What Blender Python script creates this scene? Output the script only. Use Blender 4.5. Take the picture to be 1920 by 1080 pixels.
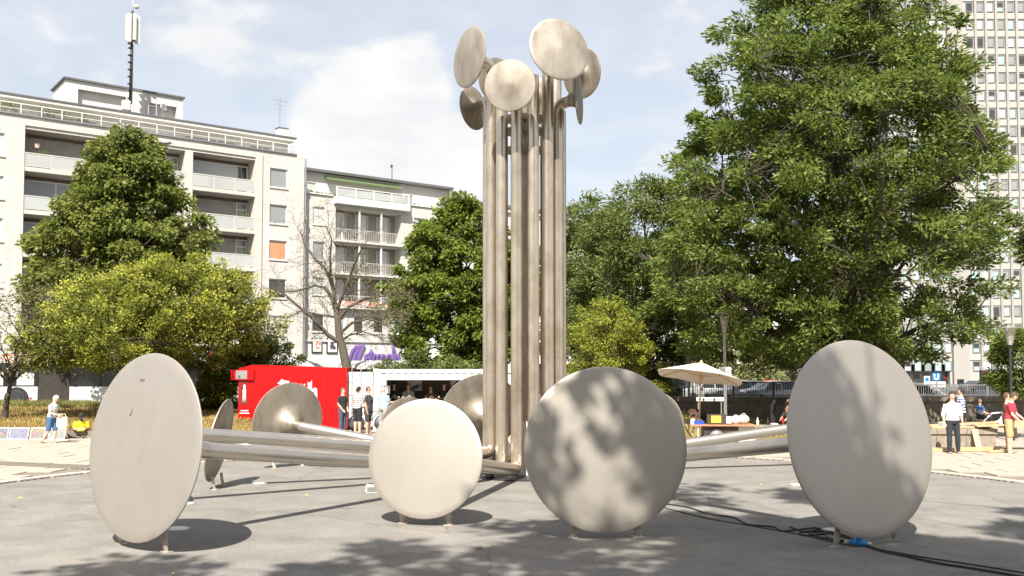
import bpy, math, random
import numpy as np
from mathutils import Vector, Matrix
R = math.radians
rnd = random.Random(7)
for o in list(bpy.data.objects): bpy.data.objects.remove(o)
sc = bpy.context.scene
col = sc.collection

# ------------------------------------------------------------------ camera
F = 1800.0; PITCH = R(2.5); SHIFT = 71.4; CAMZ = 2.5
cd = bpy.data.cameras.new('camera'); cam = bpy.data.objects.new('camera', cd); col.objects.link(cam)
cam.location = (0, 0, CAMZ); cam.rotation_euler = (R(90) + PITCH, 0, 0)
cd.sensor_width = 36; cd.lens = 36 * F / 1920; cd.shift_y = SHIFT / 1920
cd.clip_start = 0.1; cd.clip_end = 3000
sc.camera = cam
sc.render.resolution_x = 1024; sc.render.resolution_y = 576

# ------------------------------------------------------------------ light
SX, SY = 0.12, 0.85                       # ground shift of a shadow per metre of height
SUN = Vector((-SX, -SY, 1)).normalized()
sl = bpy.data.lights.new('sun', 'SUN'); so = bpy.data.objects.new('sun', sl); col.objects.link(so)
sl.energy = 4.4; sl.angle = R(0.5); sl.color = (1.0, 0.945, 0.86)
so.rotation_euler = (-SUN).to_track_quat('-Z', 'Y').to_euler(); so.location = (-5, -20, 40)
w = bpy.data.worlds.new('World'); sc.world = w; w.use_nodes = True
nt = w.node_tree; nt.nodes.clear()
def wn(t, **k):
    n = nt.nodes.new(t)
    for a, b in k.items(): setattr(n, a, b)
    return n
sky = wn('ShaderNodeTexSky', sky_type='NISHITA'); sky.sun_disc = False
sky.sun_elevation = math.asin(SUN.z); sky.sun_rotation = math.atan2(SUN.x, SUN.y) % (2 * math.pi)
sky.air_density = 1.0; sky.dust_density = 2.2; sky.ozone_density = 1.2; sky.altitude = 50
tc = wn('ShaderNodeTexCoord')
def vmath(op, a, b=None):
    n = wn('ShaderNodeVectorMath', operation=op)
    for i, v in enumerate((a, b)):
        if v is None: continue
        if hasattr(v, 'links'): nt.links.new(v, n.inputs[i])
        else: n.inputs[i].default_value = v
    return n
def wmath(op, a, b=0.0, c=0.0, clamp=False):
    n = wn('ShaderNodeMath', operation=op); n.use_clamp = clamp
    for i, v in enumerate((a, b, c)):
        if hasattr(v, 'links'): nt.links.new(v, n.inputs[i])
        else: n.inputs[i].default_value = v
    return n.outputs[0]
dirv = tc.outputs['Generated']
flat = vmath('MULTIPLY', dirv, (1.0, 1.0, 2.1)).outputs[0]
noi = wn('ShaderNodeTexNoise'); noi.inputs['Scale'].default_value = 8.5; noi.inputs['Detail'].default_value = 9; noi.inputs['Roughness'].default_value = 0.56
nt.links.new(flat, noi.inputs['Vector'])
noi2 = wn('ShaderNodeTexNoise'); noi2.inputs['Scale'].default_value = 2.6; noi2.inputs['Detail'].default_value = 4
nt.links.new(flat, noi2.inputs['Vector'])
dens = wmath('ADD', wmath('MULTIPLY', noi.outputs[0], 0.85), wmath('MULTIPLY', noi2.outputs[0], 0.35))
def pdir(px, py):
    u = (px - 960) / F; v = (540 + SHIFT - py) / F
    c, s = math.cos(PITCH), math.sin(PITCH)
    return Vector((u, c - v * s, s + v * c))
for (px, py, rad, amt) in ((700, 215, .085, .24), (830, 315, .075, .24), (620, 250, .06, .16), (770, 170, .05, .12), (880, 300, .05, .12),
                           (330, 120, .07, .13), (130, 140, .06, .16), (440, 25, .09, .13), (1250, 330, .05, .14), (40, 60, .06, .05)):
    d = pdir(px, py).normalized()
    dist = vmath('DISTANCE', dirv, tuple(d)).outputs['Value']
    m = wn('ShaderNodeMapRange'); m.interpolation_type = 'SMOOTHSTEP'
    nt.links.new(dist, m.inputs[0]); m.inputs[1].default_value = rad * 1.25; m.inputs[2].default_value = rad * .35
    m.inputs[3].default_value = 0; m.inputs[4].default_value = amt
    dens = wmath('ADD', dens, m.outputs[0])
cl = wn('ShaderNodeMapRange'); cl.interpolation_type = 'SMOOTHSTEP'
nt.links.new(dens, cl.inputs[0]); cl.inputs[1].default_value = .69; cl.inputs[2].default_value = .86; cl.inputs[3].default_value = .60; cl.inputs[4].default_value = .97
mixc = wn('ShaderNodeMix', data_type='RGBA'); nt.links.new(cl.outputs[0], mixc.inputs[0])
noi3 = wn('ShaderNodeTexNoise'); noi3.inputs['Scale'].default_value = 13; noi3.inputs['Detail'].default_value = 7
nt.links.new(flat, noi3.inputs['Vector'])
ccr = wn('ShaderNodeValToRGB'); nt.links.new(noi3.outputs[0], ccr.inputs[0])
ccr.color_ramp.elements[0].position = .35; ccr.color_ramp.elements[0].color = (.88, .89, .905, 1)
ccr.color_ramp.elements[1].position = .62; ccr.color_ramp.elements[1].color = (1, .985, .97, 1)
ccs = vmath('SCALE', ccr.outputs[0]); ccs.inputs['Scale'].default_value = 5.6
nt.links.new(sky.outputs[0], mixc.inputs[6]); nt.links.new(ccs.outputs[0], mixc.inputs[7])
bg = wn('ShaderNodeBackground'); bg.inputs[1].default_value = 0.069
nt.links.new(mixc.outputs[2], bg.inputs[0])
wo = wn('ShaderNodeOutputWorld'); nt.links.new(bg.outputs[0], wo.inputs[0])
sc.view_settings.view_transform = 'Standard'; sc.view_settings.look = 'None'
sc.view_settings.gamma = 1; sc.view_settings.use_curve_mapping = False
sc.view_settings.exposure = 1.42

# ------------------------------------------------------------------ helpers
def at(px, py, Y):
    d = pdir(px, py); k = Y / d.y
    return Vector((d.x * k, Y, CAMZ + d.z * k))
def gnd(px, py, z=0.0):
    d = pdir(px, py); k = (z - CAMZ) / d.z
    return Vector((d.x * k, d.y * k, z))

M = {}
def mat(name, c, rough=.7, metal=0.0, var=.08, scale=3.0, bump=0.0, bscale=60.0, c2=None, spec=.5, trans=0.0, detail=5, coat=0.0, thr=(.3, .7)):
    m = bpy.data.materials.new(name); m.use_nodes = True
    t = m.node_tree; b = t.nodes['Principled BSDF']
    b.inputs['Roughness'].default_value = rough; b.inputs['Metallic'].default_value = metal
    b.inputs['Specular IOR Level'].default_value = spec; b.inputs['Coat Weight'].default_value = coat
    g = t.nodes.new('ShaderNodeTexCoord')
    n = t.nodes.new('ShaderNodeTexNoise'); n.inputs['Scale'].default_value = scale; n.inputs['Detail'].default_value = detail
    t.links.new(g.outputs['Object'], n.inputs['Vector'])
    r = t.nodes.new('ShaderNodeValToRGB'); t.links.new(n.outputs[0], r.inputs[0])
    a = c2 if c2 else tuple(x * (1 - var) for x in c); bb = c if c2 else tuple(min(1, x * (1 + var)) for x in c)
    r.color_ramp.elements[0].position = thr[0]; r.color_ramp.elements[1].position = thr[1]
    r.color_ramp.elements[0].color = (*a, 1); r.color_ramp.elements[1].color = (*bb, 1)
    t.links.new(r.outputs[0], b.inputs['Base Color'])
    if bump:
        n2 = t.nodes.new('ShaderNodeTexNoise'); n2.inputs['Scale'].default_value = bscale; n2.inputs['Detail'].default_value = 3
        t.links.new(g.outputs['Object'], n2.inputs['Vector'])
        bp = t.nodes.new('ShaderNodeBump'); bp.inputs['Strength'].default_value = bump; bp.inputs['Distance'].default_value = .02
        t.links.new(n2.outputs[0], bp.inputs['Height']); t.links.new(bp.outputs[0], b.inputs['Normal'])
    M[name] = m
    return m
def leafmat(name, a, b_, transl=.35, rough=.55):
    m = bpy.data.materials.new(name); m.use_nodes = True; t = m.node_tree
    p = t.nodes['Principled BSDF']; p.inputs['Roughness'].default_value = rough; p.inputs['Specular IOR Level'].default_value = .35
    g = t.nodes.new('ShaderNodeNewGeometry')
    r = t.nodes.new('ShaderNodeValToRGB'); t.links.new(g.outputs['Random Per Island'], r.inputs[0])
    r.color_ramp.elements[0].color = (*a, 1); r.color_ramp.elements[1].color = (*b_, 1)
    n = t.nodes.new('ShaderNodeTexNoise'); n.inputs['Scale'].default_value = .45; n.inputs['Detail'].default_value = 3
    t.links.new(g.outputs['Position'], n.inputs['Vector'])
    mr = t.nodes.new('ShaderNodeMapRange'); t.links.new(n.outputs[0], mr.inputs[0]); mr.inputs[1].default_value = .3; mr.inputs[2].default_value = .7; mr.inputs[3].default_value = .8; mr.inputs[4].default_value = 1.2
    mul = t.nodes.new('ShaderNodeVectorMath'); mul.operation = 'SCALE'
    t.links.new(r.outputs[0], mul.inputs[0]); t.links.new(mr.outputs[0], mul.inputs['Scale'])
    t.links.new(mul.outputs[0], p.inputs['Base Color'])
    tr = t.nodes.new('ShaderNodeBsdfTranslucent'); t.links.new(mul.outputs[0], tr.inputs[0])
    ms = t.nodes.new('ShaderNodeMixShader'); ms.inputs[0].default_value = transl
    t.links.new(p.outputs[0], ms.inputs[1]); t.links.new(tr.outputs[0], ms.inputs[2])
    t.links.new(ms.outputs[0], t.nodes['Material Output'].inputs[0])
    M[name] = m
    return m

def tag(o, label=None, cat=None, group=None, kind=None):
    if label: o['label'] = label
    if cat: o['category'] = cat
    if group: o['group'] = group
    if kind: o['kind'] = kind
    return o
def empty(name, loc, rz=0.0, label=None, cat=None, group=None):
    o = bpy.data.objects.new(name, None); col.objects.link(o)
    o.location = loc; o.rotation_euler = (0, 0, rz); o.empty_display_size = .2
    return tag(o, label, cat, group)

class MB:
    def __init__(s): s.v = []; s.f = []; s.m = []; s.mi = 0
    def add(s, vs, fs):
        n = len(s.v); s.v.extend(tuple(x) for x in vs)
        for f in fs: s.f.append(tuple(i + n for i in f)); s.m.append(s.mi)
        return s
    def quad(s, a, b, c, d): return s.add((a, b, c, d), ((0, 1, 2, 3),))
    def box(s, x0, x1, y0, y1, z0, z1, mtx=None):
        vs = [Vector((x, y, z)) for z in (z0, z1) for y in (y0, y1) for x in (x0, x1)]
        if mtx: vs = [mtx @ v for v in vs]
        return s.add(vs, ((0, 2, 3, 1), (4, 5, 7, 6), (0, 1, 5, 4), (2, 6, 7, 3), (0, 4, 6, 2), (1, 3, 7, 5)))
    def tube(s, pts, rad, n=10, cap=True):
        pts = [Vector(p) for p in pts]; k = len(pts)
        if not hasattr(rad, '__len__'): rad = [rad] * k
        tang = []
        for i in range(k):
            a = pts[max(0, i - 1)]; b = pts[min(k - 1, i + 1)]; d = (b - a)
            if 0 < i < k - 1: d = (pts[i] - a).normalized() + (b - pts[i]).normalized()
            tang.append(d.normalized() if d.length > 1e-9 else Vector((0, 0, 1)))
        t0 = tang[0]; u = t0.orthogonal().normalized()
        rings = []
        for i in range(k):
            if i:
                q = tang[i - 1].rotation_difference(tang[i]); u = q @ u
            u = (u - tang[i] * u.dot(tang[i])).normalized(); v = tang[i].cross(u)
            sc_ = 1.0
            rings.append([pts[i] + (u * math.cos(2 * math.pi * j / n) + v * math.sin(2 * math.pi * j / n)) * rad[i] for j in range(n)])
        vs = [p for r in rings for p in r]; fs = []
        for i in range(k - 1):
            for j in range(n):
                fs.append((i * n + j, i * n + (j + 1) % n, (i + 1) * n + (j + 1) % n, (i + 1) * n + j))
        if cap: fs.append(tuple(reversed(range(n)))); fs.append(tuple((k - 1) * n + j for j in range(n)))
        return s.add(vs, fs)
    def loft(s, pts, radii, side=(1, 0, 0), n=14):
        pts = [Vector(p) for p in pts]; k = len(pts); side = Vector(side); vs = []; fs = []
        for i in range(k):
            t = (pts[min(k - 1, i + 1)] - pts[max(0, i - 1)])
            t = t.normalized() if t.length > 1e-9 else Vector((0, 0, 1))
            u = (side - t * side.dot(t))
            u = u.normalized() if u.length > 1e-3 else t.orthogonal().normalized()
            v = t.cross(u); rx, ry = radii[i] if hasattr(radii[i], '__len__') else (radii[i], radii[i])
            vs += [pts[i] + u * rx * math.cos(2 * math.pi * j / n) + v * ry * math.sin(2 * math.pi * j / n) for j in range(n)]
        for i in range(k - 1):
            for j in range(n): fs.append((i * n + j, i * n + (j + 1) % n, (i + 1) * n + (j + 1) % n, (i + 1) * n + j))
        fs.append(tuple(reversed(range(n)))); fs.append(tuple((k - 1) * n + j for j in range(n)))
        return s.add(vs, fs)
    def lathe(s, prof, mtx=None, n=48):
        vs = []; fs = []; k = len(prof)
        for r, z in prof:
            for j in range(n):
                a = 2 * math.pi * j / n; p = Vector((r * math.cos(a), r * math.sin(a), z)); vs.append(mtx @ p if mtx else p)
        for i in range(k - 1):
            for j in range(n): fs.append((i * n + j, i * n + (j + 1) % n, (i + 1) * n + (j + 1) % n, (i + 1) * n + j))
        if prof[0][0] > 1e-6: fs.append(tuple(reversed(range(n))))
        if prof[-1][0] > 1e-6: fs.append(tuple((k - 1) * n + j for j in range(n)))
        return s.add(vs, fs)
    def ell(s, c, r, n=12, k=8, mtx=None):
        c = Vector(c); vs = []; fs = []
        for i in range(k + 1):
            ph = math.pi * i / k
            for j in range(n):
                th = 2 * math.pi * j / n
                p = Vector((r[0] * math.sin(ph) * math.cos(th), r[1] * math.sin(ph) * math.sin(th), r[2] * math.cos(ph)))
                vs.append(c + (mtx @ p if mtx else p))
        for i in range(k):
            for j in range(n): fs.append((i * n + j, (i + 1) * n + j, (i + 1) * n + (j + 1) % n, i * n + (j + 1) % n))
        return s.add(vs, fs)
    def prism(s, poly, d0, d1, axis='y', mtx=None):
        """extrude an outline (a,b) from d0 to d1 along an axis"""
        n = len(poly); vs = []
        for d in (d0, d1):
            for a, b in poly:
                p = Vector((a, d, b)) if axis == 'y' else (Vector((d, a, b)) if axis == 'x' else Vector((a, b, d)))
                vs.append(mtx @ p if mtx else p)
        fs = [tuple(range(n)), tuple(reversed(range(n, 2 * n)))] + [(i, i + n, (i + 1) % n + n, (i + 1) % n) for i in range(n)]
        return s.add(vs, fs)
    def mesh(s, name, mats):
        me = bpy.data.meshes.new(name); me.from_pydata(s.v, [], s.f)
        for m in (mats if isinstance(mats, (list, tuple)) else [mats]): me.materials.append(M[m] if isinstance(m, str) else m)
        if any(s.m): me.polygons.foreach_set('material_index', s.m)
        return me
    def build(s, name, mats, parent=None, smooth=False, loc=None, rot=None, angle=None):
        me = s.mesh(name, mats)
        if smooth:
            me.polygons.foreach_set('use_smooth', [True] * len(me.polygons))
            if angle: me.set_sharp_from_angle(angle=R(angle))
        me.update()
        o = bpy.data.objects.new(name, me); col.objects.link(o)
        if parent: o.parent = parent
        if loc is not None: o.location = loc
        if rot is not None: o.rotation_euler = rot
        return o
def inst(name, me, parent=None, loc=(0, 0, 0), rot=(0, 0, 0), scale=None):
    o = bpy.data.objects.new(name, me); col.objects.link(o); o.parent = parent; o.location = loc; o.rotation_euler = rot
    if scale: o.scale = scale
    return o
def struct(o): o['kind'] = 'structure'; return o
def copy_tree(o, parent=None):
    c = o.copy(); col.objects.link(c); c.parent = parent
    for ch in [x for x in o.children]: copy_tree(ch, c)
    return c
def align(n):                     # matrix whose z axis is n
    return Vector(n).to_track_quat('Z', 'Y').to_matrix().to_4x4()
def rounded(pts, rad, seg=6):
    """polyline with rounded corners; rad per inner point"""
    pts = [Vector(p) for p in pts]; out = [pts[0]]
    for i in range(1, len(pts) - 1):
        a, b, c = pts[i - 1], pts[i], pts[i + 1]; r = rad[i - 1]
        d1 = (a - b); d2 = (c - b); r = min(r, d1.length * .49, d2.length * .49)
        p1 = b + d1.normalized() * r; p2 = b + d2.normalized() * r
        for j in range(seg + 1):
            t = j / seg; out.append(p1.lerp(b, t).lerp(b.lerp(p2, t), t))
    out.append(pts[-1]); return out
def text_mesh(txt, size=1.0, extrude=.02, shear=0.0, offset=0.0):
    cu = bpy.data.curves.new('lettering', 'FONT'); cu.body = txt; cu.size = size; cu.extrude = extrude; cu.shear = shear; cu.offset = offset; cu.resolution_u = 3
    o = bpy.data.objects.new('lettering', cu); col.objects.link(o)
    me = bpy.data.meshes.new_from_object(o.evaluated_get(bpy.context.evaluated_depsgraph_get()))
    bpy.data.objects.remove(o); return me
def letters(txt, parent, m, origin, size, extrude=.02, rz=0.0, shear=0.0, offset=0.0, name='lettering', tilt=R(90), ry=0.0):
    me = text_mesh(txt, size, extrude, shear, offset); me.materials.clear(); me.materials.append(M[m])
    return inst(name, me, parent, origin, (tilt, ry, rz))
# ------------------------------------------------------------------ materials
def asphalt_mat():
    m = mat('asphalt', (.185, .174, .157), .9, var=.14, scale=1.3)
    t = m.node_tree; b = t.nodes['Principled BSDF']; b.inputs['Specular IOR Level'].default_value = .3
    g = t.nodes.new('ShaderNodeTexCoord')
    base = b.inputs['Base Color'].links[0].from_socket
    n = t.nodes.new('ShaderNodeTexNoise'); n.inputs['Scale'].default_value = 95; n.inputs['Detail'].default_value = 3
    t.links.new(g.outputs['Object'], n.inputs['Vector'])
    r = t.nodes.new('ShaderNodeMapRange'); t.links.new(n.outputs[0], r.inputs[0]); r.inputs[1].default_value = .3; r.inputs[2].default_value = .72; r.inputs[3].default_value = .62; r.inputs[4].default_value = 1.4
    # dark stains with a shape of their own, and a few hairline cracks
    n3 = t.nodes.new('ShaderNodeTexNoise'); n3.inputs['Scale'].default_value = .8; n3.inputs['Detail'].default_value = 8; n3.inputs['Roughness'].default_value = .65
    t.links.new(g.outputs['Object'], n3.inputs['Vector'])
    r3 = t.nodes.new('ShaderNodeMapRange'); t.links.new(n3.outputs[0], r3.inputs[0]); r3.inputs[1].default_value = .52; r3.inputs[2].default_value = .72; r3.inputs[3].default_value = 1; r3.inputs[4].default_value = .78
    vo = t.nodes.new('ShaderNodeTexVoronoi'); vo.feature = 'DISTANCE_TO_EDGE'; vo.inputs['Scale'].default_value = .28
    dn = t.nodes.new('ShaderNodeTexNoise'); dn.inputs['Scale'].default_value = 2.2; dn.inputs['Detail'].default_value = 6
    t.links.new(g.outputs['Object'], dn.inputs['Vector'])
    mx = t.nodes.new('ShaderNodeMix'); mx.data_type = 'VECTOR'; mx.inputs[0].default_value = .22
    t.links.new(g.outputs['Object'], mx.inputs[4]); t.links.new(dn.outputs['Color'], mx.inputs[5]); t.links.new(mx.outputs[1], vo.inputs['Vector'])
    r4 = t.nodes.new('ShaderNodeMapRange'); t.links.new(vo.outputs['Distance'], r4.inputs[0]); r4.inputs[1].default_value = .0015; r4.inputs[2].default_value = .0045; r4.inputs[3].default_value = .72; r4.inputs[4].default_value = 1
    prev = base
    ng = t.nodes.new('ShaderNodeTexNoise'); ng.inputs['Scale'].default_value = 26; ng.inputs['Detail'].default_value = 6; ng.inputs['Roughness'].default_value = .8
    t.links.new(g.outputs['Object'], ng.inputs['Vector'])
    r5_ = t.nodes.new('ShaderNodeMapRange'); t.links.new(ng.outputs[0], r5_.inputs[0]); r5_.inputs[1].default_value = .32; r5_.inputs[2].default_value = .68; r5_.inputs[3].default_value = .80; r5_.inputs[4].default_value = 1.18
    for s in (r, r3, r4, r5_):
        v = t.nodes.new('ShaderNodeVectorMath'); v.operation = 'SCALE'; t.links.new(prev, v.inputs[0]); t.links.new(s.outputs[0], v.inputs['Scale']); prev = v.outputs[0]
    t.links.new(prev, b.inputs['Base Color'])
    bp = t.nodes.new('ShaderNodeBump'); bp.inputs['Strength'].default_value = .5; bp.inputs['Distance'].default_value = .01
    t.links.new(n.outputs[0], bp.inputs['Height']); t.links.new(bp.outputs[0], b.inputs['Normal'])
asphalt_mat()
mat('slab', (.315, .275, .225), .85, var=.10, scale=2.5, bump=.15, bscale=40)
mat('slab_dark', (.15, .13, .105), .85, var=.12, scale=3, bump=.2)
mat('slab_joint', (.17, .145, .115), .95, var=.15, scale=4)
mat('kerb', (.37, .335, .29), .85, var=.12, scale=5, bump=.2)
mat('grate', (.16, .085, .05), .7, metal=.4, var=.3, scale=8)
mat('dry_grass', (.24, .165, .06), .95, var=.3, scale=1.2, c2=(.13, .115, .03), thr=(.38, .62))
mat('street', (.10, .098, .095), .9, var=.1, scale=1)
mat('terrain', (.16, .15, .12), .95, var=.15, scale=.2)
mat('concrete', (.24, .205, .16), .9, var=.2, scale=6, bump=.5, bscale=30)
mat('concrete_dark', (.17, .142, .108), .9, var=.25, scale=2.5, bump=.3, bscale=20)
mat('white_paint', (.62, .61, .585), .45, var=.04, scale=4)
mat('offwhite', (.50, .48, .435), .55, var=.06, scale=2)
mat('black', (.012, .012, .013), .6, var=.1)
mat('rubber', (.02, .02, .021), .75, var=.2, scale=20)
mat('dark_metal', (.05, .05, .052), .5, metal=.6, var=.1)
mat('grey_metal', (.30, .30, .30), .45, metal=.6, var=.1, scale=8)
mat('alu', (.62, .62, .62), .35, metal=.8, var=.06, scale=8)

# ------------------------------------------------------------------ ground
BC = Vector((0, 17.0, 0)); BR = 11.6; ST = .35
g = MB()
ny = [(-400, -.03), (45.6, -.03), (46.2, -.03), (1500, -.03)]
g.quad((-900, -400, -.06), (900, -400, -.06), (900, 45.4, -.06), (-900, 45.4, -.06))
struct(g.build('ground', 'terrain'))
# the higher street level behind the plaza, falling slightly away
s = MB(); ys = [46.5, 60, 100, 185, 700, 1500]; zs = [ST, ST, -.05, -1.0, -1.4, -1.4]
for i in range(5): s.quad((-900, ys[i], zs[i]), (900, ys[i], zs[i]), (900, ys[i + 1], zs[i + 1]), (-900, ys[i + 1], zs[i + 1]))
s.quad((-900, 45.4, -.06), (900, 45.4, -.06), (900, 46.5, ST), (-900, 46.5, ST))
struct(s.build('street', 'street'))
mm = MB()
for i in range(30):
    x = -60 + i * 4; mm.box(x, x + 2, 60.2, 60.34, ST + .004, ST + .008)
o = mm.build('lane_marking', 'white_paint'); struct(o)

# asphalt of the fountain basin: one finely meshed sheet
a = MB(); N = 96
a.add([(BC.x, BC.y, .004)] + [(BC.x + BR * math.cos(2 * math.pi * i / N), BC.y + BR * math.sin(2 * math.pi * i / N), .004) for i in range(N)],
      [(0, i + 1, (i + 1) % N + 1) for i in range(N)])
# the asphalt carries on towards and past the camera
struct(a.build('basin_asphalt', 'asphalt'))
a2 = MB(); a2.quad((-40, -60, -.002), (40, -60, -.002), (40, 17, -.002), (-40, 17, -.002)); struct(a2.build('plaza_asphalt', 'asphalt'))

# kerb ring with a rusty grate outside the asphalt, back half of the circle
kerb = empty('kerb_ring', (BC.x, BC.y, 0)); struct(kerb)
K = 84
for i in range(K):
    a0 = 2 * math.pi * i / K; a1 = 2 * math.pi * (i + 1) / K - .006
    if math.sin(a0) < -.05: continue
    b = MB(); z1 = .028 + rnd.uniform(-.004, .004)
    p = lambda r_, an, z: (r_ * math.cos(an), r_ * math.sin(an), z)
    b.add([p(BR + .12, a0, -.03), p(BR + .42, a0, -.03), p(BR + .42, a1, -.03), p(BR + .12, a1, -.03),
           p(BR + .12, a0, z1), p(BR + .42, a0, z1), p(BR + .42, a1, z1), p(BR + .12, a1, z1)],
          [(4, 5, 6, 7), (0, 4, 7, 3), (1, 2, 6, 5), (0, 1, 5, 4), (3, 7, 6, 2)])
    b.build('kerb_stone', 'kerb', kerb)
gr = MB()
for i in range(420):
    a0 = 2 * math.pi * i / 420
    if math.sin(a0) < -.05 or (i // 12) % 3 == 1: continue
    a1 = a0 + .009
    gr.quad((( BR) * math.cos(a0), BR * math.sin(a0), .012), ((BR + .115) * math.cos(a0), (BR + .115) * math.sin(a0), .012), ((BR + .115) * math.cos(a1), (BR + .115) * math.sin(a1), .012), (BR * math.cos(a1), BR * math.sin(a1), .012))
o = gr.build('drain_grate', 'grate', kerb); o['kind'] = 'stuff'

# plaza paving: bed plus separate slabs
pv = MB(); N = 64
ring = [(BC.x + (BR + .44) * math.cos(math.pi * i / N), BC.y + (BR + .44) * math.sin(math.pi * i / N)) for i in range(N + 1)]
for i in range(N):
    (x0, y0), (x1, y1) = ring[i], ring[i + 1]
    f = lambda x, y: (BC.x + (x - BC.x) * 5, BC.y + (y - BC.y) * 2.45)
    (X0, Y0), (X1, Y1) = f(x0, y0), f(x1, y1)
    pv.quad((x0, y0, .0), (X0, Y0, .0), (X1, Y1, .0), (x1, y1, .0))
paving = struct(pv.build('plaza_paving', 'slab_joint'))
SW, SH = 1.2, .75
slabs = []
ang = R(-4); ca, sa = math.cos(ang), math.sin(ang)
for j in range(-6, 44):
    for i in range(-34, 30):
        lx = i * SW + (SW / 2 if j % 2 else 0); ly = 16 + j * SH
        x = lx * ca - ly * sa - 1.8; y = lx * sa + ly * ca
        if y < 17.2 or y > 44.5 or math.hypot(x - BC.x, y - BC.y) < BR + .95: continue
        px = 960 + F * x / y
        if px < -150 or px > 2080: continue
        vis = (px < 180 and y < 34) or (1730 < px and y < 31) or (360 < px < 700 and y < 37) or (1270 < px < 1500 and y < 32)
        slabs.append((0 if vis else 1, y, x))
slabs.sort()
base = []
for k in range(4):
    b = MB(); d = .012; h = .016 + .003 * k
    b.box(-SW / 2 + d, SW / 2 - d, -SH / 2 + d, SH / 2 - d, 0, h); 
    base.append(b.mesh('slab', 'slab_dark' if k == 9 else 'slab'))
bd = MB(); bd.box(-SW / 2 + .012, SW / 2 - .012, -SH / 2 + .012, SH / 2 - .012, 0, .018); dark = bd.mesh('slab_dark', 'slab_dark')
rest = MB(); rest_d = MB(); rot = Matrix.Rotation(ang, 4, 'Z')
A_, B_ = gnd(-40, 869), gnd(190, 879)
def isdark(x, y):                     # a band of darker slabs running through the pale ones
    t = (x - A_.x) / (B_.x - A_.x)
    return x < -8.4 and abs(y - (A_.y + (B_.y - A_.y) * t)) < .46
for k, (v, y, x) in enumerate(slabs):
    me = rnd.choice(base)
    if k < 300: inst('slab', me, paving, (x, y, .001), (rnd.uniform(-.002, .002), rnd.uniform(-.002, .002), ang))
    else:
        (rest_d if me == dark else rest).box(-SW / 2 + .012, SW / 2 - .012, -SH / 2 + .012, SH / 2 - .012, .001, .018 + rnd.uniform(0, .008), Matrix.Translation((x, y, 0)) @ rot)
nd = 24; dv = (B_ - A_) / (nd - 1.0); da = math.atan2(dv.y, dv.x)
for i in range(-1, nd):
    c_ = A_ + dv * i
    if math.hypot(c_.x - BC.x, c_.y - BC.y) < BR + .8: continue
    b = MB(); l_ = dv.length / 2 - .012; b.box(-l_, l_, -.36, .36, .0, .036 + rnd.uniform(0, .004)); b.build('dark_slab', 'slab_dark', paving, loc=(c_.x, c_.y, .001), rot=(0, 0, da))
if rest.v: tag(rest.build('slab_field', 'slab', paving), kind='stuff')
if rest_d.v: tag(rest_d.build('slab_field', 'slab_dark', paving), kind='stuff')

# left lawn bank with a low edging
lw = MB(); n = 40
X0, X1 = -40.0, -8.5
def bankz(x, y):
    t = min(1, max(0, (y - 34.2) / 11.5)); side = min(1, max(0, (-8.5 - x) / 2.0))
    return (.26 + .52 * t ** .8 + .05 * math.sin(x * .7 + y * .4) * (t * (1 - t) * 4)) * (.15 + .85 * side)
for i in range(n):
    for j in range(12):
        xs = [X0 + (X1 - X0) * (i + d) / n for d in (0, 1)]; yy = [34.2 + 12.6 * (j + d) / 12 for d in (0, 1)]
        lw.quad((xs[0], yy[0], bankz(xs[0], yy[0])), (xs[1], yy[0], bankz(xs[1], yy[0])), (xs[1], yy[1], bankz(xs[1], yy[1])), (xs[0], yy[1], bankz(xs[0], yy[1])))
struct(lw.build('grass_bank', 'dry_grass', smooth=True))
ed = empty('edging_wall', (-24, 34.1, 0), 0, 'low brown concrete edging along the foot of the dry grass bank', 'kerb')
for i in range(26):
    x = -15 + i * 1.2
    b = MB(); b.box(x, x + 1.185, -.1, .1, 0, .27 + rnd.uniform(-.01, .01)); b.build('edging_block', 'concrete_dark', ed)

# grass blades: uncountable
def blades(name, label, pts, h, m, seed, width=.02):
    r_ = np.random.default_rng(seed); P = np.array(pts); n = len(P)
    an = r_.uniform(0, 6.283, n); hh = h * r_.uniform(.5, 1.3, n); ln = r_.normal(0, .35, (n, 2)) * hh[:, None]
    sd = np.stack([np.cos(an), np.sin(an), 0 * an], 1) * width
    tip = P + np.concatenate([ln, hh[:, None]], 1)
    V = np.stack([P - sd, P + sd, tip], 1).reshape(-1, 3)
    me = fastmesh(name, V, 3, m); o = bpy.data.objects.new(name, me); col.objects.link(o)
    return tag(o, label, 'grass', kind='stuff')
def fastmesh(name, V, k, m):
    me = bpy.data.meshes.new(name); n = len(V); p = n // k
    me.vertices.add(n); me.vertices.foreach_set('co', np.ascontiguousarray(V, dtype=np.float32).ravel())
    me.loops.add(n); me.loops.foreach_set('vertex_index', np.arange(n, dtype=np.int32))
    me.polygons.add(p); me.polygons.foreach_set('loop_start', np.arange(0, n, k, dtype=np.int32))
    me.update(calc_edges=True)
    for x in (m if isinstance(m, (list, tuple)) else [m]): me.materials.append(M[x])
    return me
leafmat('grass_blade', (.20, .15, .045), (.40, .28, .10), .2)
leafmat('grass_green', (.10, .12, .03), (.24, .22, .07), .2)
pts = []
for i in range(32000):
    x = rnd.uniform(-26, -9); y = 34.25 + 11.8 * rnd.random() ** 1.2; pts.append((x, y, bankz(x, y)))
blades('grass', 'dry yellow grass on the bank in front of the bus', pts, .09, 'grass_blade', 1)
pts = []
for i in range(9000):
    x = rnd.uniform(-28, -20) if rnd.random() < .5 else rnd.uniform(-26, -9); y = rnd.uniform(43.5, 46.5); pts.append((x, y, bankz(x, y)))
blades('grass', 'taller greenish grass along the top of the left bank', pts, .22, 'grass_green', 2)

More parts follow.
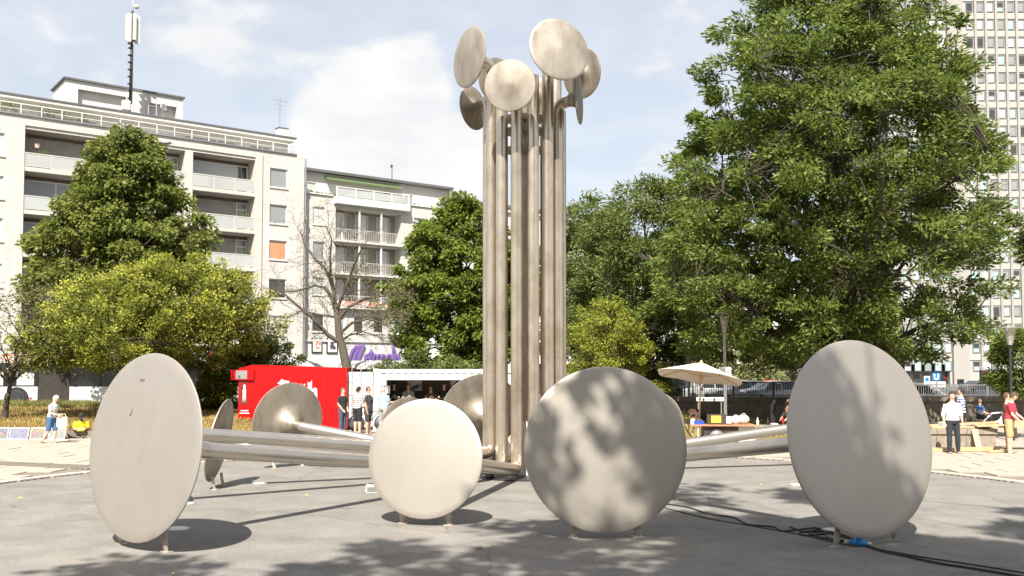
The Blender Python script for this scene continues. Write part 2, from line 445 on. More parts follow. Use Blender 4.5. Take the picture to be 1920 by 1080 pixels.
# right-hand bank behind the cart, below the retaining wall
rb = MB()
def bank2(x, y):
    t = min(1, max(0, (y - 33.5) / 10)); return max(0, (1 - max(0, min(1, (x - 4.5) / 7.5))) * .85 * t)
for i in range(24):
    for j in range(10):
        xs = [2 + 11 * (i + d) / 24 for d in (0, 1)]; yy = [33.5 + 11.6 * (j + d) / 10 for d in (0, 1)]
        q = [(xs[0], yy[0]), (xs[1], yy[0]), (xs[1], yy[1]), (xs[0], yy[1])]
        rb.quad(*[(x, y, bank2(x, y) + .03) for x, y in q])
struct(rb.build('grass_slope', 'dry_grass', smooth=True))
pts = []
for i in range(9000):
    x = rnd.uniform(2, 11.5); y = rnd.uniform(33.7, 44.5); pts.append((x, y, bank2(x, y) + .03))
blades('grass', 'short parched grass on the slope behind the parasol', pts, .08, 'grass_blade', 3)
# ------------------------------------------------------------------ the steel fountain
def steel(name, c, rough, metal, c2, streak=1.0, dirt=0.5):
    m = bpy.data.materials.new(name); m.use_nodes = True; t = m.node_tree; b = t.nodes['Principled BSDF']
    g = t.nodes.new('ShaderNodeTexCoord')
    def noise(sc_, detail, mp=(1, 1, 1), rough_=.55):
        mpn = t.nodes.new('ShaderNodeMapping'); mpn.inputs['Scale'].default_value = mp
        t.links.new(g.outputs['Object'], mpn.inputs[0])
        n = t.nodes.new('ShaderNodeTexNoise'); n.inputs['Scale'].default_value = sc_; n.inputs['Detail'].default_value = detail; n.inputs['Roughness'].default_value = rough_
        t.links.new(mpn.outputs[0], n.inputs['Vector']); return n.outputs[0]
    r = t.nodes.new('ShaderNodeValToRGB'); t.links.new(noise(2.2, 6 , (1, 1, .55), .55), r.inputs[0])
    r.color_ramp.elements[0].position = .5 - .2 * dirt - .05; r.color_ramp.elements[1].position = .56
    r.color_ramp.elements[0].color = (*c2, 1); r.color_ramp.elements[1].color = (*c, 1)
    st = t.nodes.new('ShaderNodeMapRange'); t.links.new(noise(1.0, 5, (26, 26, 1.2)), st.inputs[0])
    st.inputs[1].default_value = .3; st.inputs[2].default_value = .7; st.inputs[3].default_value = 1 - .10 * streak; st.inputs[4].default_value = 1 + .07 * streak
    v = t.nodes.new('ShaderNodeVectorMath'); v.operation = 'SCALE'; t.links.new(r.outputs[0], v.inputs[0]); t.links.new(st.outputs[0], v.inputs['Scale'])
    t.links.new(v.outputs[0], b.inputs['Base Color'])
    rr = t.nodes.new('ShaderNodeMapRange'); t.links.new(noise(5, 8), rr.inputs[0]); rr.inputs[1].default_value = .3; rr.inputs[2].default_value = .7; rr.inputs[3].default_value = rough - .05 * dirt; rr.inputs[4].default_value = rough + .10 * dirt
    t.links.new(rr.outputs[0], b.inputs['Roughness']); b.inputs['Metallic'].default_value = metal
    M[name] = m
steel('steel_disc', (.45, .41, .36), .46, .72, (.435, .395, .345), dirt=.1, streak=.12)
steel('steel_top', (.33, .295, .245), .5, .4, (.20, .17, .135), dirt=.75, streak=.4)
steel('steel_tube', (.60, .515, .415), .29, .86, (.45, .375, .28), dirt=.5, streak=.5)
steel('steel_arm', (.55, .505, .45), .31, .90, (.52, .475, .42), dirt=.2, streak=.0)
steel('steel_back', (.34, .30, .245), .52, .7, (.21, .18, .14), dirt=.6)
mat('foot', (.42, .38, .33), .65, metal=.3, c2=(.30, .25, .20), scale=9, thr=(.36, .52))
CX, CY = .295, 22.6; RR = .85; TR = .137; AR = .122
fountain = empty('fountain_sculpture', (CX, CY, 0), 0, 'tall brushed steel tube fountain with round discs on top and around it', 'sculpture')
def L(p): return Vector(p) - Vector((CX, CY, 0))
def disc(c, n, Rr, front, back, top=False, feet=True, sag=None, hub=.30):
    """a lens-shaped steel plate: c centre, n outward normal (world)"""
    n = Vector(n).normalized(); mtx = Matrix.Translation(L(c)) @ align(n)
    sag = sag if sag is not None else .022 * Rr
    b = MB(); k = 72
    prof = [(0.0, sag)] + [(Rr * f, sag * (1 - f ** (1.15 if top else 2))) for f in (.15, .35, .55, .75, .9, .975)] + [(Rr * .997, -.008), (Rr, -.016), (Rr * .997, -.03)]
    b.lathe(prof, mtx, k); b.mi = 1
    h = hub
    prof2 = [(Rr * .997, -.03), (Rr * .975, -.037), (Rr * .7, -.045), (Rr * .5, -.055), (Rr * .42, -.07), (Rr * .30, -.04 - h * .42), (AR * 1.25, -.04 - h), (AR * 1.02, -.05 - h * 1.08)]
    b.lathe(prof2, mtx, k)
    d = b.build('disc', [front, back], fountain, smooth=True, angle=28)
    if feet:
        hz = Vector((-n.y, n.x, 0)).normalized(); bk = Vector((-n.x, -n.y, 0)).normalized()
        fwd_ = .86 * Rr * n.z / max(.5, math.hypot(n.x, n.y)) - .055
        for sgn in (-1, 1):
            f = MB(); lat = hz * (sgn * .40 * Rr)
            zb = c[2] - Rr * .93
            top_ = L(Vector((c[0], c[1], 0)) + lat + Vector((n.x, n.y, 0)) * fwd_ ) + bk * .075 + Vector((0, 0, zb + .1))
            mid = L(Vector((c[0], c[1], 0)) + lat + Vector((n.x, n.y, 0)) * fwd_) + bk * .10 + Vector((0, 0, .10))
            bot = L(Vector((c[0], c[1], 0)) + lat + Vector((n.x, n.y, 0)) * fwd_) + bk * .13 + Vector((0, 0, .012))
            f.loft([bot, bot.lerp(mid, .5), mid, top_], [(.036, .022), (.046, .026), (.055, .03), (.06, .03)], hz, 8)
            base_ = bot.copy(); base_.z = 0
            f.box(-.075, .075, -.055, .055, .004, .018, Matrix.Translation(base_) @ Matrix.Rotation(math.atan2(hz.y, hz.x), 4, 'Z'))
            fo = f.build('foot', 'foot', d, smooth=True, angle=40); fo.parent = d
    return d
def radial(c, el=6):
    v = Vector((c[0] - CX, c[1] - CY, 0)).normalized(); return Vector((v.x * math.cos(R(el)), v.y * math.cos(R(el)), math.sin(R(el))))
# ground discs: centre, radius, normal (None = along its arm), stub kink, tube index angle
GD = [
    ((-5.14, 13.40, 1.41), 1.31, (-.585, -.81, .115), -38.57),
    ((-1.395, 15.40, 1.06), .955, None, -12.86),
    ((1.385, 14.16, 1.31), 1.215, (.10, -1, .07), 12.86),
    ((5.02, 13.76, 1.51), 1.41, None, 38.57),
    ((-6.85, 16.9, 1.42), 1.1, None, -64.29),
    ((-6.15, 20.2, .99), .88, (-.965, -.045, .20), -90.0),
    ((-5.66, 24.3, 1.13), 1.01, (-.70, .70, .12), -115.71),
    ((-2.95, 26.7, .92), .80, None, -141.43),
    ((-.88, 26.5, 1.26), 1.14, None, -167.14),
    ((4.12, 26.5, .98), .86, (.80, .58, .12), 141.43),
    ((7.75, 24.2, 1.10), .85, None, 115.71),
]
# top discs: tube angle, height where the tube turns, centre, radius, normal
def T(px, py, Y): return at(px, py, Y)
TD = {
    -12.86: (T(956, 160, 20.95), .575, (-.15, -.97, -.06)),
    -64.29: (T(879, 107, 21.75), .70, (-.82, -.55, .03)),
    38.57: (T(1049, 92, 20.95), .72, (.36, -.88, .12)),
    64.29: (T(1087, 186, 21.9), .575, (.94, -.20, .02)),
    -90.0: (T(886, 203, 23.3), .54, (-.82, .56, -.05)),
    115.71: (T(1092, 138, 23.6), .62, (.72, .68, .12)),
    167.14: (T(1000, 185, 24.2), .55, (.1, .98, .15)),
    -141.43: (T(930, 150, 24.0), .55, (-.6, .78, .15)),
}
ztop = {12.86: 9.2, -38.57: 9.0, 90.0: 8.6, -115.71: 9.0, 141.43: 8.8, -167.14: 8.7}
arms = {g_[3]: g_ for g_ in GD}
for k in range(14):
    th = (k - 7 + .5) * 360 / 14; key = min(list(arms) + list(TD) + list(ztop), key=lambda q: abs(q - th))
    tx, ty = CX + RR * math.sin(R(th)), CY - RR * math.cos(R(th))
    path = []; rads = []
    # top
    if key in TD:
        c, Rr, n = TD[key]; n = Vector(n).normalized()
        a0 = Vector(c) - n * .05; a1 = Vector((tx, ty, (Vector(c) - n * .45).z))
        path += [L(a0), L(a1)]; rads.append(.30)
    else: path += [L((tx, ty, ztop[key]))]
    # foot
    if key in arms:
        c, Rr, n, _ = arms[key]
        elbow = Vector((tx, ty, {-90.0: .46, -64.29: .55, -38.57: .20, -12.86: .20, -115.71: .22}.get(key, .24)))
        cc = Vector(c)
        if n is None:
            nn = (cc - elbow).normalized(); arms[key] = (c, Rr, nn, _)
            path += [L(elbow), L(cc - nn * .05)]; rads.append(.24)
        else:
            nn = Vector(n).normalized(); kink = cc - nn * (.28 + .36)
            if key in (-38.57, 12.86): kink = cc - nn * .42
            path += [L(elbow), L(kink), L(cc - nn * .05)]; rads += [.24, .03]
    else: path += [L((tx, ty, .0))]
    pts = rounded(path, rads, 7)
    b = MB(); rad = []
    for p in pts:
        hor = math.hypot(p.x, p.y); rad.append(TR if hor < 1.15 else AR)
    b.tube(pts, rad, 28)
    nv = len(b.v)
    ob = b.build('tube', ['steel_tube', 'steel_arm'], fountain, smooth=True, angle=50)
    me = ob.data
    for p in me.polygons:
        ce = p.center
        if math.hypot(ce.x, ce.y) > 1.1 and ce.z < 3: p.material_index = 1
for c, Rr, n, _ in [arms[g_[3]] for g_ in GD]:
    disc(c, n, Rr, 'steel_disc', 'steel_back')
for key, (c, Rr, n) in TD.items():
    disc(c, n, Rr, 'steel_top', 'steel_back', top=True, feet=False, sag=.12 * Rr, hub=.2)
dc = Vector(GD[0][0]); dn = Vector((-.585, -.81, .115)).normalized(); dh = Vector((-dn.y, dn.x, 0)).normalized(); du_ = dn.cross(dh); du_ = du_ if du_.z > 0 else -du_
def mark(a, b_, poly, m_):                  # glue residue and a scuff on the leftmost disc
    o_ = L(dc) + dh * a + du_ * b_ + dn * (.022 * 1.31 * (1 - (a * a + b_ * b_) / 1.31 ** 2) + .002); q_ = MB()
    q_.add([o_ + dh * x + du_ * y for x, y in poly] + [o_ + dh * x + du_ * y - dn * .004 for x, y in poly], [tuple(range(len(poly)))]); q_.build('glue_mark', m_, fountain)
mat('glue', (.11, .095, .08), .8, var=.2, scale=40)
core = MB(); core.box(-.18, .18, -.18, .18, 0, 1.25); core.build('core_casing', 'white_paint', fountain)
core = MB(); core.tube([(0, 0, 1.2), (0, 0, 8.4)], .06, 14); core.build('riser_pipe', 'steel_tube', fountain, smooth=True, angle=40)
for zc in (7.6, 8.05, 8.35):
    nz = MB()
    for j in range(10):
        a_ = 2 * math.pi * j / 10; nz.tube([(.1 * math.cos(a_), .1 * math.sin(a_), zc), (.55 * math.cos(a_), .55 * math.sin(a_), zc + .06)], .022, 6)
    nz.lathe([(.50, -.02), (.58, 0), (.50, .02)], Matrix.Translation((0, 0, zc + .06)), 24)
    nz.build('nozzle_ring', 'offwhite', fountain)
# drain box under the column
pit = MB(); pit.lathe([(1.35, .004), (1.35, .03), (1.05, .034), (1.0, .01)], None, 40); pit.build('drain_ring', 'dark_metal', fountain, smooth=True, angle=30)
rr2 = random.Random(3)
for j in range(16):
    a_ = rr2.uniform(0, 6.28); q = MB(); q.ell((1.18 * math.cos(a_), 1.18 * math.sin(a_), .06), (.07, .05, .035), 8, 5); q.build('floor_nozzle', 'dark_metal', fountain, smooth=True)

# flush round lamps in the floor
lights = [((333, 993), .16, 'just right of the feet of the leftmost big disc'), ((350, 946), .15, 'in the disc shadow behind the leftmost big disc'), ((486, 908), .15, 'on sunlit asphalt right of the thin edge-on disc'),
          ((1563, 996), .17, 'under the black cable coil at the rightmost big disc'), ((1492, 911), .14, 'on sunlit asphalt left of the rightmost big disc'), ((530, 871), .15, 'below the far left disc with its back showing')]
for (p, r_, ds) in lights:
    q = gnd(*p); e = empty('floor_light', q, 0, 'round white flush floor lamp ' + ds, 'floor lamp', 'flush lamps in the asphalt')
    b = MB(); b.lathe([(r_ + .02, .004), (r_ + .02, .022), (r_ - .02, .03)], None, 32); b.build('rim', 'alu', e, smooth=True, angle=30)
    b = MB(); b.lathe([(r_ - .02, .02), (r_ - .02, .032), (r_ * .4, .044), (0, .046)], None, 32); b.build('cover', 'white_paint', e, smooth=True, angle=40)
# small spotlight box on the floor beside the second disc
q = gnd(697, 923); e = empty('floodlight_box', q, R(18), 'small pale metal floodlight box on the asphalt left of the small front disc', 'floodlight')
b = MB(); b.prism([(-.13, 0), (.15, 0), (.15, .13), (-.10, .16)], -.1, .1); b.build('housing', 'offwhite', e)
b = MB(); b.box(-.11, .13, -.108, -.102, .03, .115); b.build('glass', 'grey_metal', e)
b = MB(); b.box(-.17, .19, -.05, .05, .003, .02); b.build('bracket', 'grey_metal', e)
sgn_ = 1 if dh.x > 0 else -1
mark(sgn_ * -.16, .92, [(-.06, -.02), (.05, -.015), (.06, .02), (-.05, .022)], 'glue')
mark(sgn_ * -.33, .46, [(-.03, -.05), (.02, -.05), (.035, .06), (.02, .05)], 'glue')
mark(sgn_ * .02, -.12, [(-.04, -.12), (-.03, -.12), (.06, .09), (.05, .08)], 'steel_disc')
# ------------------------------------------------------------------ trees
leafmat('leaf_linden', (.105, .14, .026), (.24, .265, .06), .45)
leafmat('leaf_linden2', (.085, .13, .016), (.21, .25, .04), .42)
leafmat('leaf_maple', (.075, .115, .022), (.20, .245, .052), .42)
leafmat('leaf_maple_far', (.085, .12, .03), (.19, .22, .055), .38)
leafmat('leaf_golden', (.095, .125, .018), (.24, .25, .04), .42)
leafmat('blossom', (.29, .32, .04), (.47, .46, .09), .34)
leafmat('leaf_yellowgreen', (.13, .165, .02), (.36, .36, .05), .38)
leafmat('leaf_olive', (.11, .105, .045), (.22, .20, .085), .28)
leafmat('leaf_shrub', (.075, .115, .03), (.19, .22, .06), .3)
leafmat('leaf_pale', (.13, .16, .06), (.30, .30, .12), .3)
mat('bark', (.075, .058, .042), .95, c2=(.035, .028, .022), scale=14, bump=.8, bscale=25)
mat('bark_light', (.12, .095, .068), .95, c2=(.055, .045, .035), scale=14, bump=.8, bscale=25)

def leaves_np(rng, C, axis_bias, n_per, rc, ln, wd, flat, droop, up, m, name, parent, origin):
    """C: clump centres (k,3) with outward dirs axis_bias (k,3)"""
    k = len(C); idx = np.repeat(np.arange(k), n_per); n = len(idx)
    off = rng.normal(0, 1, (n, 3)); off /= np.maximum(1e-6, np.linalg.norm(off, axis=1))[:, None]
    off *= (rng.random(n) ** .45)[:, None] * (rc * rng.uniform(.6, 1.35, k))[idx][:, None]
    off[:, 2] *= flat
    P = C[idx] + off
    a = axis_bias[idx] * .8 + off / rc * .9 + rng.normal(0, .45, (n, 3)); a[:, 2] -= droop
    a /= np.linalg.norm(a, axis=1)[:, None]
    nr = rng.normal(0, .6, (n, 3)); nr[:, 2] += up; nr += axis_bias[idx] * .35
    s = np.cross(a, nr); s /= np.maximum(1e-6, np.linalg.norm(s, axis=1))[:, None]
    q = np.cross(s, a)
    Ls = ln * rng.uniform(.6, 1.3, n)[:, None]; Ws = wd * rng.uniform(.7, 1.25, n)[:, None]
    v0 = P; v1 = P + a * Ls * .42 + s * Ws * .5 + q * Ls * .06; v2 = P + a * Ls - q * Ls * .06; v3 = P + a * Ls * .42 - s * Ws * .5 + q * Ls * .06
    V = np.stack([v0, v1, v2, v3], 1).reshape(-1, 3) - np.array(origin)
    me = fastmesh(name, V, 4, m); o = bpy.data.objects.new(name, me); col.objects.link(o); o.parent = parent
    return o

def tree(name, label, base, top, prof, Rx, zc0, seed, n_clump=300, per=200, rc=.6, ln=.2, wd=.08, flat=.7, droop=.3, up=.8, lm='leaf_maple', bark='bark',
         trunk_r=.22, n_limb=26, shell=.55, lean=(0, 0), lobes=.22, cat='tree', group=None, rise=.35, blossom=None, ry=1.0, twig=.018, trunk_h=None, extra=None, cut=None):
    rng = np.random.default_rng(seed); rd = random.Random(seed)
    bx, by, bz = base
    root = empty(name, base, 0, label, cat, group)
    H = top - zc0
    ph = [rd.uniform(0, 6.28) for _ in range(6)]
    def radius(t, an):
        r_ = np.interp(t, [p[0] for p in prof], [p[1] for p in prof]) * Rx
        lob = 1 + lobes * (math.sin(2 * an + ph[0] + 3 * t) * .5 + math.sin(3 * an + ph[1] - 5 * t) * .5 + math.sin(5 * an + ph[2] + 9 * t) * .45 + math.sin(7 * an + ph[3] - 17 * t) * .35)
        return r_ * lob
    def axis(z):
        f = (z - bz) / (top - bz); return np.array([bx + lean[0] * f, by + lean[1] * f, z])
    C = []; D = []
    tries = 0
    ts = np.linspace(0, 1, 50); wts = np.array([max(.02, np.interp(t, [p[0] for p in prof], [p[1] for p in prof])) for t in ts]); wts = wts / wts.sum()
    while len(C) < n_clump and tries < n_clump * 20:
        tries += 1
        t = float(rng.choice(ts, p=wts) + rng.uniform(-.01, .01)); an = rng.uniform(0, 6.283)
        rmax = radius(t, an); f = 1 - shell * rng.random() ** 1.6
        if rng.random() < .12: f *= rng.random()
        z = zc0 + H * t; ax = axis(z)
        p = ax + np.array([math.cos(an) * rmax * f, math.sin(an) * rmax * f * ry, 0])
        if cut and cut(p): continue
        d = np.array([math.cos(an), math.sin(an) * ry, .35]); d /= np.linalg.norm(d)
        C.append(p); D.append(d)
    if extra:
        for p in extra:
            C.append(np.array(p)); D.append(np.array([.2, -.5, .3]))
    C = np.array(C); D = np.array(D)
    # trunk and limbs
    th = trunk_h if trunk_h else top - .12 * H
    tp = []
    for i in range(9):
        f = i / 8; z = bz + (th - bz) * f; a_ = axis(z); w_ = .12 * math.sin(f * 5 + ph[4]) * trunk_r * 6 * f
        tp.append(Vector((a_[0] + w_ - bx, a_[1] + .5 * w_ - by, z - bz)))
    tr = [trunk_r * (1.45 if i == 0 else 1) * (1 - .93 * (i / 8) ** .85) + .015 for i in range(9)]
    b = MB(); b.tube([tp[0] - Vector((0, 0, .3))] + tp, [tr[0] * 1.1] + tr, 12); b.build('trunk', bark, root, smooth=True)
    lb = MB(); LP = []
    sel = rng.choice(len(C), min(n_limb, len(C)), replace=False)
    for s_ in sel:
        e = Vector(C[s_] - np.array(base)); hz = math.hypot(e.x, e.y)
        zs = max(.1 * (th - bz), min(th - bz, e.z - rise * hz - .4))
        zs = max(zs, (zc0 - bz) * .75)
        zs = min(zs, th - bz)
        f = zs / (th - bz) * 8; i0 = min(7, int(f)); st_ = tp[i0].lerp(tp[i0 + 1], f - i0); r0 = max(.02, (tr[i0] * (1 - (f - i0)) + tr[i0 + 1] * (f - i0)) * .5)
        pts = []
        for j in range(7):
            u = j / 6; p = st_.lerp(e, u); p.z += math.sin(u * 3.14) * .10 * hz * (1 if rise > 0 else -1)
            if 0 < j < 6: p += Vector((rd.uniform(-1, 1), rd.uniform(-1, 1), rd.uniform(-1, 1))) * .05 * (e - st_).length
            pts.append(p)
        lb.tube(pts, [r0 * (1 - .85 * j / 6) + .008 for j in range(7)], 6, cap=False); LP += pts
    if lb.v: lb.build('limb', bark, root, smooth=True)
    A_ = np.array([tuple(p) for p in LP] + [tuple(p) for p in tp[2:]]); tw = MB()
    for c in C - np.array(base):
        q = A_[np.argmin(((A_ - c) ** 2).sum(1) + np.maximum(0, A_[:, 2] - c[2]) * 1.5)]
        mid = (q + c) / 2 + np.array([0, 0, .08 * np.linalg.norm(q - c)])
        tw.tube([q, mid, c], [twig * 1.6, twig, twig * .5], 4, cap=False)
    if tw.v: tag(tw.build('twigs', bark, root), kind='stuff')
    if per:
        o = leaves_np(rng, C, D, per, rc, ln, wd, flat, droop, up, lm, 'crown', root, base)
        if blossom:
            m, frac, pb, lb_, wb_ = blossom
            sel = rng.random(len(C)) < frac
            # seed panicles stand on the outer, upper side of the clumps
            Cb = C[sel] + D[sel] * rc * .75 + np.array([0, 0, rc * .45])
            leaves_np(rng, Cb, D[sel], pb, rc * .75, lb_, wb_, .6, -.3, .3, m, 'blossom', root, base)
    return root

# big silver maple on the right
p = at(1560, 700, 40)
def maple_cut(q):                       # the crown tapers to the left towards its lower neighbours
    px = 960 + F * q[0] / q[1]; py = 690 - F * (q[2] - 2.5) / q[1]
    return (px < 1310 and py < 250) or (px > 1760 and py > 640) or px > 1800 + .42 * max(0, py) or px > 1878 or (px < 1270 and py < 420)
tree('maple_tree', 'huge dense green maple filling the right side above the rightmost disc', (p.x, 40, .3), 20.0,
     [(0, .55), (.08, .85), (.25, .98), (.45, .93), (.62, .76), (.8, .54), (.92, .34), (1, .10)], 8.6, 2.9, 11, n_clump=1250, per=150, rc=.62, ln=.24, wd=.10, flat=.55, droop=.22, up=.85,
     lm='leaf_maple', trunk_r=.36, n_limb=70, shell=.75, lobes=.26, rise=.55, cut=maple_cut, twig=.022)
# its lower neighbour towards the column
p = at(1215, 700, 50)
tree('maple_tree', 'lighter mid-sized maple between the steel column and the huge maple', (p.x, 50, .35), 12.2,
     [(0, .6), (.2, .95), (.45, 1), (.7, .8), (.88, .5), (1, .15)], 4.6, 2.9, 12, n_clump=330, per=190, rc=.7, ln=.26, wd=.085, lm='leaf_maple_far', trunk_r=.22, n_limb=34, shell=.6, lobes=.3, rise=.5)
p = at(1100, 700, 57)
tree('maple_tree', 'narrower maple with soft green leaves right behind the steel column', (p.x, 57, .35), 12.6,
     [(0, .5), (.2, .9), (.45, 1), (.7, .75), (.88, .45), (1, .12)], 3.7, 3.0, 13, n_clump=260, per=190, rc=.72, ln=.28, wd=.09, lm='leaf_maple_far', trunk_r=.2, n_limb=30, shell=.6, lobes=.3, rise=.5)
# lime tree left
p = at(232, 700, 50)
tree('lime_tree', 'tall dark conical lime tree in front of the pale apartment block', (p.x, 50, .35), 15.6,
     [(0, .62), (.12, .95), (.3, 1.0), (.5, .84), (.68, .60), (.82, .42), (.93, .22), (1, .06)], 4.35, 4.2, 21, n_clump=520, per=170, rc=.58, ln=.24, wd=.15, flat=.7, droop=.75, up=.5, lm='leaf_linden', trunk_r=.28, n_limb=45, shell=.6, lobes=.15, rise=.3)
# lime tree next to the column
p = at(865, 700, 60)
tree('lime_tree', 'round full green lime tree left of the steel column behind the white container', (p.x, 60, .35), 13.2,
     [(0, .72), (.15, .95), (.4, 1), (.65, .86), (.83, .62), (.94, .36), (1, .1)], 3.9, 2.5, 22, n_clump=420, per=180, rc=.62, ln=.26, wd=.16, flat=.7, droop=.7, up=.5, lm='leaf_linden2', trunk_r=.25, n_limb=36, shell=.55, lobes=.14, rise=.3)
# golden rain tree
p = at(212, 760, 40)
tree('golden_rain_tree', 'broad rounded tree with yellow seed clusters behind the leftmost disc', (p.x, 40, .45), 6.85,
     [(0, .80), (.15, 1.0), (.4, .99), (.6, .88), (.78, .68), (.9, .45), (1, .12)], 4.5, 2.55, 31, n_clump=500, per=130, rc=.5, ln=.17, wd=.08, flat=.7, droop=.2, up=.9, lm='leaf_golden', trunk_r=.20, n_limb=30, shell=.6, lean=(2.9, 0), lobes=.16, rise=.5,
     blossom=('blossom', .8, 60, .085, .08))
p = at(497, 760, 44)
tree('shrub', 'light green small tree just left above the red trailer', (p.x, 44, .45), 4.0, [(0, .7), (.3, 1), (.7, .8), (1, .2)], 1.6, 1.5, 33, n_clump=70, per=150, rc=.42, ln=.17, wd=.08, lm='leaf_shrub', trunk_r=.07, n_limb=10, shell=.7, cat='tree')
p = at(405, 760, 42)
tree('shrub', 'dark leafy shrub beside the left end of the red trailer', (p.x, 42, .4), 2.3, [(0, .8), (.3, 1), (.7, .8), (1, .3)], 1.0, .6, 35, n_clump=60, per=120, rc=.36, ln=.16, wd=.08, lm='leaf_golden', trunk_r=.05, n_limb=8, shell=.7, cat='shrub')
# sparse small tree at the left edge
p = at(8, 775, 38)
tree('young_tree', 'thin sparse olive-brown tree at the left edge before the bus', (p.x, 38, bankz(p.x, 38)), 5.7, [(0, .65), (.25, 1), (.6, .95), (.85, .7), (1, .3)], 2.7, 2.3, 41, n_clump=130, per=28, rc=.55, ln=.14, wd=.06, lm='leaf_olive', bark='bark', trunk_r=.10, n_limb=26, shell=.8, lean=(.9, 0), lobes=.25, rise=.7, trunk_h=4.6, twig=.012)
# yellow-green tree right of the column
p = at(1140, 760, 44)
tree('small_tree', 'yellow-green rounded small tree right of the column above the grey disc', (p.x, 44, .4), 5.5, [(0, .8), (.2, 1), (.5, .95), (.75, .75), (.9, .5), (1, .2)], 2.25, 1.3, 51, n_clump=190, per=130, rc=.42, ln=.13, wd=.06, lm='leaf_yellowgreen', trunk_r=.1, n_limb=22, shell=.75, lobes=.22, rise=.6)
# right edge
p = at(1902, 760, 34)
tree('young_tree', 'slim young maple beside the lamp post at the right edge', (p.x, 34, 0), 3.7, [(0, .55), (.3, 1), (.6, .9), (.85, .55), (1, .15)], .95, 1.5, 61, n_clump=46, per=130, rc=.36, ln=.2, wd=.07, lm='leaf_maple', trunk_r=.05, n_limb=14, shell=.8, lobes=.3, rise=.5)
p = at(2042, 700, 38)
tree('maple_tree', 'maple whose branch tips reach in from beyond the right edge', (p.x, 38, 0), 11.0, [(0, .6), (.3, 1), (.6, .95), (.85, .6), (1, .2)], 2.55, 4.8, 63, n_clump=110, per=150, rc=.55, ln=.26, wd=.085, lm='leaf_maple', trunk_r=.16, n_limb=20, shell=.7, lobes=.3, rise=.5)
# shrubs behind the white container
for i, (px, Y, tp_, rx, sd) in enumerate(((785, 46, 3.35, 1.5, 71), (855, 46.5, 3.1, 1.5, 72), (725, 47, 2.9, .8, 73))):
    p = at(px, 700, Y)
    tree('shrub', ('bushy green shrub above the middle of the white container', 'green shrub above the container right beside the column', 'low green shrub above the left corner of the white container')[i], (p.x, Y, .35), tp_, [(0, .8), (.4, 1), (.75, .75), (1, .25)], rx, .9, sd, n_clump=70, per=110, rc=.36, ln=.13, wd=.06, lm='leaf_shrub', trunk_r=.05, n_limb=9, shell=.8, cat='shrub')
p = at(1248, 740, 50)
tree('shrub', 'dark bush behind the standing person in the striped top', (p.x - .4, 50, .35), 2.4, [(0, .8), (.4, 1), (.75, .8), (1, .3)], .9, .6, 75, n_clump=50, per=110, rc=.36, ln=.14, wd=.07, lm='leaf_linden', trunk_r=.05, n_limb=8, shell=.8, cat='shrub')
# far street trees seen under the crown
for i, (px, Y, tp_, rx, sd) in enumerate(((1410, 78, 4.6, 2.4, 81), (1470, 84, 5.2, 2.6, 82), (1330, 80, 6.5, 2.6, 83), (1640, 90, 7.5, 3.2, 84), (1560, 88, 6.5, 3, 85))):
    p = at(px, 700, Y)
    tree('street_tree', ('pale green far street tree above the dark railing', 'pale far street tree close left of the rightmost disc', 'far street tree behind the parasol', 'far street tree hidden behind the rightmost disc', 'far street tree behind the top of the rightmost disc')[i], (p.x, Y, 0), tp_, [(0, .8), (.4, 1), (.75, .8), (1, .3)], rx, 1.6, sd, n_clump=60, per=90, rc=.6, ln=.3, wd=.14, lm='leaf_pale', trunk_r=.12, n_limb=9, shell=.8, group='far street trees')

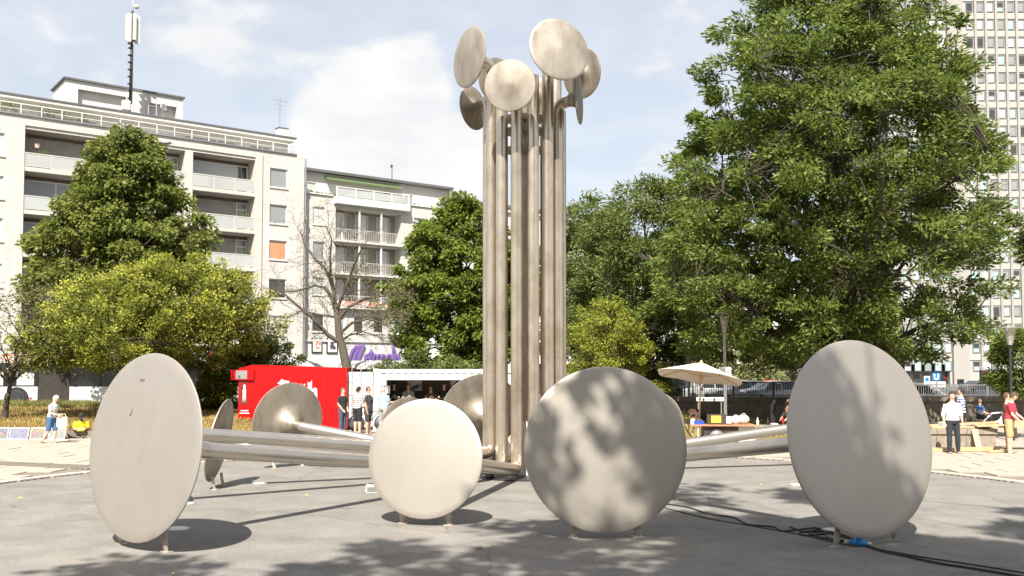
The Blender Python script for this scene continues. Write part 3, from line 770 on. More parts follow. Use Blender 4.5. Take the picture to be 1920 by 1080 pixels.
# nearly bare tree before the cinema, grown branch by branch
def bare_tree():
    rd = random.Random(5); Y = 56.0; p0 = at(652, 700, Y); base = Vector((p0.x, Y, ST))
    root = empty('bare_tree', base, 0, 'nearly leafless tree with a few olive leaves in front of the cinema front', 'tree')
    S = Y / F; tips = []; limb = MB(); tw = MB()
    def px(x, y, dy=0): q = at(x, y, Y + dy) - base; return q
    trunk_pts = [px(657, 735), px(650, 690), px(643, 655), px(636, 630), px(633, 600), px(630, 580)]
    b = MB(); b.tube(trunk_pts, [.30, .26, .24, .21, .18, .15], 12); b.build('trunk', 'bark_light', root, smooth=True)
    mains = [
        ([px(641, 645), px(615, 628, -.3), px(590, 600, -.6), px(560, 575, -.8), px(535, 553, -1), px(505, 545, -1.2)], .13),
        ([px(630, 582), px(622, 560, .3), px(610, 540, .5), px(590, 535, .8), px(560, 545, 1), px(530, 548, 1.2)], .11),
        ([px(630, 582), px(626, 545), px(618, 520), px(607, 500, .2), px(590, 485, .4), px(572, 460, .6), px(565, 440, .6)], .12),
        ([px(631, 585), px(640, 558, -.2), px(652, 530, -.4), px(660, 505, -.5), px(672, 480, -.6), px(680, 460, -.6)], .10),
        ([px(634, 600), px(655, 575, .4), px(685, 560, .7), px(715, 555, 1.0), px(742, 552, 1.2)], .11),
        ([px(638, 625), px(660, 605, -.5), px(690, 598, -.9), px(715, 605, -1.1), px(732, 612, -1.2)], .08),
        ([px(640, 640), px(655, 628, .5), px(680, 622, .8), px(700, 628, 1)], .07),
        ([px(626, 545), px(620, 510, -.5), px(619, 480, -.7), px(622, 450, -.8), px(612, 425, -.8)], .08),
        ([px(633, 595), px(600, 590, .9), px(565, 583, 1.6), px(540, 595, 2)], .07),
    ]
    def grow(p, d, ln, r_, lev):
        pts = [p]; q = p.copy(); dd = d.copy(); n = 5
        for i in range(n):
            dd = (dd + Vector((rd.uniform(-1, 1), rd.uniform(-1, 1), rd.uniform(-.9, .6))) * .28).normalized()
            q = q + dd * ln / n; pts.append(q.copy())
            if lev < 3 and i >= 1 and rd.random() < .85:
                sd = (dd + Vector((rd.uniform(-1, 1), rd.uniform(-1, 1), rd.uniform(-.8, .9))) * .9).normalized()
                grow(q, sd, ln * rd.uniform(.45, .75), r_ * .6, lev + 1)
        tw.tube(pts, [max(.006, r_ * (1 - .7 * i / n)) for i in range(n + 1)], 4, cap=False)
        tips.append(q.copy())
    for pts, r0 in mains:
        n = len(pts)
        limb.tube(pts, [r0 * (1 - .8 * i / (n - 1)) + .012 for i in range(n)], 7, cap=False)
        for i in range(1, n):
            for _ in range(3):
                d = (pts[i] - pts[i - 1]).normalized(); d = (d + Vector((rd.uniform(-1, 1), rd.uniform(-1, 1), rd.uniform(-.5, 1))) * .8).normalized()
                grow(pts[i - 1].lerp(pts[i], rd.random()), d, rd.uniform(.8, 1.9), .022, 1)
    limb.build('limb', 'bark_light', root, smooth=True)
    tag(tw.build('twigs', 'bark_light', root), kind='stuff')
    T_ = [t for t in tips]
    good = []
    for t in T_:
        wx = t + base; pxx = 960 + F * wx.x / wx.y; pyy = 690 - F * (wx.z - 2.5) / wx.y
        if pxx > 655 and 500 < pyy < 610: good.append(t)
        elif rd.random() < .06: good.append(t)
    C = np.array([tuple(t + base) for t in good]); D = np.tile(np.array([0, -.3, .2]), (len(C), 1))
    leaves_np(np.random.default_rng(9), C, D, 13, .32, .12, .055, .7, .3, .5, 'leaf_olive', 'crown', root, tuple(base))
bare_tree()

# the plane tree behind the photographer whose shade falls over the foreground
def shade_cut(p):  # crown gaps shaped so chosen sun patches fall on the discs
    def hit(Yp):                          # where the clump's shadow meets the upright plane Y = Yp
        k_ = (Yp - p[1]) / SY; return p[0] + SX * k_, p[2] - k_
    gx_, gy_ = p[0] + SX * p[2], p[1] + SY * p[2]
    x1, z1 = hit(15.4)
    if x1 < .05 and z1 > -2.0: return True              # clumps dropped so the small front disc stays sunlit
    x1, z1 = hit(13.4)
    if x1 < -1.7 and z1 > -1.0: return True
    x3, z3 = hit(14.1)
    if abs(x3 - (.98 + .26 * (2.2 - z3))) < .68 and -.3 < z3 < 2.8: return True
    x4, z4 = hit(13.8)
    if x4 > 3.6 and z4 > 2.0 - (x4 - 4.37) * 1.04 and z4 < 4.6 and x4 < 7.6: return True
    return False
tree('plane_tree', 'tall leafy tree behind the camera shading the foreground asphalt', (3.4, -5.0, 0), 22.5, [(0, .6), (.25, .95), (.55, 1), (.8, .8), (1, .3)], 8.2, 11.0, 91, n_clump=820, per=64, rc=.66, ln=.38, wd=.23, flat=.6, droop=.2, up=.8, lm='leaf_maple', trunk_r=.38, n_limb=40, shell=.9, lobes=.3, rise=.5, cut=shade_cut)

# unseen trees added behind the camera to darken reflections in the steel
for i, (x, y, sd) in enumerate(((-17, -20, 95), (-5, -24, 96), (9, -22, 97), (22, -18, 98))):
    tree('plane_tree', ('tree added behind the camera for reflections, at far left', 'tree added behind the camera for reflections, left of centre', 'tree added behind the camera for reflections, right of centre', 'tree added behind the camera for reflections, at far right')[i], (x, y, 0), 13, [(0, .7), (.3, 1), (.6, .95), (.85, .7), (1, .3)], 6, 2.5, sd, n_clump=90, per=90, rc=1.4, ln=.6, wd=.34, lm='leaf_maple', trunk_r=.3, n_limb=12, shell=.8, group='unseen trees added for reflections')
# ------------------------------------------------------------------ buildings
def clad_mat(name, c, c2, bw, bh, mortar):
    m = bpy.data.materials.new(name); m.use_nodes = True; t = m.node_tree; b = t.nodes['Principled BSDF']; b.inputs['Roughness'].default_value = .8
    g = t.nodes.new('ShaderNodeTexCoord'); s = t.nodes.new('ShaderNodeSeparateXYZ'); t.links.new(g.outputs['Object'], s.inputs[0])
    cb = t.nodes.new('ShaderNodeCombineXYZ'); ad = t.nodes.new('ShaderNodeMath'); ad.operation = 'ADD'
    t.links.new(s.outputs[0], ad.inputs[0]); t.links.new(s.outputs[1], ad.inputs[1]); t.links.new(ad.outputs[0], cb.inputs[0]); t.links.new(s.outputs[2], cb.inputs[1])
    br = t.nodes.new('ShaderNodeTexBrick'); br.inputs['Scale'].default_value = 1; br.inputs['Brick Width'].default_value = bw; br.inputs['Row Height'].default_value = bh; br.inputs['Mortar Size'].default_value = .012
    br.inputs['Color1'].default_value = (*c, 1); br.inputs['Color2'].default_value = (*c2, 1); br.inputs['Mortar'].default_value = (*mortar, 1)
    t.links.new(cb.outputs[0], br.inputs['Vector'])
    n = t.nodes.new('ShaderNodeTexNoise'); n.inputs['Scale'].default_value = .7; n.inputs['Detail'].default_value = 7; n.inputs['Roughness'].default_value = .65
    mp = t.nodes.new('ShaderNodeMapping'); mp.inputs['Scale'].default_value = (2.0, 2.0, .5); t.links.new(g.outputs['Object'], mp.inputs[0]); t.links.new(mp.outputs[0], n.inputs['Vector'])
    r = t.nodes.new('ShaderNodeMapRange'); t.links.new(n.outputs[0], r.inputs[0]); r.inputs[1].default_value = .3; r.inputs[2].default_value = .7; r.inputs[3].default_value = .86; r.inputs[4].default_value = 1.08
    v = t.nodes.new('ShaderNodeVectorMath'); v.operation = 'SCALE'; t.links.new(br.outputs[0], v.inputs[0]); t.links.new(r.outputs[0], v.inputs['Scale']); t.links.new(v.outputs[0], b.inputs['Base Color'])
    M[name] = m
clad_mat('travertine', (.52, .50, .465), (.46, .44, .405), 1.1, .17, (.39, .37, .335))
mat('travertine_plain', (.46, .43, .39), .8, var=.08, scale=3)
mat('render_beige', (.46, .44, .40), .9, var=.08, scale=.8, bump=.1)
mat('render_white', (.50, .485, .455), .9, var=.05, scale=.8)
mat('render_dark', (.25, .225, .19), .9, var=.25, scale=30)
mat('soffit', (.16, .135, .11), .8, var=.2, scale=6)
mat('roof_edge', (.10, .10, .10), .6, var=.1)
mat('roof_grey', (.18, .18, .18), .9, var=.1)
mat('awning_green', (.10, .15, .055), .8, var=.1)
def glass(name, c, rough=.06, spec=.7):
    m = mat(name, c, rough, var=.12, scale=.35, spec=spec, coat=.4); return m
glass('pane_grey', (.22, .23, .225)); glass('pane_dark', (.035, .034, .032)); glass('pane_light', (.42, .43, .41)); glass('pane_orange', (.50, .22, .11)); glass('pane_blue', (.30, .40, .44))
glass('pane_green', (.30, .42, .38)); glass('pane_curtain', (.50, .50, .47), .2); glass('pane_balcony', (.36, .37, .355), .25)
mat('shutter', (.38, .365, .335), .7, var=.1, scale=2)
mat('purple', (.16, .10, .30), .5, var=.08)
mat('poster_red', (.62, .16, .14), .5, c2=(.70, .62, .55), scale=5, thr=(.46, .54))
mat('poster_dark', (.60, .58, .55), .5, c2=(.05, .05, .08), scale=4, thr=(.47, .53))
mat('poster_violet', (.55, .40, .42), .5, c2=(.10, .06, .12), scale=7, thr=(.46, .54))

class Bld:
    def __init__(s, name, label, O, rz, cat='building', group=None):
        s.O = Vector((O[0], O[1], 0)); s.rz = rz; s.root = empty(name, s.O, rz, label, cat, group)
        s.t = Vector((math.cos(rz), math.sin(rz), 0)); s.n = Vector((-math.sin(rz), math.cos(rz), 0))
    def fac(s, px, py, v=0.0):
        d = pdir(px, py); c0 = Vector((0, 0, CAMZ)); P = s.O + s.n * v
        k = (P - c0).dot(s.n) / d.dot(s.n); q = c0 + d * k - s.O
        return q.dot(s.t), q.z
    def u(s, px, py=500, v=0.0): return s.fac(px, py, v)[0]
    def z(s, px, py, v=0.0): return s.fac(px, py, v)[1]
    def wall(s, name, m, u0, u1, z0, z1, ops, depth=.3, v=0.0, back=8.0, reveal=None):
        """front sheet with real openings and reveals; ops: (u0,u1,z0,z1,depth)"""
        b = MB(); us = sorted(set([u0, u1] + [o for q in ops for o in q[:2]])); zs = sorted(set([z0, z1] + [o for q in ops for o in q[2:4]]))
        us = [x for x in us if u0 <= x <= u1]; zs = [x for x in zs if z0 <= x <= z1]
        for i in range(len(us) - 1):
            for j in range(len(zs) - 1):
                cu, cz = (us[i] + us[i + 1]) / 2, (zs[j] + zs[j + 1]) / 2
                if any(q[0] < cu < q[1] and q[2] < cz < q[3] for q in ops): continue
                b.quad((us[i], v, zs[j]), (us[i + 1], v, zs[j]), (us[i + 1], v, zs[j + 1]), (us[i], v, zs[j + 1]))
        b.mi = 1 if reveal else 0
        for q in ops:
            d = v + (q[4] if len(q) > 4 else depth); a0, a1, c0, c1 = q[:4]
            b.quad((a0, v, c0), (a0, d, c0), (a0, d, c1), (a0, v, c1)); b.quad((a1, v, c0), (a1, v, c1), (a1, d, c1), (a1, d, c0))
            b.quad((a0, v, c1), (a0, d, c1), (a1, d, c1), (a1, v, c1)); b.quad((a0, v, c0), (a1, v, c0), (a1, d, c0), (a0, d, c0))
        b.mi = 0
        # sides, top and back
        b.quad((u0, v, z0), (u0, v, z1), (u0, back, z1), (u0, back, z0)); b.quad((u1, v, z0), (u1, back, z0), (u1, back, z1), (u1, v, z1))
        b.quad((u0, v, z1), (u1, v, z1), (u1, back, z1), (u0, back, z1)); b.quad((u0, back, z0), (u0, back, z1), (u1, back, z1), (u1, back, z0))
        return b.build(name, [m, reveal] if reveal else m, s.root)
    def window(s, u0, u1, z0, z1, v, fm='white_paint', pm='pane_grey', fw=.07, mull=(), sill=None, trans=()):
        f = MB(); e = .0
        f.box(u0, u0 + fw, v - .03, v + .05, z0, z1); f.box(u1 - fw, u1, v - .03, v + .05, z0, z1)
        f.box(u0 + fw, u1 - fw, v - .028, v + .05, z1 - fw, z1); f.box(u0 + fw, u1 - fw, v - .028, v + .05, z0, z0 + fw)
        for x in mull: f.box(x - fw / 2, x + fw / 2, v - .026, v + .045, z0 + fw, z1 - fw)
        for x in trans: f.box(u0 + fw, u1 - fw, v - .024, v + .042, x - fw / 2, x + fw / 2)
        w_ = f.build('window', fm, s.root)
        p_ = MB(); p_.box(u0 + fw * .5, u1 - fw * .5, v + .0, v + .02, z0 + fw * .5, z1 - fw * .5); p_.build('pane', pm, w_)
        if sill:
            q = MB(); q.box(u0 - .06, u1 + .06, sill[0], sill[1], z0 - .09, z0 - .002); q.build('sill', sill[2], w_)
        return w_
    def part(s, name, m, *boxes):
        b = MB()
        for q in boxes: b.box(*q)
        return b.build(name, m, s.root)

FR = math.atan2(1800, 2340)
# ---- pale stone apartment block on the left
A = Bld('apartment_block', 'pale stone apartment block with deep balconies and rooftop antenna mast', (-16.8, 77.0), FR)
UR = A.u(568, 450); ZP = 19.6
u_w0, u_w1 = A.u(505, 450), A.u(538, 450)
zt = [A.z(521, y) for y in (316, 384, 451, 523, 592)]; wh = A.z(521, 316) - A.z(521, 352)
ops = []; wins = []
pms = ['pane_grey', 'pane_grey', 'pane_orange', 'pane_dark', 'pane_curtain']
for i, z in enumerate(zt): ops.append((u_w0, u_w1, z - wh, z, .16)); wins.append((u_w0, u_w1, z - wh, z, pms[i]))
ul = A.u(0, 300); lw0, lw1 = ul - 1.2, A.u(8, 300)
for i, z in enumerate(zt): ops.append((lw0, lw1, z - wh - .1, z - .1, .16)); wins.append((lw0, lw1, z - wh - .1, z - .1, 'pane_light'))
# balcony recesses
bz_top = A.z(359, 284); fl = [A.z(357, 348)]
pitch = (zt[0] - zt[4]) / 4
bays = [(A.u(359, 450), A.u(477, 450)), (A.u(205, 450), A.u(345, 450)), (A.u(42, 450), A.u(192, 450))]
rows = []
for i in range(6):
    t_ = bz_top - i * pitch; f_ = fl[0] - i * pitch
    rows.append((f_, t_ if i else bz_top))
BD = 1.5
for (a0, a1) in bays:
    for i, (f_, t_) in enumerate(rows):
        if f_ < .8: continue
        ops.append((a0, a1, f_, min(t_, f_ + pitch - .30), BD))
UL = A.u(-420, 400)
A.wall('wall', 'travertine', UL, UR, -.5, ZP, ops, reveal='travertine_plain')
for q in wins: A.window(q[0], q[1], q[2], q[3], .12, pm=q[4], sill=(-.07, .12, 'travertine_plain'))
r5 = random.Random(12)
for bi, (a0, a1) in enumerate(bays):
    for i, (f_, t_) in enumerate(rows):
        if f_ < .8: continue
        tz = min(t_, f_ + pitch - .30)
        # rear wall: glazing or roller blind
        dark = r5.random()
        xm = a0 + (a1 - a0) * .80
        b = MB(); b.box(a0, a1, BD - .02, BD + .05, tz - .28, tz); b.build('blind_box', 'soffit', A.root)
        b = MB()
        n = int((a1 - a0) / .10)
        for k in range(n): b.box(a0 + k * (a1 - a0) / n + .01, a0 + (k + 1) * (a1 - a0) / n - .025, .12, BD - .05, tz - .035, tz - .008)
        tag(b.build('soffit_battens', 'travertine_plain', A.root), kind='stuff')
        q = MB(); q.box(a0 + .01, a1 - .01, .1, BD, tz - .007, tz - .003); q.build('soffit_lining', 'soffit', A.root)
        if (bi == 0 and i in (1, 2)) or (bi == 1 and i in (0, 1)) or (bi == 2 and i == 0):
            w_ = A.window(a0 + .05, xm - .04, f_ + .03, tz - .29, BD - .10, pm='shutter', fw=.05, mull=[a0 + (xm - a0) * k / 4 for k in (1, 2, 3)], fm='shutter')
            sl_ = MB(); nn = 26
            for k in range(nn):
                zz = f_ + .1 + (tz - .4 - f_) * k / nn; sl_.box(a0 + .1, xm - .1, BD - .145, BD - .125, zz, zz + .05)
            tag(sl_.build('blind_slat', 'shutter', w_), kind='stuff')
            A.window(xm, a1 - .05, f_ + .03, tz - .29, BD - .10, pm='pane_grey', fw=.09, trans=[tz - .85])
        else:
            A.window(a0 + .05, xm, f_ + .03, tz - .29, BD - .10, pm='pane_light' if i in (0, 3) else 'pane_grey', fw=.10, mull=[a0 + (a1 - a0) * .10] if bi == 0 else [a0 + (a1 - a0) * .45])
            A.window(xm + .02, a1 - .05, f_ + .03, tz - .29, BD - .10, pm='pane_dark' if i == 0 else 'pane_grey', fw=.10)
        # floor slab edge and railing
        A.part('balcony_slab', 'travertine_plain', (a0 - .001, a1 + .001, -.06, .25, f_ - .29, f_ - .002))
        rl = MB(); hz = .98
        rl.box(a0 + .03, a1 - .03, -.05, .0, f_ + hz - .06, f_ + hz); rl.box(a0 + .03, a1 - .03, -.045, -.005, f_ + .05, f_ + .09)
        for k in range(4):
            x = a0 + .05 + (a1 - a0 - .10) * k / 3; rl.box(x - .03, x + .03, -.048, -.002, f_, f_ + hz - .06)
        ro = rl.build('railing', 'offwhite', A.root)
        for k in range(3):
            x0 = a0 + .09 + (a1 - a0 - .10) * k / 3; x1 = a0 + .01 + (a1 - a0 - .10) * (k + 1) / 3
            g_ = MB(); g_.box(x0, x1, -.03, -.018, f_ + .10, f_ + hz - .08); g_.build('railing_panel', 'pane_balcony', ro)
# plants and things kept on some balconies
rngb = np.random.default_rng(14)
for (bi, i, f) in ((0, 1, .85), (0, 3, .35), (0, 2, .9), (2, 0, .25), (2, 2, .6), (1, 3, .8), (0, 4, .6)):
    a0, a1 = bays[bi]; f_ = rows[i][0]; u_ = a0 + (a1 - a0) * f
    if f_ < .8: continue
    pt = MB(); pt.box(u_ - .4, u_ + .4, .04, .26, f_ + .78, f_ + .98); pt.build('planter_box', 'render_dark', A.root)
    c = np.array([[u_ + rngb.uniform(-.4, .4), .12, f_ + 1.02 + rngb.uniform(0, .2)] for _ in range(9)])
    leaves_np(rngb, c, np.tile([0, -.4, .4], (9, 1)), 16, .14, .10, .05, .8, .2, .5, 'leaf_shrub', 'balcony_plant', A.root, (0, 0, 0))
# raised frame around the bays, corner pier, parapet cap
f0, f1 = A.u(30, 450), A.u(490, 450)
A.part('bay_frame', 'travertine_plain', (bays[0][1] + .001, f1, -.10, -.002, .8, bz_top + .55), (bays[0][0] - .55, bays[0][0] - .001, -.08, -.002, .8, bz_top + .0), (f0, bays[2][0] - .001, -.10, -.002, .8, bz_top + .55), (bays[2][0], bays[0][1], -.09, -.002, bz_top + .22, bz_top + .55))
A.part('corner_pier', 'travertine_plain', (UR - .62, UR - .004, -.14, -.003, -.4, ZP + .12))
A.part('parapet_cap', 'grey_metal', (UL, UR - .63, -.12, .25, ZP + .002, ZP + .09))
b = MB(); b.tube([(UR + .12, -.12, 0), (UR + .12, -.12, ZP - .2)], .07, 8)
for zz in (6.5, 9.8, 14.4, 17.2): b.box(UR + .02, UR + .22, -.22, -.02, zz, zz + .35)
b.build('downpipe', 'grey_metal', A.root)
# pots on balconies
for (px, py, w_) in ((480, 352, .25), (70, 275, .5), (470, 350, .2)):
    u_, z_ = A.fac(px, py, .5); pt = MB(); pt.lathe([(.12, 0), (.17, .28), (.14, .28), (.0, .2)], Matrix.Translation((u_, .5, z_ - .1)), 12); pt.build('flower_pot', 'poster_red', A.root)
# roof terrace: penthouse set back
V1 = 2.2; zr = A.z(270, 213, V1 - 1.06) - .06
pu0, pu1 = UL, A.u(541, 250, V1)
po = []; pw = []
for (x0, x1, pm) in ((-60, 60, 'pane_light'), (70, 182, 'pane_grey'), (245, 330, 'pane_light'), (345, 445, 'pane_grey'), (468, 508, 'pane_grey'), (150, 180, 'pane_dark'), (512, 530, 'pane_light')):
    a0, a1 = A.u(x0, 240, V1), A.u(x1, 240, V1)
    if any(not (a1 <= q[0] or a0 >= q[1]) for q in po): continue
    po.append((a0, a1, ZP + .12, zr - .75, .15)); pw.append((a0, a1, pm))
A.wall('penthouse_wall', 'render_white', pu0, pu1, ZP, zr - .25, po, v=V1, back=8)
for (a0, a1, pm) in pw: A.window(a0, a1, ZP + .12, zr - .75, V1 + .1, pm=pm, fw=.10, mull=[a0 + (a1 - a0) * .62] if a1 - a0 > 1.5 else ())
rf = A.part('penthouse_roof', 'render_white', (pu0, pu1 + .15, V1 - 1.0, 9, zr - .28, zr - .06))
e_ = MB(); e_.box(pu0, pu1 + .25, V1 - 1.06, 9.1, zr - .055, zr + .06); e_.build('roof_edging', 'roof_edge', rf)
rl = MB(); rl.box(UL, UR - .2, .12, .17, ZP + .80, ZP + .86); rl.box(UL, UR - .2, .13, .16, ZP + .45, ZP + .48)
for k in range(26): rl.box(UL + (UR - UL) * k / 26, UL + (UR - UL) * k / 26 + .05, .12, .17, ZP + .09, ZP + .8)
rl.build('roof_railing', 'white_paint', A.root)
leafn = MB()
# terrace plants
rng = np.random.default_rng(4)
for (px, wid) in ((75, .8), (140, 1.2), (20, .6)):
    u_, z_ = A.fac(px, 215, .6); c = np.array([[u_ + rng.uniform(-wid, wid), .6, ZP + .3 + rng.uniform(0, .6)] for _ in range(14)])
    leaves_np(rng, c, np.tile([0, -.4, .4], (14, 1)), 24, .22, .12, .06, .8, .2, .5, 'leaf_shrub', 'terrace_plant', A.root, (0, 0, 0))
# stair and lift housing on the roof
V2 = 5.0; q0, q1 = A.u(122, 180, V2), A.u(343, 200, V2); zb = A.z(230, 166, V2)
A.wall('lift_house', 'render_white', q0, q1, zr, zb, [(q0 + .9, q0 + 5.0, zr + .3, zb - .6, .4), (q1 - 2.6, q1 - .5, zr + .2, zb - .75, .5)], v=V2, back=9, reveal='shutter')
A.part('lift_house_back', 'render_white', (q0 + .9, q0 + 5.0, V2 + .4, V2 + .45, zr + .3, zb - .6), (q1 - 2.6, q1 - .5, V2 + .5, V2 + .55, zr + .2, zb - .75))
A.part('lift_house_cap', 'roof_edge', (q0 - .15, q1 + .12, V2 - .15, 9.2, zb + .002, zb + .14))
A.part('duct', 'render_white', (q1 - 4.4, q1 - 3.1, V2 - .5, V2 - .002, zr + .1, zb - .25))
# antenna mast
mu, mz = A.fac(243, 195, 3.2)
mtop = A.z(246, 20, 3.2)
ms = MB(); ms.tube([(mu, 3.2, zr), (mu + .1, 3.2, mtop)], .09, 10); mast = ms.build('antenna_mast', 'dark_metal', A.root, smooth=True)
cb_ = MB()
for k in range(12):
    zz = mz + .4 + k * .55; cb_.box(mu - .17, mu + .17, 3.06, 3.34, zz, zz + .05)
cb_.tube([(mu + .12, 3.1, mz), (mu + .13, 3.1, mtop - 2.6)], .05, 6); cb_.build('cable_clamp', 'black', mast)
for k in range(3):
    an = R(100 + 120 * k); x, y = mu + .1 + .38 * math.cos(an), 3.2 + .38 * math.sin(an)
    a_ = MB(); a_.box(x - .15, x + .15, y - .07, y + .07, mtop - 2.5, mtop - .35); a_.build('antenna_panel', 'offwhite', mast)
for k in range(3):
    an = R(40 + 120 * k); x, y = mu + .1 + .36 * math.cos(an), 3.2 + .36 * math.sin(an)
    a_ = MB(); a_.box(x - .12, x + .12, y - .06, y + .06, mtop - 2.3, mtop - .3); a_.build('antenna_panel', 'offwhite', mast)
a_ = MB(); a_.tube([(mu + .1, 3.2, mtop - .3), (mu + .12, 3.2, mtop + 1.5)], .025, 6); a_.ell((mu + .35, 3.1, mtop + .35), (.22, .16, .18)); a_.build('link_dish', 'offwhite', mast, smooth=True)
A.part('mast_cabinet', 'offwhite', (mu - .65, mu - .1, 2.6, 3.0, zr + .55, zr + 1.25), (mu + .25, mu + .6, 2.7, 3.0, zr + .06, zr + 1.1))
b = MB(); b.tube([(mu + 1.9, 2.9, zr), (mu + 1.9, 2.9, zr + 1.9)], .04, 6); b.tube([(mu + 1.3, 2.9, zr + 1.2), (mu + 2.4, 2.9, zr + 1.2)], .03, 6); b.tube([(mu + 1.3, 2.9, zr), (mu + 1.3, 2.9, zr + 1.2)], .03, 6); b.tube([(mu + 2.4, 2.9, zr), (mu + 2.4, 2.9, zr + 1.2)], .03, 6); b.build('roof_handrail', 'alu', A.root)
du, dz = A.fac(307, 203, 2.6); b = MB(); b.lathe([(0, .0), (.2, .02), (.34, .08), (.345, .09), (.2, .04), (0, .02)], Matrix.Translation((du, 2.6, dz)) @ align((.35, -.9, .3)), 20); b.build('satellite_dish', 'grey_metal', A.root, smooth=True)
b = MB(); b.tube([(du, 2.7, dz), (du, 2.7, zr)], .03, 6); b.build('dish_pole', 'grey_metal', A.root)
for (px, py, w_, h_) in ((529, 252, .85, 1.35), (492, 245, .5, .4), (412, 232, .8, .3), (36, 175, 1.2, .35), (185, 190, .6, .3)):
    u_, _ = A.fac(px, py, 5.5); b = MB(); b.box(u_ - w_ / 2, u_ + w_ / 2, 5.2, 5.9, zr, zr + h_ + .4); c_ = b.build('chimney', 'render_white', A.root)
    k_ = MB(); k_.box(u_ - w_ / 2 - .05, u_ + w_ / 2 + .05, 5.15, 5.95, zr + h_ + .402, zr + h_ + .47); k_.build('chimney_cap', 'grey_metal', c_)
u_, z_ = A.fac(525, 190, 5.6); b = MB(); b.tube([(u_, 5.6, zr), (u_, 5.6, z_ + .3)], .03, 6)
for k, l_ in enumerate((.7, .55, .4)): b.tube([(u_ - l_, 5.6, z_ - k * .35), (u_ + l_, 5.6 - .2, z_ - k * .35)], .015, 4)
for k in range(5): b.tube([(u_ - .6 + k * .28, 5.5, z_ - .12), (u_ - .6 + k * .28, 5.4, z_ + .12)], .01, 4)
b.build('tv_antenna', 'grey_metal', A.root)

# ---- the lower house with the cinema
B = Bld('cinema_house', 'lower beige house with railed balconies and purple cinema lettering', A.O + A.t * (UR + .25) + A.n * .35, FR)
b0 = 0.0; b1 = B.u(862, 400); Z1 = B.z(576, 362)
ops = []; W = []
rowsB = [(B.z(597, y0), B.z(597, y1)) for (y0, y1) in ((421, 388), (488, 453), (553, 520), (622, 590))]
cols_l = (B.u(587, 450), B.u(609, 450)); cols_r = (B.u(776, 450), B.u(797, 450))
pl = ['pane_curtain', 'pane_grey', 'pane_light', 'pane_dark']
for i, (z0, z1) in enumerate(rowsB):
    ops.append((*cols_l, z0, z1, .15)); W.append((*cols_l, z0, z1, pl[i]))
    if i < 3: ops.append((*cols_r, z0, z1, .15)); W.append((*cols_r, z0, z1, 'pane_blue' if i == 0 else 'pane_curtain'))
z0, z1 = rowsB[3]
for (x0, x1, pm) in ((664, 682, 'pane_dark'), (701, 719, 'pane_dark'), (738, 754, 'pane_blue'), (628, 646, 'pane_grey')):
    q = (B.u(x0, 600), B.u(x1, 600)); ops.append((*q, z0, z1, .15)); W.append((*q, z0, z1, pm))
# balcony niche: three storeys
n0, n1 = B.u(629, 450), B.u(752, 450)
bz = [(B.z(690, 455), B.z(690, 396)), (B.z(690, 515), B.z(690, 461)), (B.z(690, 577), B.z(690, 521))]
for (f_, t_) in bz: ops.append((n0, n1, f_, t_, 1.1))
gz = B.z(690, 640)
B.wall('wall', 'render_beige', b0, b1, gz, Z1, ops, back=9, reveal='render_beige')
B.wall('ground_floor_wall', 'render_white', b0, b1, -.5, gz - .004, [], back=9)
for q in W: B.window(q[0], q[1], q[2], q[3], .10, pm=q[4], fw=.06, sill=(-.06, .10, 'render_beige'))
for (f_, t_) in bz:
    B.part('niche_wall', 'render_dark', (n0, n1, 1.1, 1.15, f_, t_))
    for k in range(3):
        a0 = n0 + (n1 - n0) * (k + .12) / 3; a1 = n0 + (n1 - n0) * (k + .72) / 3
        B.window(a0, a0 + (a1 - a0) * .25, f_ + .9, t_ - .25, 1.03, pm='pane_grey', fw=.05)
        B.window(a0 + (a1 - a0) * .27, a1 - (a1 - a0) * .22, f_ + .05, t_ - .2, 1.02, pm='pane_curtain', fw=.13)
        B.window(a1 - (a1 - a0) * .20, a1, f_ + .9, t_ - .25, 1.03, pm='pane_grey', fw=.05)
    for k in (1, 2):
        x = n0 + (n1 - n0) * k / 3; B.part('balcony_post', 'white_paint', (x - .06, x + .06, -.28, -.16, f_, t_))
    B.part('balcony_slab', 'offwhite', (n0 - .25, n1 + .3, -.45, .2, f_ - .17, f_ - .004))
    rl = MB(); rl.box(n0 - .2, n1 + .25, -.42, -.38, f_ + .88, f_ + .92); rl.box(n0 - .2, n1 + .25, -.415, -.385, f_ + .06, f_ + .09)
    nb = 40
    for k in range(nb + 1):
        x = n0 - .2 + (n1 - n0 + .45) * k / nb; rl.box(x - .012, x + .012, -.41, -.39, f_ + .09, f_ + .88)
    rl.build('railing', 'offwhite', B.root)
b = MB(); b.box(n0, n1, .1, .2, bz[2][0], bz[2][0] + .5); b.build('flower_box', 'poster_red', B.root)
B.part('string_course', 'offwhite', (b0 + .01, b1 - .01, -.12, -.002, gz - .10, gz + .06))
# roof storey, set back, with a wide terrace balcony
t0, t1 = B.u(629, 380), B.u(758, 380)
B.part('terrace_slab', 'white_paint', (t0 - .2, t1 + .25, -.6, .3, Z1 - .62, Z1 - .05), (b0, t0 - .21, -.12, .2, Z1 + .002, Z1 + .08), (t1 + .26, b1, -.12, .2, Z1 + .002, Z1 + .08))
tr = MB(); tr.box(t0 - .2, t1 + .2, -.55, -.5, Z1 + .72, Z1 + .78); ro = None
for k in range(5):
    x = t0 - .15 + (t1 - t0 + .3) * k / 4; tr.box(x - .05, x + .05, -.56, -.49, Z1 - .05, Z1 + .72)
ro = tr.build('terrace_railing', 'white_paint', B.root)
for k in range(4):
    x0 = t0 - .09 + (t1 - t0 + .3) * k / 4; x1 = t0 - .21 + (t1 - t0 + .3) * (k + 1) / 4
    g_ = MB(); g_.box(x0, x1, -.535, -.52, Z1 + .02, Z1 + .62); g_.build('railing_panel', 'pane_balcony', ro)
VB = 1.6; zB = B.z(690, 334, VB)
po = []
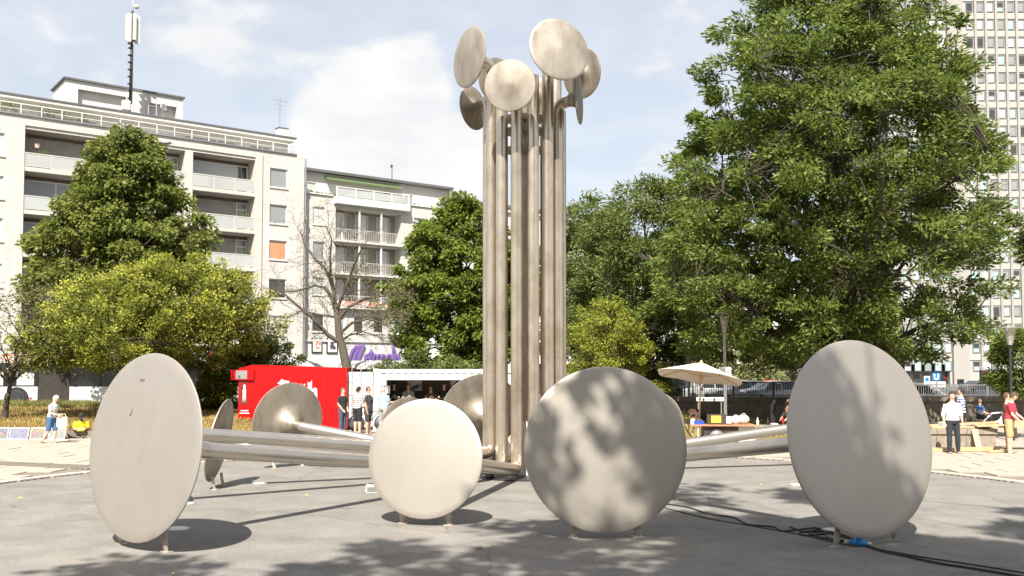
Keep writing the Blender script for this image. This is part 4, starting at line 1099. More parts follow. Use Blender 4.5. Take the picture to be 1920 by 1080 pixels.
for (x0, x1, y0, y1, pm) in ((575, 593, 352, 338, 'pane_light'), (617, 637, 362, 342, 'pane_curtain'), (662, 693, 372, 348, 'pane_grey'), (717, 735, 372, 355, 'pane_dark'), (759, 775, 374, 360, 'pane_grey')):
    a0, a1 = B.u(x0, 360, VB), B.u(x1, 360, VB); z1 = zB - 1.0; po.append((a0, a1, z1 - 1.3, z1, .12, pm))
B.wall('roof_storey_wall', 'render_white', b0, b1, Z1, zB - .12, [q[:5] for q in po], v=VB, back=9)
for q in po: B.window(q[0], q[1], q[2], q[3], VB + .08, pm=q[5], fw=.07)
B.part('roof', 'roof_edge', (b0 - .1, b1 + .1, VB - .5, 9.2, zB - .118, zB + .10))
a0, a1 = B.u(608, 345, VB), B.u(748, 345, VB); b = MB(); b.add([(a0, VB - .02, zB - .35), (a1, VB - .02, zB - .35), (a1, VB - .75, zB - .62), (a0, VB - .75, zB - .62), (a0, VB - .02, zB - .43), (a1, VB - .02, zB - .43), (a1, VB - .75, zB - .74), (a0, VB - .75, zB - .74)], [(0, 3, 2, 1), (4, 5, 6, 7), (3, 7, 6, 2), (0, 4, 7, 3), (1, 2, 6, 5)]); b.build('awning', 'awning_green', B.root)
u_, z_ = B.fac(735, 325, 3); b = MB(); b.tube([(u_, 3, zB), (u_, 3, zB + 1.7)], .035, 6); b.ell((u_ - .05, 3, zB + 1.7), (.12, .1, .15)); b.build('roof_fan', 'dark_metal', B.root)
fl_ = MB()
for k in range(30): 
    x = r5.uniform(b0 + .3, b1 - .3); fl_.ell((x, .05, Z1 + .16), (.09, .09, .10), 6, 4)
tag(fl_.build('parapet_plants', 'leaf_shrub', B.root), kind='stuff')
# cinema posters in black frames and the purple script lettering
for i, (x0, x1, y0, y1, pm) in enumerate(((584, 603, 633, 661, 'poster_red'), (612, 632, 633, 662, 'poster_dark'), (752, 772, 639, 666, 'poster_violet'))):
    a0, a1 = B.u(x0, 650), B.u(x1, 650); zz0, zz1 = B.z(x0, y1), B.z(x0, y0)
    b = MB(); b.box(a0, a1, -.10, -.004, zz0, zz1); fr_ = b.build('poster_frame', 'black', B.root)
    b = MB(); b.box(a0 + .08, a1 - .08, -.107, -.102, zz0 + .08, zz1 - .08); b.build('poster_border', 'white_paint', fr_)
    b = MB(); b.box(a0 + .14, a1 - .14, -.112, -.109, zz0 + .28, zz1 - .14); b.build('poster_print', pm, fr_)
uM, zM = B.fac(651, 671); uE = B.u(746, 665)
sc_ = (uE - uM)
sign = MB(); sign.box(uM - .1, uE + .1, -.06, -.004, zM - .45, zM - .35); sg = sign.build('sign_rail', 'dark_metal', B.root)
# big slanted M from brush strokes, then the smaller letters
def stroke(pts, wds): 
    b = MB(); n = len(pts); vs = []
    for i, (x, z) in enumerate(pts):
        d = Vector((pts[min(n - 1, i + 1)][0] - pts[max(0, i - 1)][0], pts[min(n - 1, i + 1)][1] - pts[max(0, i - 1)][1])).normalized(); nn = Vector((-d.y, d.x)) * wds[i]
        vs.append(((x + nn.x, z + nn.y), (x - nn.x, z - nn.y)))
    poly = [v[0] for v in vs] + [v[1] for v in reversed(vs)]
    b.prism([(uM + p_[0], zM + p_[1]) for p_ in poly], -.22, -.08); return b
k = sc_ / 4.7
b = stroke([(0 * k, -.25), (.35 * k, .45 * 1.3), (.75 * k, 1.0), (.8 * k, .95)], [.06, .09, .10, .05]); b.build('letter', 'purple', sg)
b = stroke([(.45 * k, -.35), (.62 * k, .3), (1.05 * k, 1.05), (1.12 * k, 1.0)], [.10, .13, .12, .05]); b.build('letter', 'purple', sg)
b = stroke([(.82 * k, -.35), (.98 * k, .3), (1.42 * k, 1.15), (1.5 * k, 1.1)], [.10, .15, .12, .05]); b.build('letter', 'purple', sg)
x = 1.42 * k
for ch, sz, wd_, dz_ in (('e', .95, .40, 0), ('t', 1.25, .32, 0), ('r', .95, .36, 0), ('o', .95, .46, 0), ('p', .95, .46, 0), ('o', .95, .46, 0), ('l', 1.35, .26, 0), ('i', 1.0, .24, 0), ('s', .95, .4, 0)):
    letters(ch, sg, 'purple', (uM + x, -.13, zM - .33 + dz_), sz * 1.08, .06, 0, .12, .028, name='letter').scale = (1.0, 1.4, 1); x += wd_ * k * 1.02
# ---- next house, mostly behind the lime tree
Cc = Bld('white_house', 'white house with dark roof edge partly behind the round lime tree', B.O + B.t * (b1 + .3) + B.n * .8, FR)
zc = Cc.z(890, 372); c1 = Cc.u(960, 400)
wz1 = Cc.z(838, 372); 
cw = (Cc.u(827, 380), Cc.u(846, 380))
Cc.wall('wall', 'render_white', 0, c1 + 14, -.5, zc - .6, [(*cw, wz1 - 1.9, wz1, .15)], back=9)
Cc.window(*cw, wz1 - 1.9, wz1, .1, pm='pane_grey', fw=.08, mull=[(cw[0] + cw[1]) / 2])
Cc.part('roof', 'roof_edge', (-.1, c1 + 14, -.35, 9.2, zc - .597, zc - .30))
Cc.part('cornice', 'offwhite', (-.05, c1 + 14, -.25, -.002, zc - .95, zc - .62))
b = MB(); b.box(cw[0] - .3, cw[1] + .3, -.45, -.003, wz1 - 2.1, wz1 - 1.95); b.build('balcony_slab', 'offwhite', Cc.root)
b = MB()
for k in range(9): x = cw[0] - .25 + (cw[1] - cw[0] + .5) * k / 8; b.box(x - .012, x + .012, -.42, -.40, wz1 - 1.95, wz1 - 1.1)
b.box(cw[0] - .27, cw[1] + .27, -.43, -.39, wz1 - 1.1, wz1 - 1.06); b.build('railing', 'dark_metal', Cc.root)

# ---- office tower on the right
mat('tower_wall', (.28, .265, .24), .85, var=.06, scale=.3)
mat('tower_band', (.325, .315, .29), .85, var=.05, scale=.3)
mat('tower_frame', (.13, .145, .155), .5, metal=.3, var=.1)
TY = 185.0; TZ0 = -1.0
Tw = Bld('office_tower', 'tall grey office tower with a grid of windows behind the huge maple', (at(1672, 400, TY).x, TY), 0)
tx = lambda px: (px - 960) / F * TY - Tw.O.x
zrow0 = Tw.z(1750, 696); pit = 34.2 / F * TY; ww = 13.0 / F * TY; wh_ = 18.4 / F * TY; cp = 19.0 / F * TY
cols_ = [tx(1734 + 19.0 * k) for k in range(-3, 3)] + [tx(1844 + 19.4 * k) for k in range(0, 7)]
cols_ = [tx(1677 + 19.0 * k) for k in range(0, 6)] + [tx(1825 + 19.6 * k) for k in range(0, 7)]
NR = 22
H_ = zrow0 + NR * pit + 1
b = MB(); b.box(0, tx(1983), .35, 30, TZ0 + 4.2, H_); b.box(tx(1782), tx(1983), .35, 30, TZ0, TZ0 + 4.2); b.build('core_wall', 'tower_band', Tw.root)
b = MB(); b.box(.5, tx(1782), 1.5, 29, TZ0, TZ0 + 4.2); b.build('ground_floor', 'pane_dark', Tw.root)
for i, x in enumerate(cols_):
    for xx in ([x - (cp - ww) / 2] if i not in (6,) else []):
        p_ = MB(); p_.box(xx - .22, xx + .22, -.15, .348, TZ0 + (4.2 if i < 6 else 0), H_); p_.build('pilaster', 'tower_wall', Tw.root)
p_ = MB(); p_.box(tx(1786), tx(1816), -.5, .347, TZ0, H_); p_.build('stair_fin', 'tower_wall', Tw.root)
vars_ = []
for pm, half in (('pane_green', 0), ('pane_light', 0), ('pane_grey', 0), ('pane_dark', 0), ('pane_green', 1), ('pane_light', 1)):
    f = MB(); fw = .14
    f.box(0, fw, -.05, .1, 0, wh_); f.box(ww - fw, ww, -.05, .1, 0, wh_); f.box(fw, ww - fw, -.048, .1, 0, fw); f.box(fw, ww - fw, -.048, .1, wh_ - fw, wh_)
    if half: f.box(fw, ww - fw, -.046, .1, wh_ * .5 - fw / 2, wh_ * .5 + fw / 2)
    p_ = MB(); p_.box(fw * .6, ww - fw * .6, -.01, .02, fw * .6, wh_ - fw * .6) if not half else p_.box(fw * .6, ww - fw * .6, -.01, .02, fw * .6, wh_ * .5)
    if half: p_.mi = 1; p_.box(fw * .6, ww - fw * .6, -.01, .02, wh_ * .5, wh_ - fw * .6)
    vars_.append((f.mesh('window', 'tower_frame'), p_.mesh('pane', [pm, 'pane_dark'])))
r6 = random.Random(8)
for r_ in range(NR):
    z = zrow0 - wh_ * .0 + r_ * pit
    for i, x in enumerate(cols_):
        k = r6.choices(range(6), [5, 4, 3, 2, 1, 1] if r_ < 6 else [2, 5, 5, 1, 1, 1])[0]
        w_ = inst('window', vars_[k][0], Tw.root, (x, .27, z)); inst('pane', vars_[k][1], w_)
    sp_ = MB(); sp_.box(.02, tx(1780), .20, .345, z + wh_ + .25, z + pit - .25); sp_.box(tx(1819), tx(1983), .20, .345, z + wh_ + .25, z + pit - .25); sp_.build('spandrel', 'tower_band', Tw.root)

# ---- far street front between the trees, with green banners
Dd = Bld('far_shop_building', 'far grey shop building with green vertical banners between the trees', (at(1150, 600, 92).x, 92), R(4))
mat('banner_green', (.015, .16, .07), .6, var=.08)
d0, d1 = -8, Dd.u(1500, 650); zD = 11.5
ops = []
for r_ in range(3):
    for k in range(14): x = d0 + 1 + k * 2.1; ops.append((x, x + 1.3, 3.6 + r_ * 2.7, 5.3 + r_ * 2.7, .2))
ops = [q for q in ops if q[1] < d1]
Dd.wall('wall', 'render_white', d0, d1, 2.9, zD, ops, back=10)
for q in ops: Dd.window(q[0], q[1], q[2], q[3], .12, pm='pane_grey', fw=.1)
Dd.part('shop_front', 'pane_dark', (d0, d1, .4, 9, -.5, 2.9))
for k in range(12): x = d0 + k * 2.6; Dd.part('shop_pillar', 'offwhite', (x, x + .35, .0, .38, -.5, 2.9))
for (px0, px1, txt) in ((1245, 1256.5, 'DE V'), (1257.5, 1267.5, 'EVE')):
    a0, a1 = Dd.u(px0, 650), Dd.u(px1, 650); z0, z1 = Dd.z(1255, 670), Dd.z(1255, 633 if txt[0] == 'D' else 645)
    b = MB(); b.box(a0, a1, -.5, -.44, z0, z1); bn = b.build('banner', 'banner_green', Dd.root)
    letters(txt, bn, 'white_paint', (a1 - .10, -.51, z0 + .55), .55, .004, 0, ry=R(-90), offset=.008)
a0, a1 = Dd.u(1195, 676), Dd.u(1268, 676); z_ = Dd.z(1240, 676)
Dd.part('shop_canopy', 'white_paint', (a0, a1, -3.0, -.005, z_ - .1, z_ + .25))
a0, a1 = Dd.u(1280, 676), Dd.u(1290, 676); Dd.part('shop_sign', 'poster_red', (a0, a1, -.2, -.004, z_ - .6, z_ + .1))
# bus stop roof in front
bs = empty('bus_shelter', (at(1255, 700, 62).x, 62, ST), 0, 'grey flat-roofed bus shelter beyond the parasol', 'shelter')
b = MB(); b.box(-3.0, 1.4, -1, 1, 2.0, 2.35); b.build('roof', 'grey_metal', bs)
for x in (-2.6, -.8, 1.1):
    b = MB(); b.tube([(x, .7, 0), (x, .7, 2.0)], .05, 8); b.build('post', 'dark_metal', bs)
for x0, x1 in ((-2.5, -.9), (-.7, 1.0)):
    b = MB(); b.box(x0, x1, .68, .70, .2, 1.9); b.build('glass_panel', 'pane_grey', bs)
# ------------------------------------------------------------------ vehicles
mat('bus_white', (.52, .52, .50), .35, var=.03, scale=2, coat=.3)
mat('bus_red', (.62, .02, .02), .35, var=.05, scale=2, coat=.3)
mat('bus_glass', (.012, .013, .014), .08, var=.2, scale=1, spec=.6)
mat('bellows', (.17, .155, .135), .8, var=.15, scale=5)
mat('trailer_red', (.42, .0008, .0016), .45, var=.04, scale=1.5, spec=.25)
mat('trailer_dark', (.20, .006, .008), .4, var=.1)
mat('lamp_orange', (.9, .25, .02), .3); mat('lamp_red', (.28, .008, .008), .3); mat('lamp_clear', (.7, .7, .7), .15)
def wheel(parent, x, y, z, r_, w_, name='wheel'):
    b = MB(); m = Matrix.Translation((x, y, z)) @ Matrix.Rotation(R(90), 4, 'X')
    b.lathe([(r_ * .62, -w_ / 2), (r_ * .92, -w_ / 2), (r_, -w_ * .35), (r_, w_ * .35), (r_ * .92, w_ / 2), (r_ * .62, w_ / 2)], m, 28); t = b.build(name, 'rubber', parent, smooth=True, angle=35)
    b = MB(); b.lathe([(0, w_ * .30), (r_ * .22, w_ * .34), (r_ * .25, w_ * .18), (r_ * .52, w_ * .10), (r_ * .62, w_ * .48)], m, 28); b.build('rim', 'grey_metal', t, smooth=True, angle=35)
    return t
def bus_section(root, x0, x1, h, wd, winset, m='bus_white'):
    """one bus body: lower skin, glass band, roof; local x along, y from 0 (near side) to wd"""
    zb, zw0, zw1 = .30, 1.18, 2.42
    b = MB(); b.box(x0, x1, 0, wd, zb, zw0); b.build('lower_panel', m, root)
    b = MB(); b.box(x0 + .01, x1 - .01, .02, wd - .02, zw0 + .001, zw1); gl = b.build('window_band', 'bus_glass', root)
    for q in winset:
        f = MB(); f.box(q - .05, q + .05, .012, .019, zw0 + .02, zw1 - .02); f.build('window_pillar', 'black', gl)
    b = MB(); b.prism([(0, zw1 + .001), (0, 2.85), (.12, 3.02), (wd - .12, 3.02), (wd, 2.85), (wd, zw1 + .001)], x0, x1, 'x'); b.build('roof', m, root)
# articulated bus on the left street
Yb = 50.0; k = Yb / F
X = lambda px: (px - 960) * k
bus = empty('articulated_bus', (X(132), Yb, ST), 0, 'white articulated bus with dark windows and grey bellows behind the left trees', 'bus')
xr = X(402) - X(132); xb = X(72) - X(132); xf = xb - 9.0
bus_section(bus, 0, xr - .35, 3, 2.5, [1.6, 3.2, 4.8, 6.2])
bus_section(bus, xf, xb, 3, 2.5, [xb - 2.7, xb - 5.0])
b = MB(); b.prism([(xr - .349, .35), (xr - .02, .42), (xr, 1.2), (xr - .10, 2.9), (xr - .349, 3.0)], .0, 2.5); b.build('tail', 'bus_red', bus)
nf = 17
for i in range(nf):
    x0 = xb + (0 - xb) * i / nf; x1 = xb + (0 - xb) * (i + 1) / nf
    b = MB(); b.prism([(x0 + .01, .12), ((x0 + x1) / 2, .0), (x1 - .01, .12), (x1 - .01, 2.38), ((x0 + x1) / 2, 2.5), (x0 + .01, 2.38)], .32, 2.95, 'z'); b.build('bellows_fold', 'bellows', bus)
wx = X(33) - X(132)
b = MB()
aa = [i * math.pi / 14 for i in range(15)]
b.prism([(wx + .66 * math.cos(t), .5 + .66 * math.sin(t)) for t in aa] + [(wx - .66, .3), (wx + .66, .3)], -.012, .3); b.build('wheel_arch', 'black', bus)
wheel(bus, wx, .06, .5, .50, .28)
wheel(bus, 5.2, .12, .5, .50, .28)
for x0, x1 in ((.15, 2.0), (2.1, 3.4)):
    b = MB(); b.box(x0, x1, -.012, -.004, .36, .85); b.build('service_flap', 'bus_white', bus)
for x in (-2.0, 2.2):
    b = MB(); b.box(x - .07, x + .07, -.022, -.014, .55, .62); b.build('reflector', 'lamp_red', bus)
b = MB(); b.box(xf, xb - 1.25, -.03, -.004, 2.52, 2.88); b.build('advert_strip', 'poster_red', bus)
b = MB(); b.box(xb - 1.249, xb + .8, -.03, -.004, 2.50, 2.90); ad = b.build('advert_panel', 'white_paint', bus)
mat('print_magenta', (.45, .03, .16), .5)
letters('9377', ad, 'print_magenta', (xb - 1.12, -.033, 2.60), .36, .002, 0, offset=.012)
for xx in (xb - 2.7, xb - 1.1): 
    b = MB(); b.box(xx, xx + .9, .0105, .0115, 1.25, 1.95); b.build('pale_pane', 'pane_light', bus)  # flat pale sheet set over the dark glass band
# second bus behind the red trailer
Yc = 58.0; k2 = Yc / F; X2 = lambda px: (px - 960) * k2
bus2 = empty('city_bus', (X2(528), Yc, ST), 0, 'city bus with white roof and dark windows behind the red trailer', 'bus')
bus_section(bus2, 0, X2(778) - X2(528), 3, 2.5, [1.5, 3.0, 4.5, 6.0])
b = MB(); b.prism([(.25, 3.021), (.5, 3.2), (X2(640) - X2(528) - .6, 3.24), (X2(640) - X2(528), 3.021)], .4, 2.1); b.build('roof_unit', 'white_paint', bus2)
wheel(bus2, 2.0, .12, .5, .5, .28); wheel(bus2, 6.5, .12, .5, .5, .28)
b = MB(); b.box(.4, 1.1, -.006, .018, 2.30, 2.41); b.build('display_strip', 'white_paint', bus2)

bus2.scale = (1, 1, .86)
# red beer trailer
Yt = 38.0; k3 = Yt / F; X3 = lambda px: (px - 960) * k3
tr_ = empty('red_trailer', (X3(448), Yt, 0), R(1.2), 'bright red drinks trailer with white blackletter lettering beside the white container', 'trailer')
Lx = X3(650) - X3(448); h0, h1 = .22, 2.62
skew = -.028
def tz(x, z): return z + skew * x
b = MB(); poly = [(.0, tz(0, h0)), (Lx, tz(Lx, h0)), (Lx, tz(Lx, h1)), (.62, tz(.62, h1 + .02)), (.45, tz(.45, h1)), (.0, tz(0, h1 - .14))]
b.prism(poly, 0, 2.1); b.build('body', 'trailer_red', tr_)
b = MB(); b.box(-.28, .62, -.10, -.004, 2.03, 2.43); b.box(-.28, -.004, -.004, 1.5, 2.03, 2.43); b.build('sign_box', 'trailer_red', tr_)
b = MB(); b.box(-.08, .36, -.112, -.102, 2.07, 2.40); b.build('sign_panel', 'grey_metal', tr_)
b = MB(); b.box(.03, .34, -.012, -.003, 1.05, 2.0); b.build('side_niche', 'trailer_dark', tr_)
b = MB(); b.lathe([(.085, 0), (.06, .35), (.07, .5), (.04, .56), (.035, .72)], Matrix.Translation((.24, -.02, 1.12)) @ Matrix.Scale(.12, 4, (0, 1, 0)), 16); b.build('glass_print', 'white_paint', tr_, smooth=True)
b = MB(); b.box(.10, .40, -.0095, -.003, .80, .84); b.box(.06, .44, -.0095, -.003, .70, .74); b.build('small_print', 'white_paint', tr_)
b = MB(); b.box(.0, Lx, -.018, -.003, .50, .515); b.build('body_seam', 'trailer_dark', tr_, rot=(0, -math.atan(skew), 0))
# blackletter word: visible F top, u umlaut and h
ink = MB()
def strokes(polys): 
    for p_ in polys: ink.prism([(x, tz(x, z)) for x, z in p_], -.016, -.003)
ox, oz = 1.52, 1.30
F_ = [[(0, .72), (.12, .80), (.20, .92), (.34, .86), (.56, .84), (.50, .74), (.34, .76), (.30, .60), (.30, .10), (.18, 0), (.08, .06), (.16, .14), (.16, .62), (.10, .70)], [(.30, .48), (.46, .52), (.44, .42), (.30, .40)]]
r_ = [[(.56, .46), (.64, .54), (.70, .48), (.70, .10), (.64, .02), (.56, .08)], [(.70, .44), (.80, .54), (.86, .46), (.78, .40), (.70, .38)]]
u_ = [[(.90, .48), (.98, .56), (1.04, .48), (1.04, .14), (1.14, .08), (1.14, .0), (.98, .0), (.92, .08)], [(1.14, .08), (1.14, .50), (1.22, .56), (1.28, .48), (1.28, .04), (1.20, -.02)], [(.96, .64), (1.06, .74), (1.10, .72), (1.0, .62)], [(1.14, .64), (1.24, .74), (1.28, .72), (1.18, .62)]]
h_ = [[(1.36, .06), (1.38, .82), (1.46, .78), (1.56, .90), (1.56, .05), (1.46, -.02)], [(1.56, .46), (1.66, .58), (1.78, .54), (1.80, .40), (1.80, .06), (1.70, -.14), (1.64, -.16), (1.66, -.02), (1.66, .42), (1.56, .38)]]
for g_ in (F_, r_, u_, h_): strokes([[(ox + .88 * x, oz + .88 * z) for x, z in p_] for p_ in g_])
ink.build('lettering', 'white_paint', tr_)
for xx in (.55, Lx - .2):
    b = MB(); b.box(xx, xx + .10, -.03, -.003, tz(xx, h0 + .12), tz(xx, h0 + .18)); b.build('marker_lamp', 'lamp_orange', tr_)
for xx in (.62, 2.0, 3.35):
    b = MB(); b.box(xx, xx + .012, -.008, -.003, tz(xx, h0 + .3), tz(xx, h1 - .1)); b.build('panel_seam', 'trailer_dark', tr_)
wheel(tr_, 1.5, .25, .33, .33, .2); wheel(tr_, 2.3, .25, .33, .33, .2)
b = MB(); b.tube([(0, .3, .5), (-1.1, .9, .42), (-1.3, .9, .1)], .04, 8); b.build('drawbar', 'black', tr_)
b = MB(); b.tube([(Lx - .3, .2, .25), (Lx - .3, .2, 0)], .035, 8); b.build('support_leg', 'grey_metal', tr_)

# white container with an open serving hatch
Yk = 38.4; k4 = Yk / F; X4 = lambda px: (px - 960) * k4
ct = empty('shipping_container', (X4(701), Yk, 0), R(-1), 'white shipping container bar with open serving hatch left of the column', 'container')
CL, CH, CD = 6.06, 2.46, 2.4
hx0, hx1, hz0, hz1 = X4(724) - X4(701), 5.2, 1.02, 2.18
def corr(b, x0, x1, z0, z1, y, p=.28, d=.045):
    n = max(1, int((x1 - x0) / p)); p = (x1 - x0) / n
    for i in range(n):
        a = x0 + i * p; pr = [(a, y), (a + p * .35, y), (a + p * .5, y + d), (a + p * .85, y + d), (a + p, y)]
        for (xa, ya), (xb_, yb_) in zip(pr[:-1], pr[1:]): b.quad((xa, ya, z0), (xb_, yb_, z0), (xb_, yb_, z1), (xa, ya, z1))
b = MB(); corr(b, .16, hx0, .16, CH - .14, .03); corr(b, hx0, hx1, .16, hz0, .03); corr(b, hx0, hx1, hz1, CH - .14, .03); corr(b, hx1, CL - .16, .16, CH - .14, .03); b.build('corrugated_wall', 'white_paint', ct)
b = MB(); b.quad((.02, .02, .15), (.02, CD, .15), (.02, CD, CH - .14), (.02, .02, CH - .14)); b.quad((CL - .02, .02, .15), (CL - .02, .02, CH - .14), (CL - .02, CD, CH - .14), (CL - .02, CD, .15)); b.quad((0, CD - .02, .15), (CL, CD - .02, .15), (CL, CD - .02, CH - .1), (0, CD - .02, CH - .1)); b.build('inner_wall', 'offwhite', ct)
b = MB(); b.box(.03, CL - .03, .06, CD - .03, CH - .10, CH - .03); b.build('roof', 'white_paint', ct)
b = MB(); b.box(.03, CL - .03, .06, CD - .03, .12, .18); b.build('floor', 'concrete_dark', ct)
for x in (0, CL - .16):
    b = MB(); b.box(x, x + .16, 0, .16, 0, CH); b.build('corner_post', 'white_paint', ct)
    for z in (0, CH - .12): 
        b = MB(); b.box(x - .01, x + .17, -.012, .17, z, z + .13); b.build('corner_casting', 'white_paint', ct)
b = MB(); b.box(.16, CL - .16, .0, .12, CH - .14, CH - .01); b.box(.16, CL - .16, .0, .12, .02, .16); b.build('side_rail', 'white_paint', ct)
fl2 = MB(); 
mt = Matrix.Translation((hx0 + .02, -.01, hz1)) @ Matrix.Rotation(R(7), 4, 'X')
W_ = hx1 - hx0 - .04
fl2.box(0, W_, -.95, 0, -.03, .0, mt)
for i in range(14): fl2.box(W_ * i / 14 + .02, W_ * (i + .55) / 14, -.93, -.02, .0, .035, mt)
fl2.build('hatch_flap', 'white_paint', ct)
b = MB(); b.tube([(hx0 + .03, .0, 1.5), (hx0 + .14, -.75, 2.02)], .018, 6); b.tube([(hx1 - .05, 0, 1.5), (hx1 - .14, -.75, 2.02)], .018, 6); b.build('gas_strut', 'alu', ct)
b = MB(); b.box(hx0, hx1, -.25, .35, hz0 - .05, hz0); b.build('counter', 'concrete_dark', ct)
mat('inside_dark', (.10, .085, .07), .9, var=.2, scale=3)
b = MB(); b.box(hx0 - .05, hx1 + .05, 1.85, 1.90, .2, CH - .12); b.build('rear_shelf_wall', 'inside_dark', ct)
for i, x in enumerate((1.1, 2.9, 3.8)):
    b = MB(); b.box(x, x + .62, 1.82, 1.845, 1.55, 1.98); b.build('menu_board', 'poster_dark', ct)
for x, z in ((.30, 1.45), (.28, 1.05), (.30, .65)):
    b = MB(); b.box(x, x + .36, -.012, .004, z, z + .34); b.build('flyer', 'poster_dark', ct)
# bottles and cups on the counter
for i, x in enumerate((1.5, 1.75, 2.05, 2.25, 3.0)):
    q = MB(); q.lathe([(.035, 0), (.035, .16), (.014, .2), (.014, .26), (0, .26)], None, 10)
    o = q.build('bottle', 'bus_glass', None, smooth=True); o.location = ct.location + Vector((x, -.1, hz0)); tag(o, ('leftmost', 'second from left', 'middle', 'second from right', 'rightmost')[i] + ' small dark bottle on the container counter', 'bottle', 'bottles on the serving counter')
dx = X4(652) - X4(701)
b = MB(); b.box(dx, -.05, .02, .07, .16, CH - .12); dr = b.build('door', 'white_paint', ct)
b = MB()
for z in (.75, 1.42, 1.95): b.box(dx + .06, -.12, -.005, .018, z, z + .12)
b.build('door_rib', 'white_paint', dr)
for x in (dx + .18, dx + .55):
    b = MB(); b.tube([(x, -.03, .1), (x, -.03, CH + .12)], .022, 8); b.build('lock_rod', 'alu', dr)
b = MB(); b.box(dx - .08, dx - .02, -.02, .10, .02, CH - .2); b.build('door_edge', 'grey_metal', dr)
# ------------------------------------------------------------------ right side of the plaza
mat('wood', (.56, .36, .19), .7, var=.15, scale=6)
mat('plank', (.48, .32, .175), .75, var=.12, scale=5)
mat('brown_box', (.055, .032, .022), .55, var=.15, scale=6)
mat('table_wood', (.40, .19, .10), .6, var=.12, scale=6)
mat('yellow_paper', (.85, .72, .05), .7, var=.03)
mat('canvas', (.60, .55, .45), .85, var=.04, scale=3)
mat('blue', (.02, .07, .42), .5, var=.08)
mat('blue_plug', (.02, .22, .55), .4, var=.05)
mat('bag', (.70, .66, .58), .85, c2=(.60, .10, .10), scale=4, thr=(.30, .36))
mat('sign_white', (.60, .60, .58), .5, var=.03)
mat('sign_blue', (.01, .16, .45), .4)
mat('smoked_glass', (.40, .39, .34), .15, var=.05, spec=.6); M['smoked_glass'].node_tree.nodes['Principled BSDF'].inputs['Alpha'].default_value = .5
mat('car_white', (.62, .62, .61), .25, var=.02, coat=.6); mat('car_dark', (.03, .032, .036), .25, var=.1, coat=.6); mat('car_silver', (.40, .41, .42), .3, metal=.5, var=.05, coat=.5); mat('car_red', (.35, .02, .02), .3, var=.05, coat=.5)

# retaining wall with railing, running along the street
rw = empty('retaining_wall', (9, 45.3, 0), 0, 'long stained concrete retaining wall across the back right of the plaza', 'wall')
for i in range(20):
    x = -4.0 + i * 1.72
    b = MB(); b.box(x, x + 1.70, 0, .35, -.1, .92 + rnd.uniform(-.004, .004)); b.build('wall_panel', 'concrete_dark', rw)
for i in range(12):
    x = -4.0 + i * 2.9
    b = MB(); b.box(x, x + 2.88, -.10, .45, .925, 1.14); b.build('coping_stone', 'concrete_dark' , rw)
def railing(name, label, x0, x1, y, z, h, m, pitch=.11, post=1.9, group=None):
    e = empty(name, (x0, y, z), 0, label, 'railing', group); Lr = x1 - x0
    b = MB(); b.box(0, Lr, -.025, .025, h - .05, h); b.build('top_rail', m, e)
    b = MB(); b.box(0, Lr, -.02, .02, .06, .10); b.build('bottom_rail', m, e)
    n = int(Lr / pitch); b = MB()
    for i in range(n): b.box(i * pitch + .02, i * pitch + .04, -.01, .01, .10, h - .05)
    tag(b.build('balusters', m, e), kind='stuff')
    for i in range(int(Lr / post) + 1):
        b = MB(); b.box(i * post, i * post + .06, -.031, .031, 0, h + .02); b.build('post', m, e)
    return e
railing('railing', 'dark metal railing on the retaining wall behind the parasol', at(1298, 730, 45.5).x, at(1600, 730, 45.5).x, 45.5, 1.141, .70, 'dark_metal')
railing('railing', 'pale metal railing on the wall before the white car', at(1700, 730, 45.6).x, at(1960, 730, 45.6).x, 45.6, 1.141, .58, 'alu')

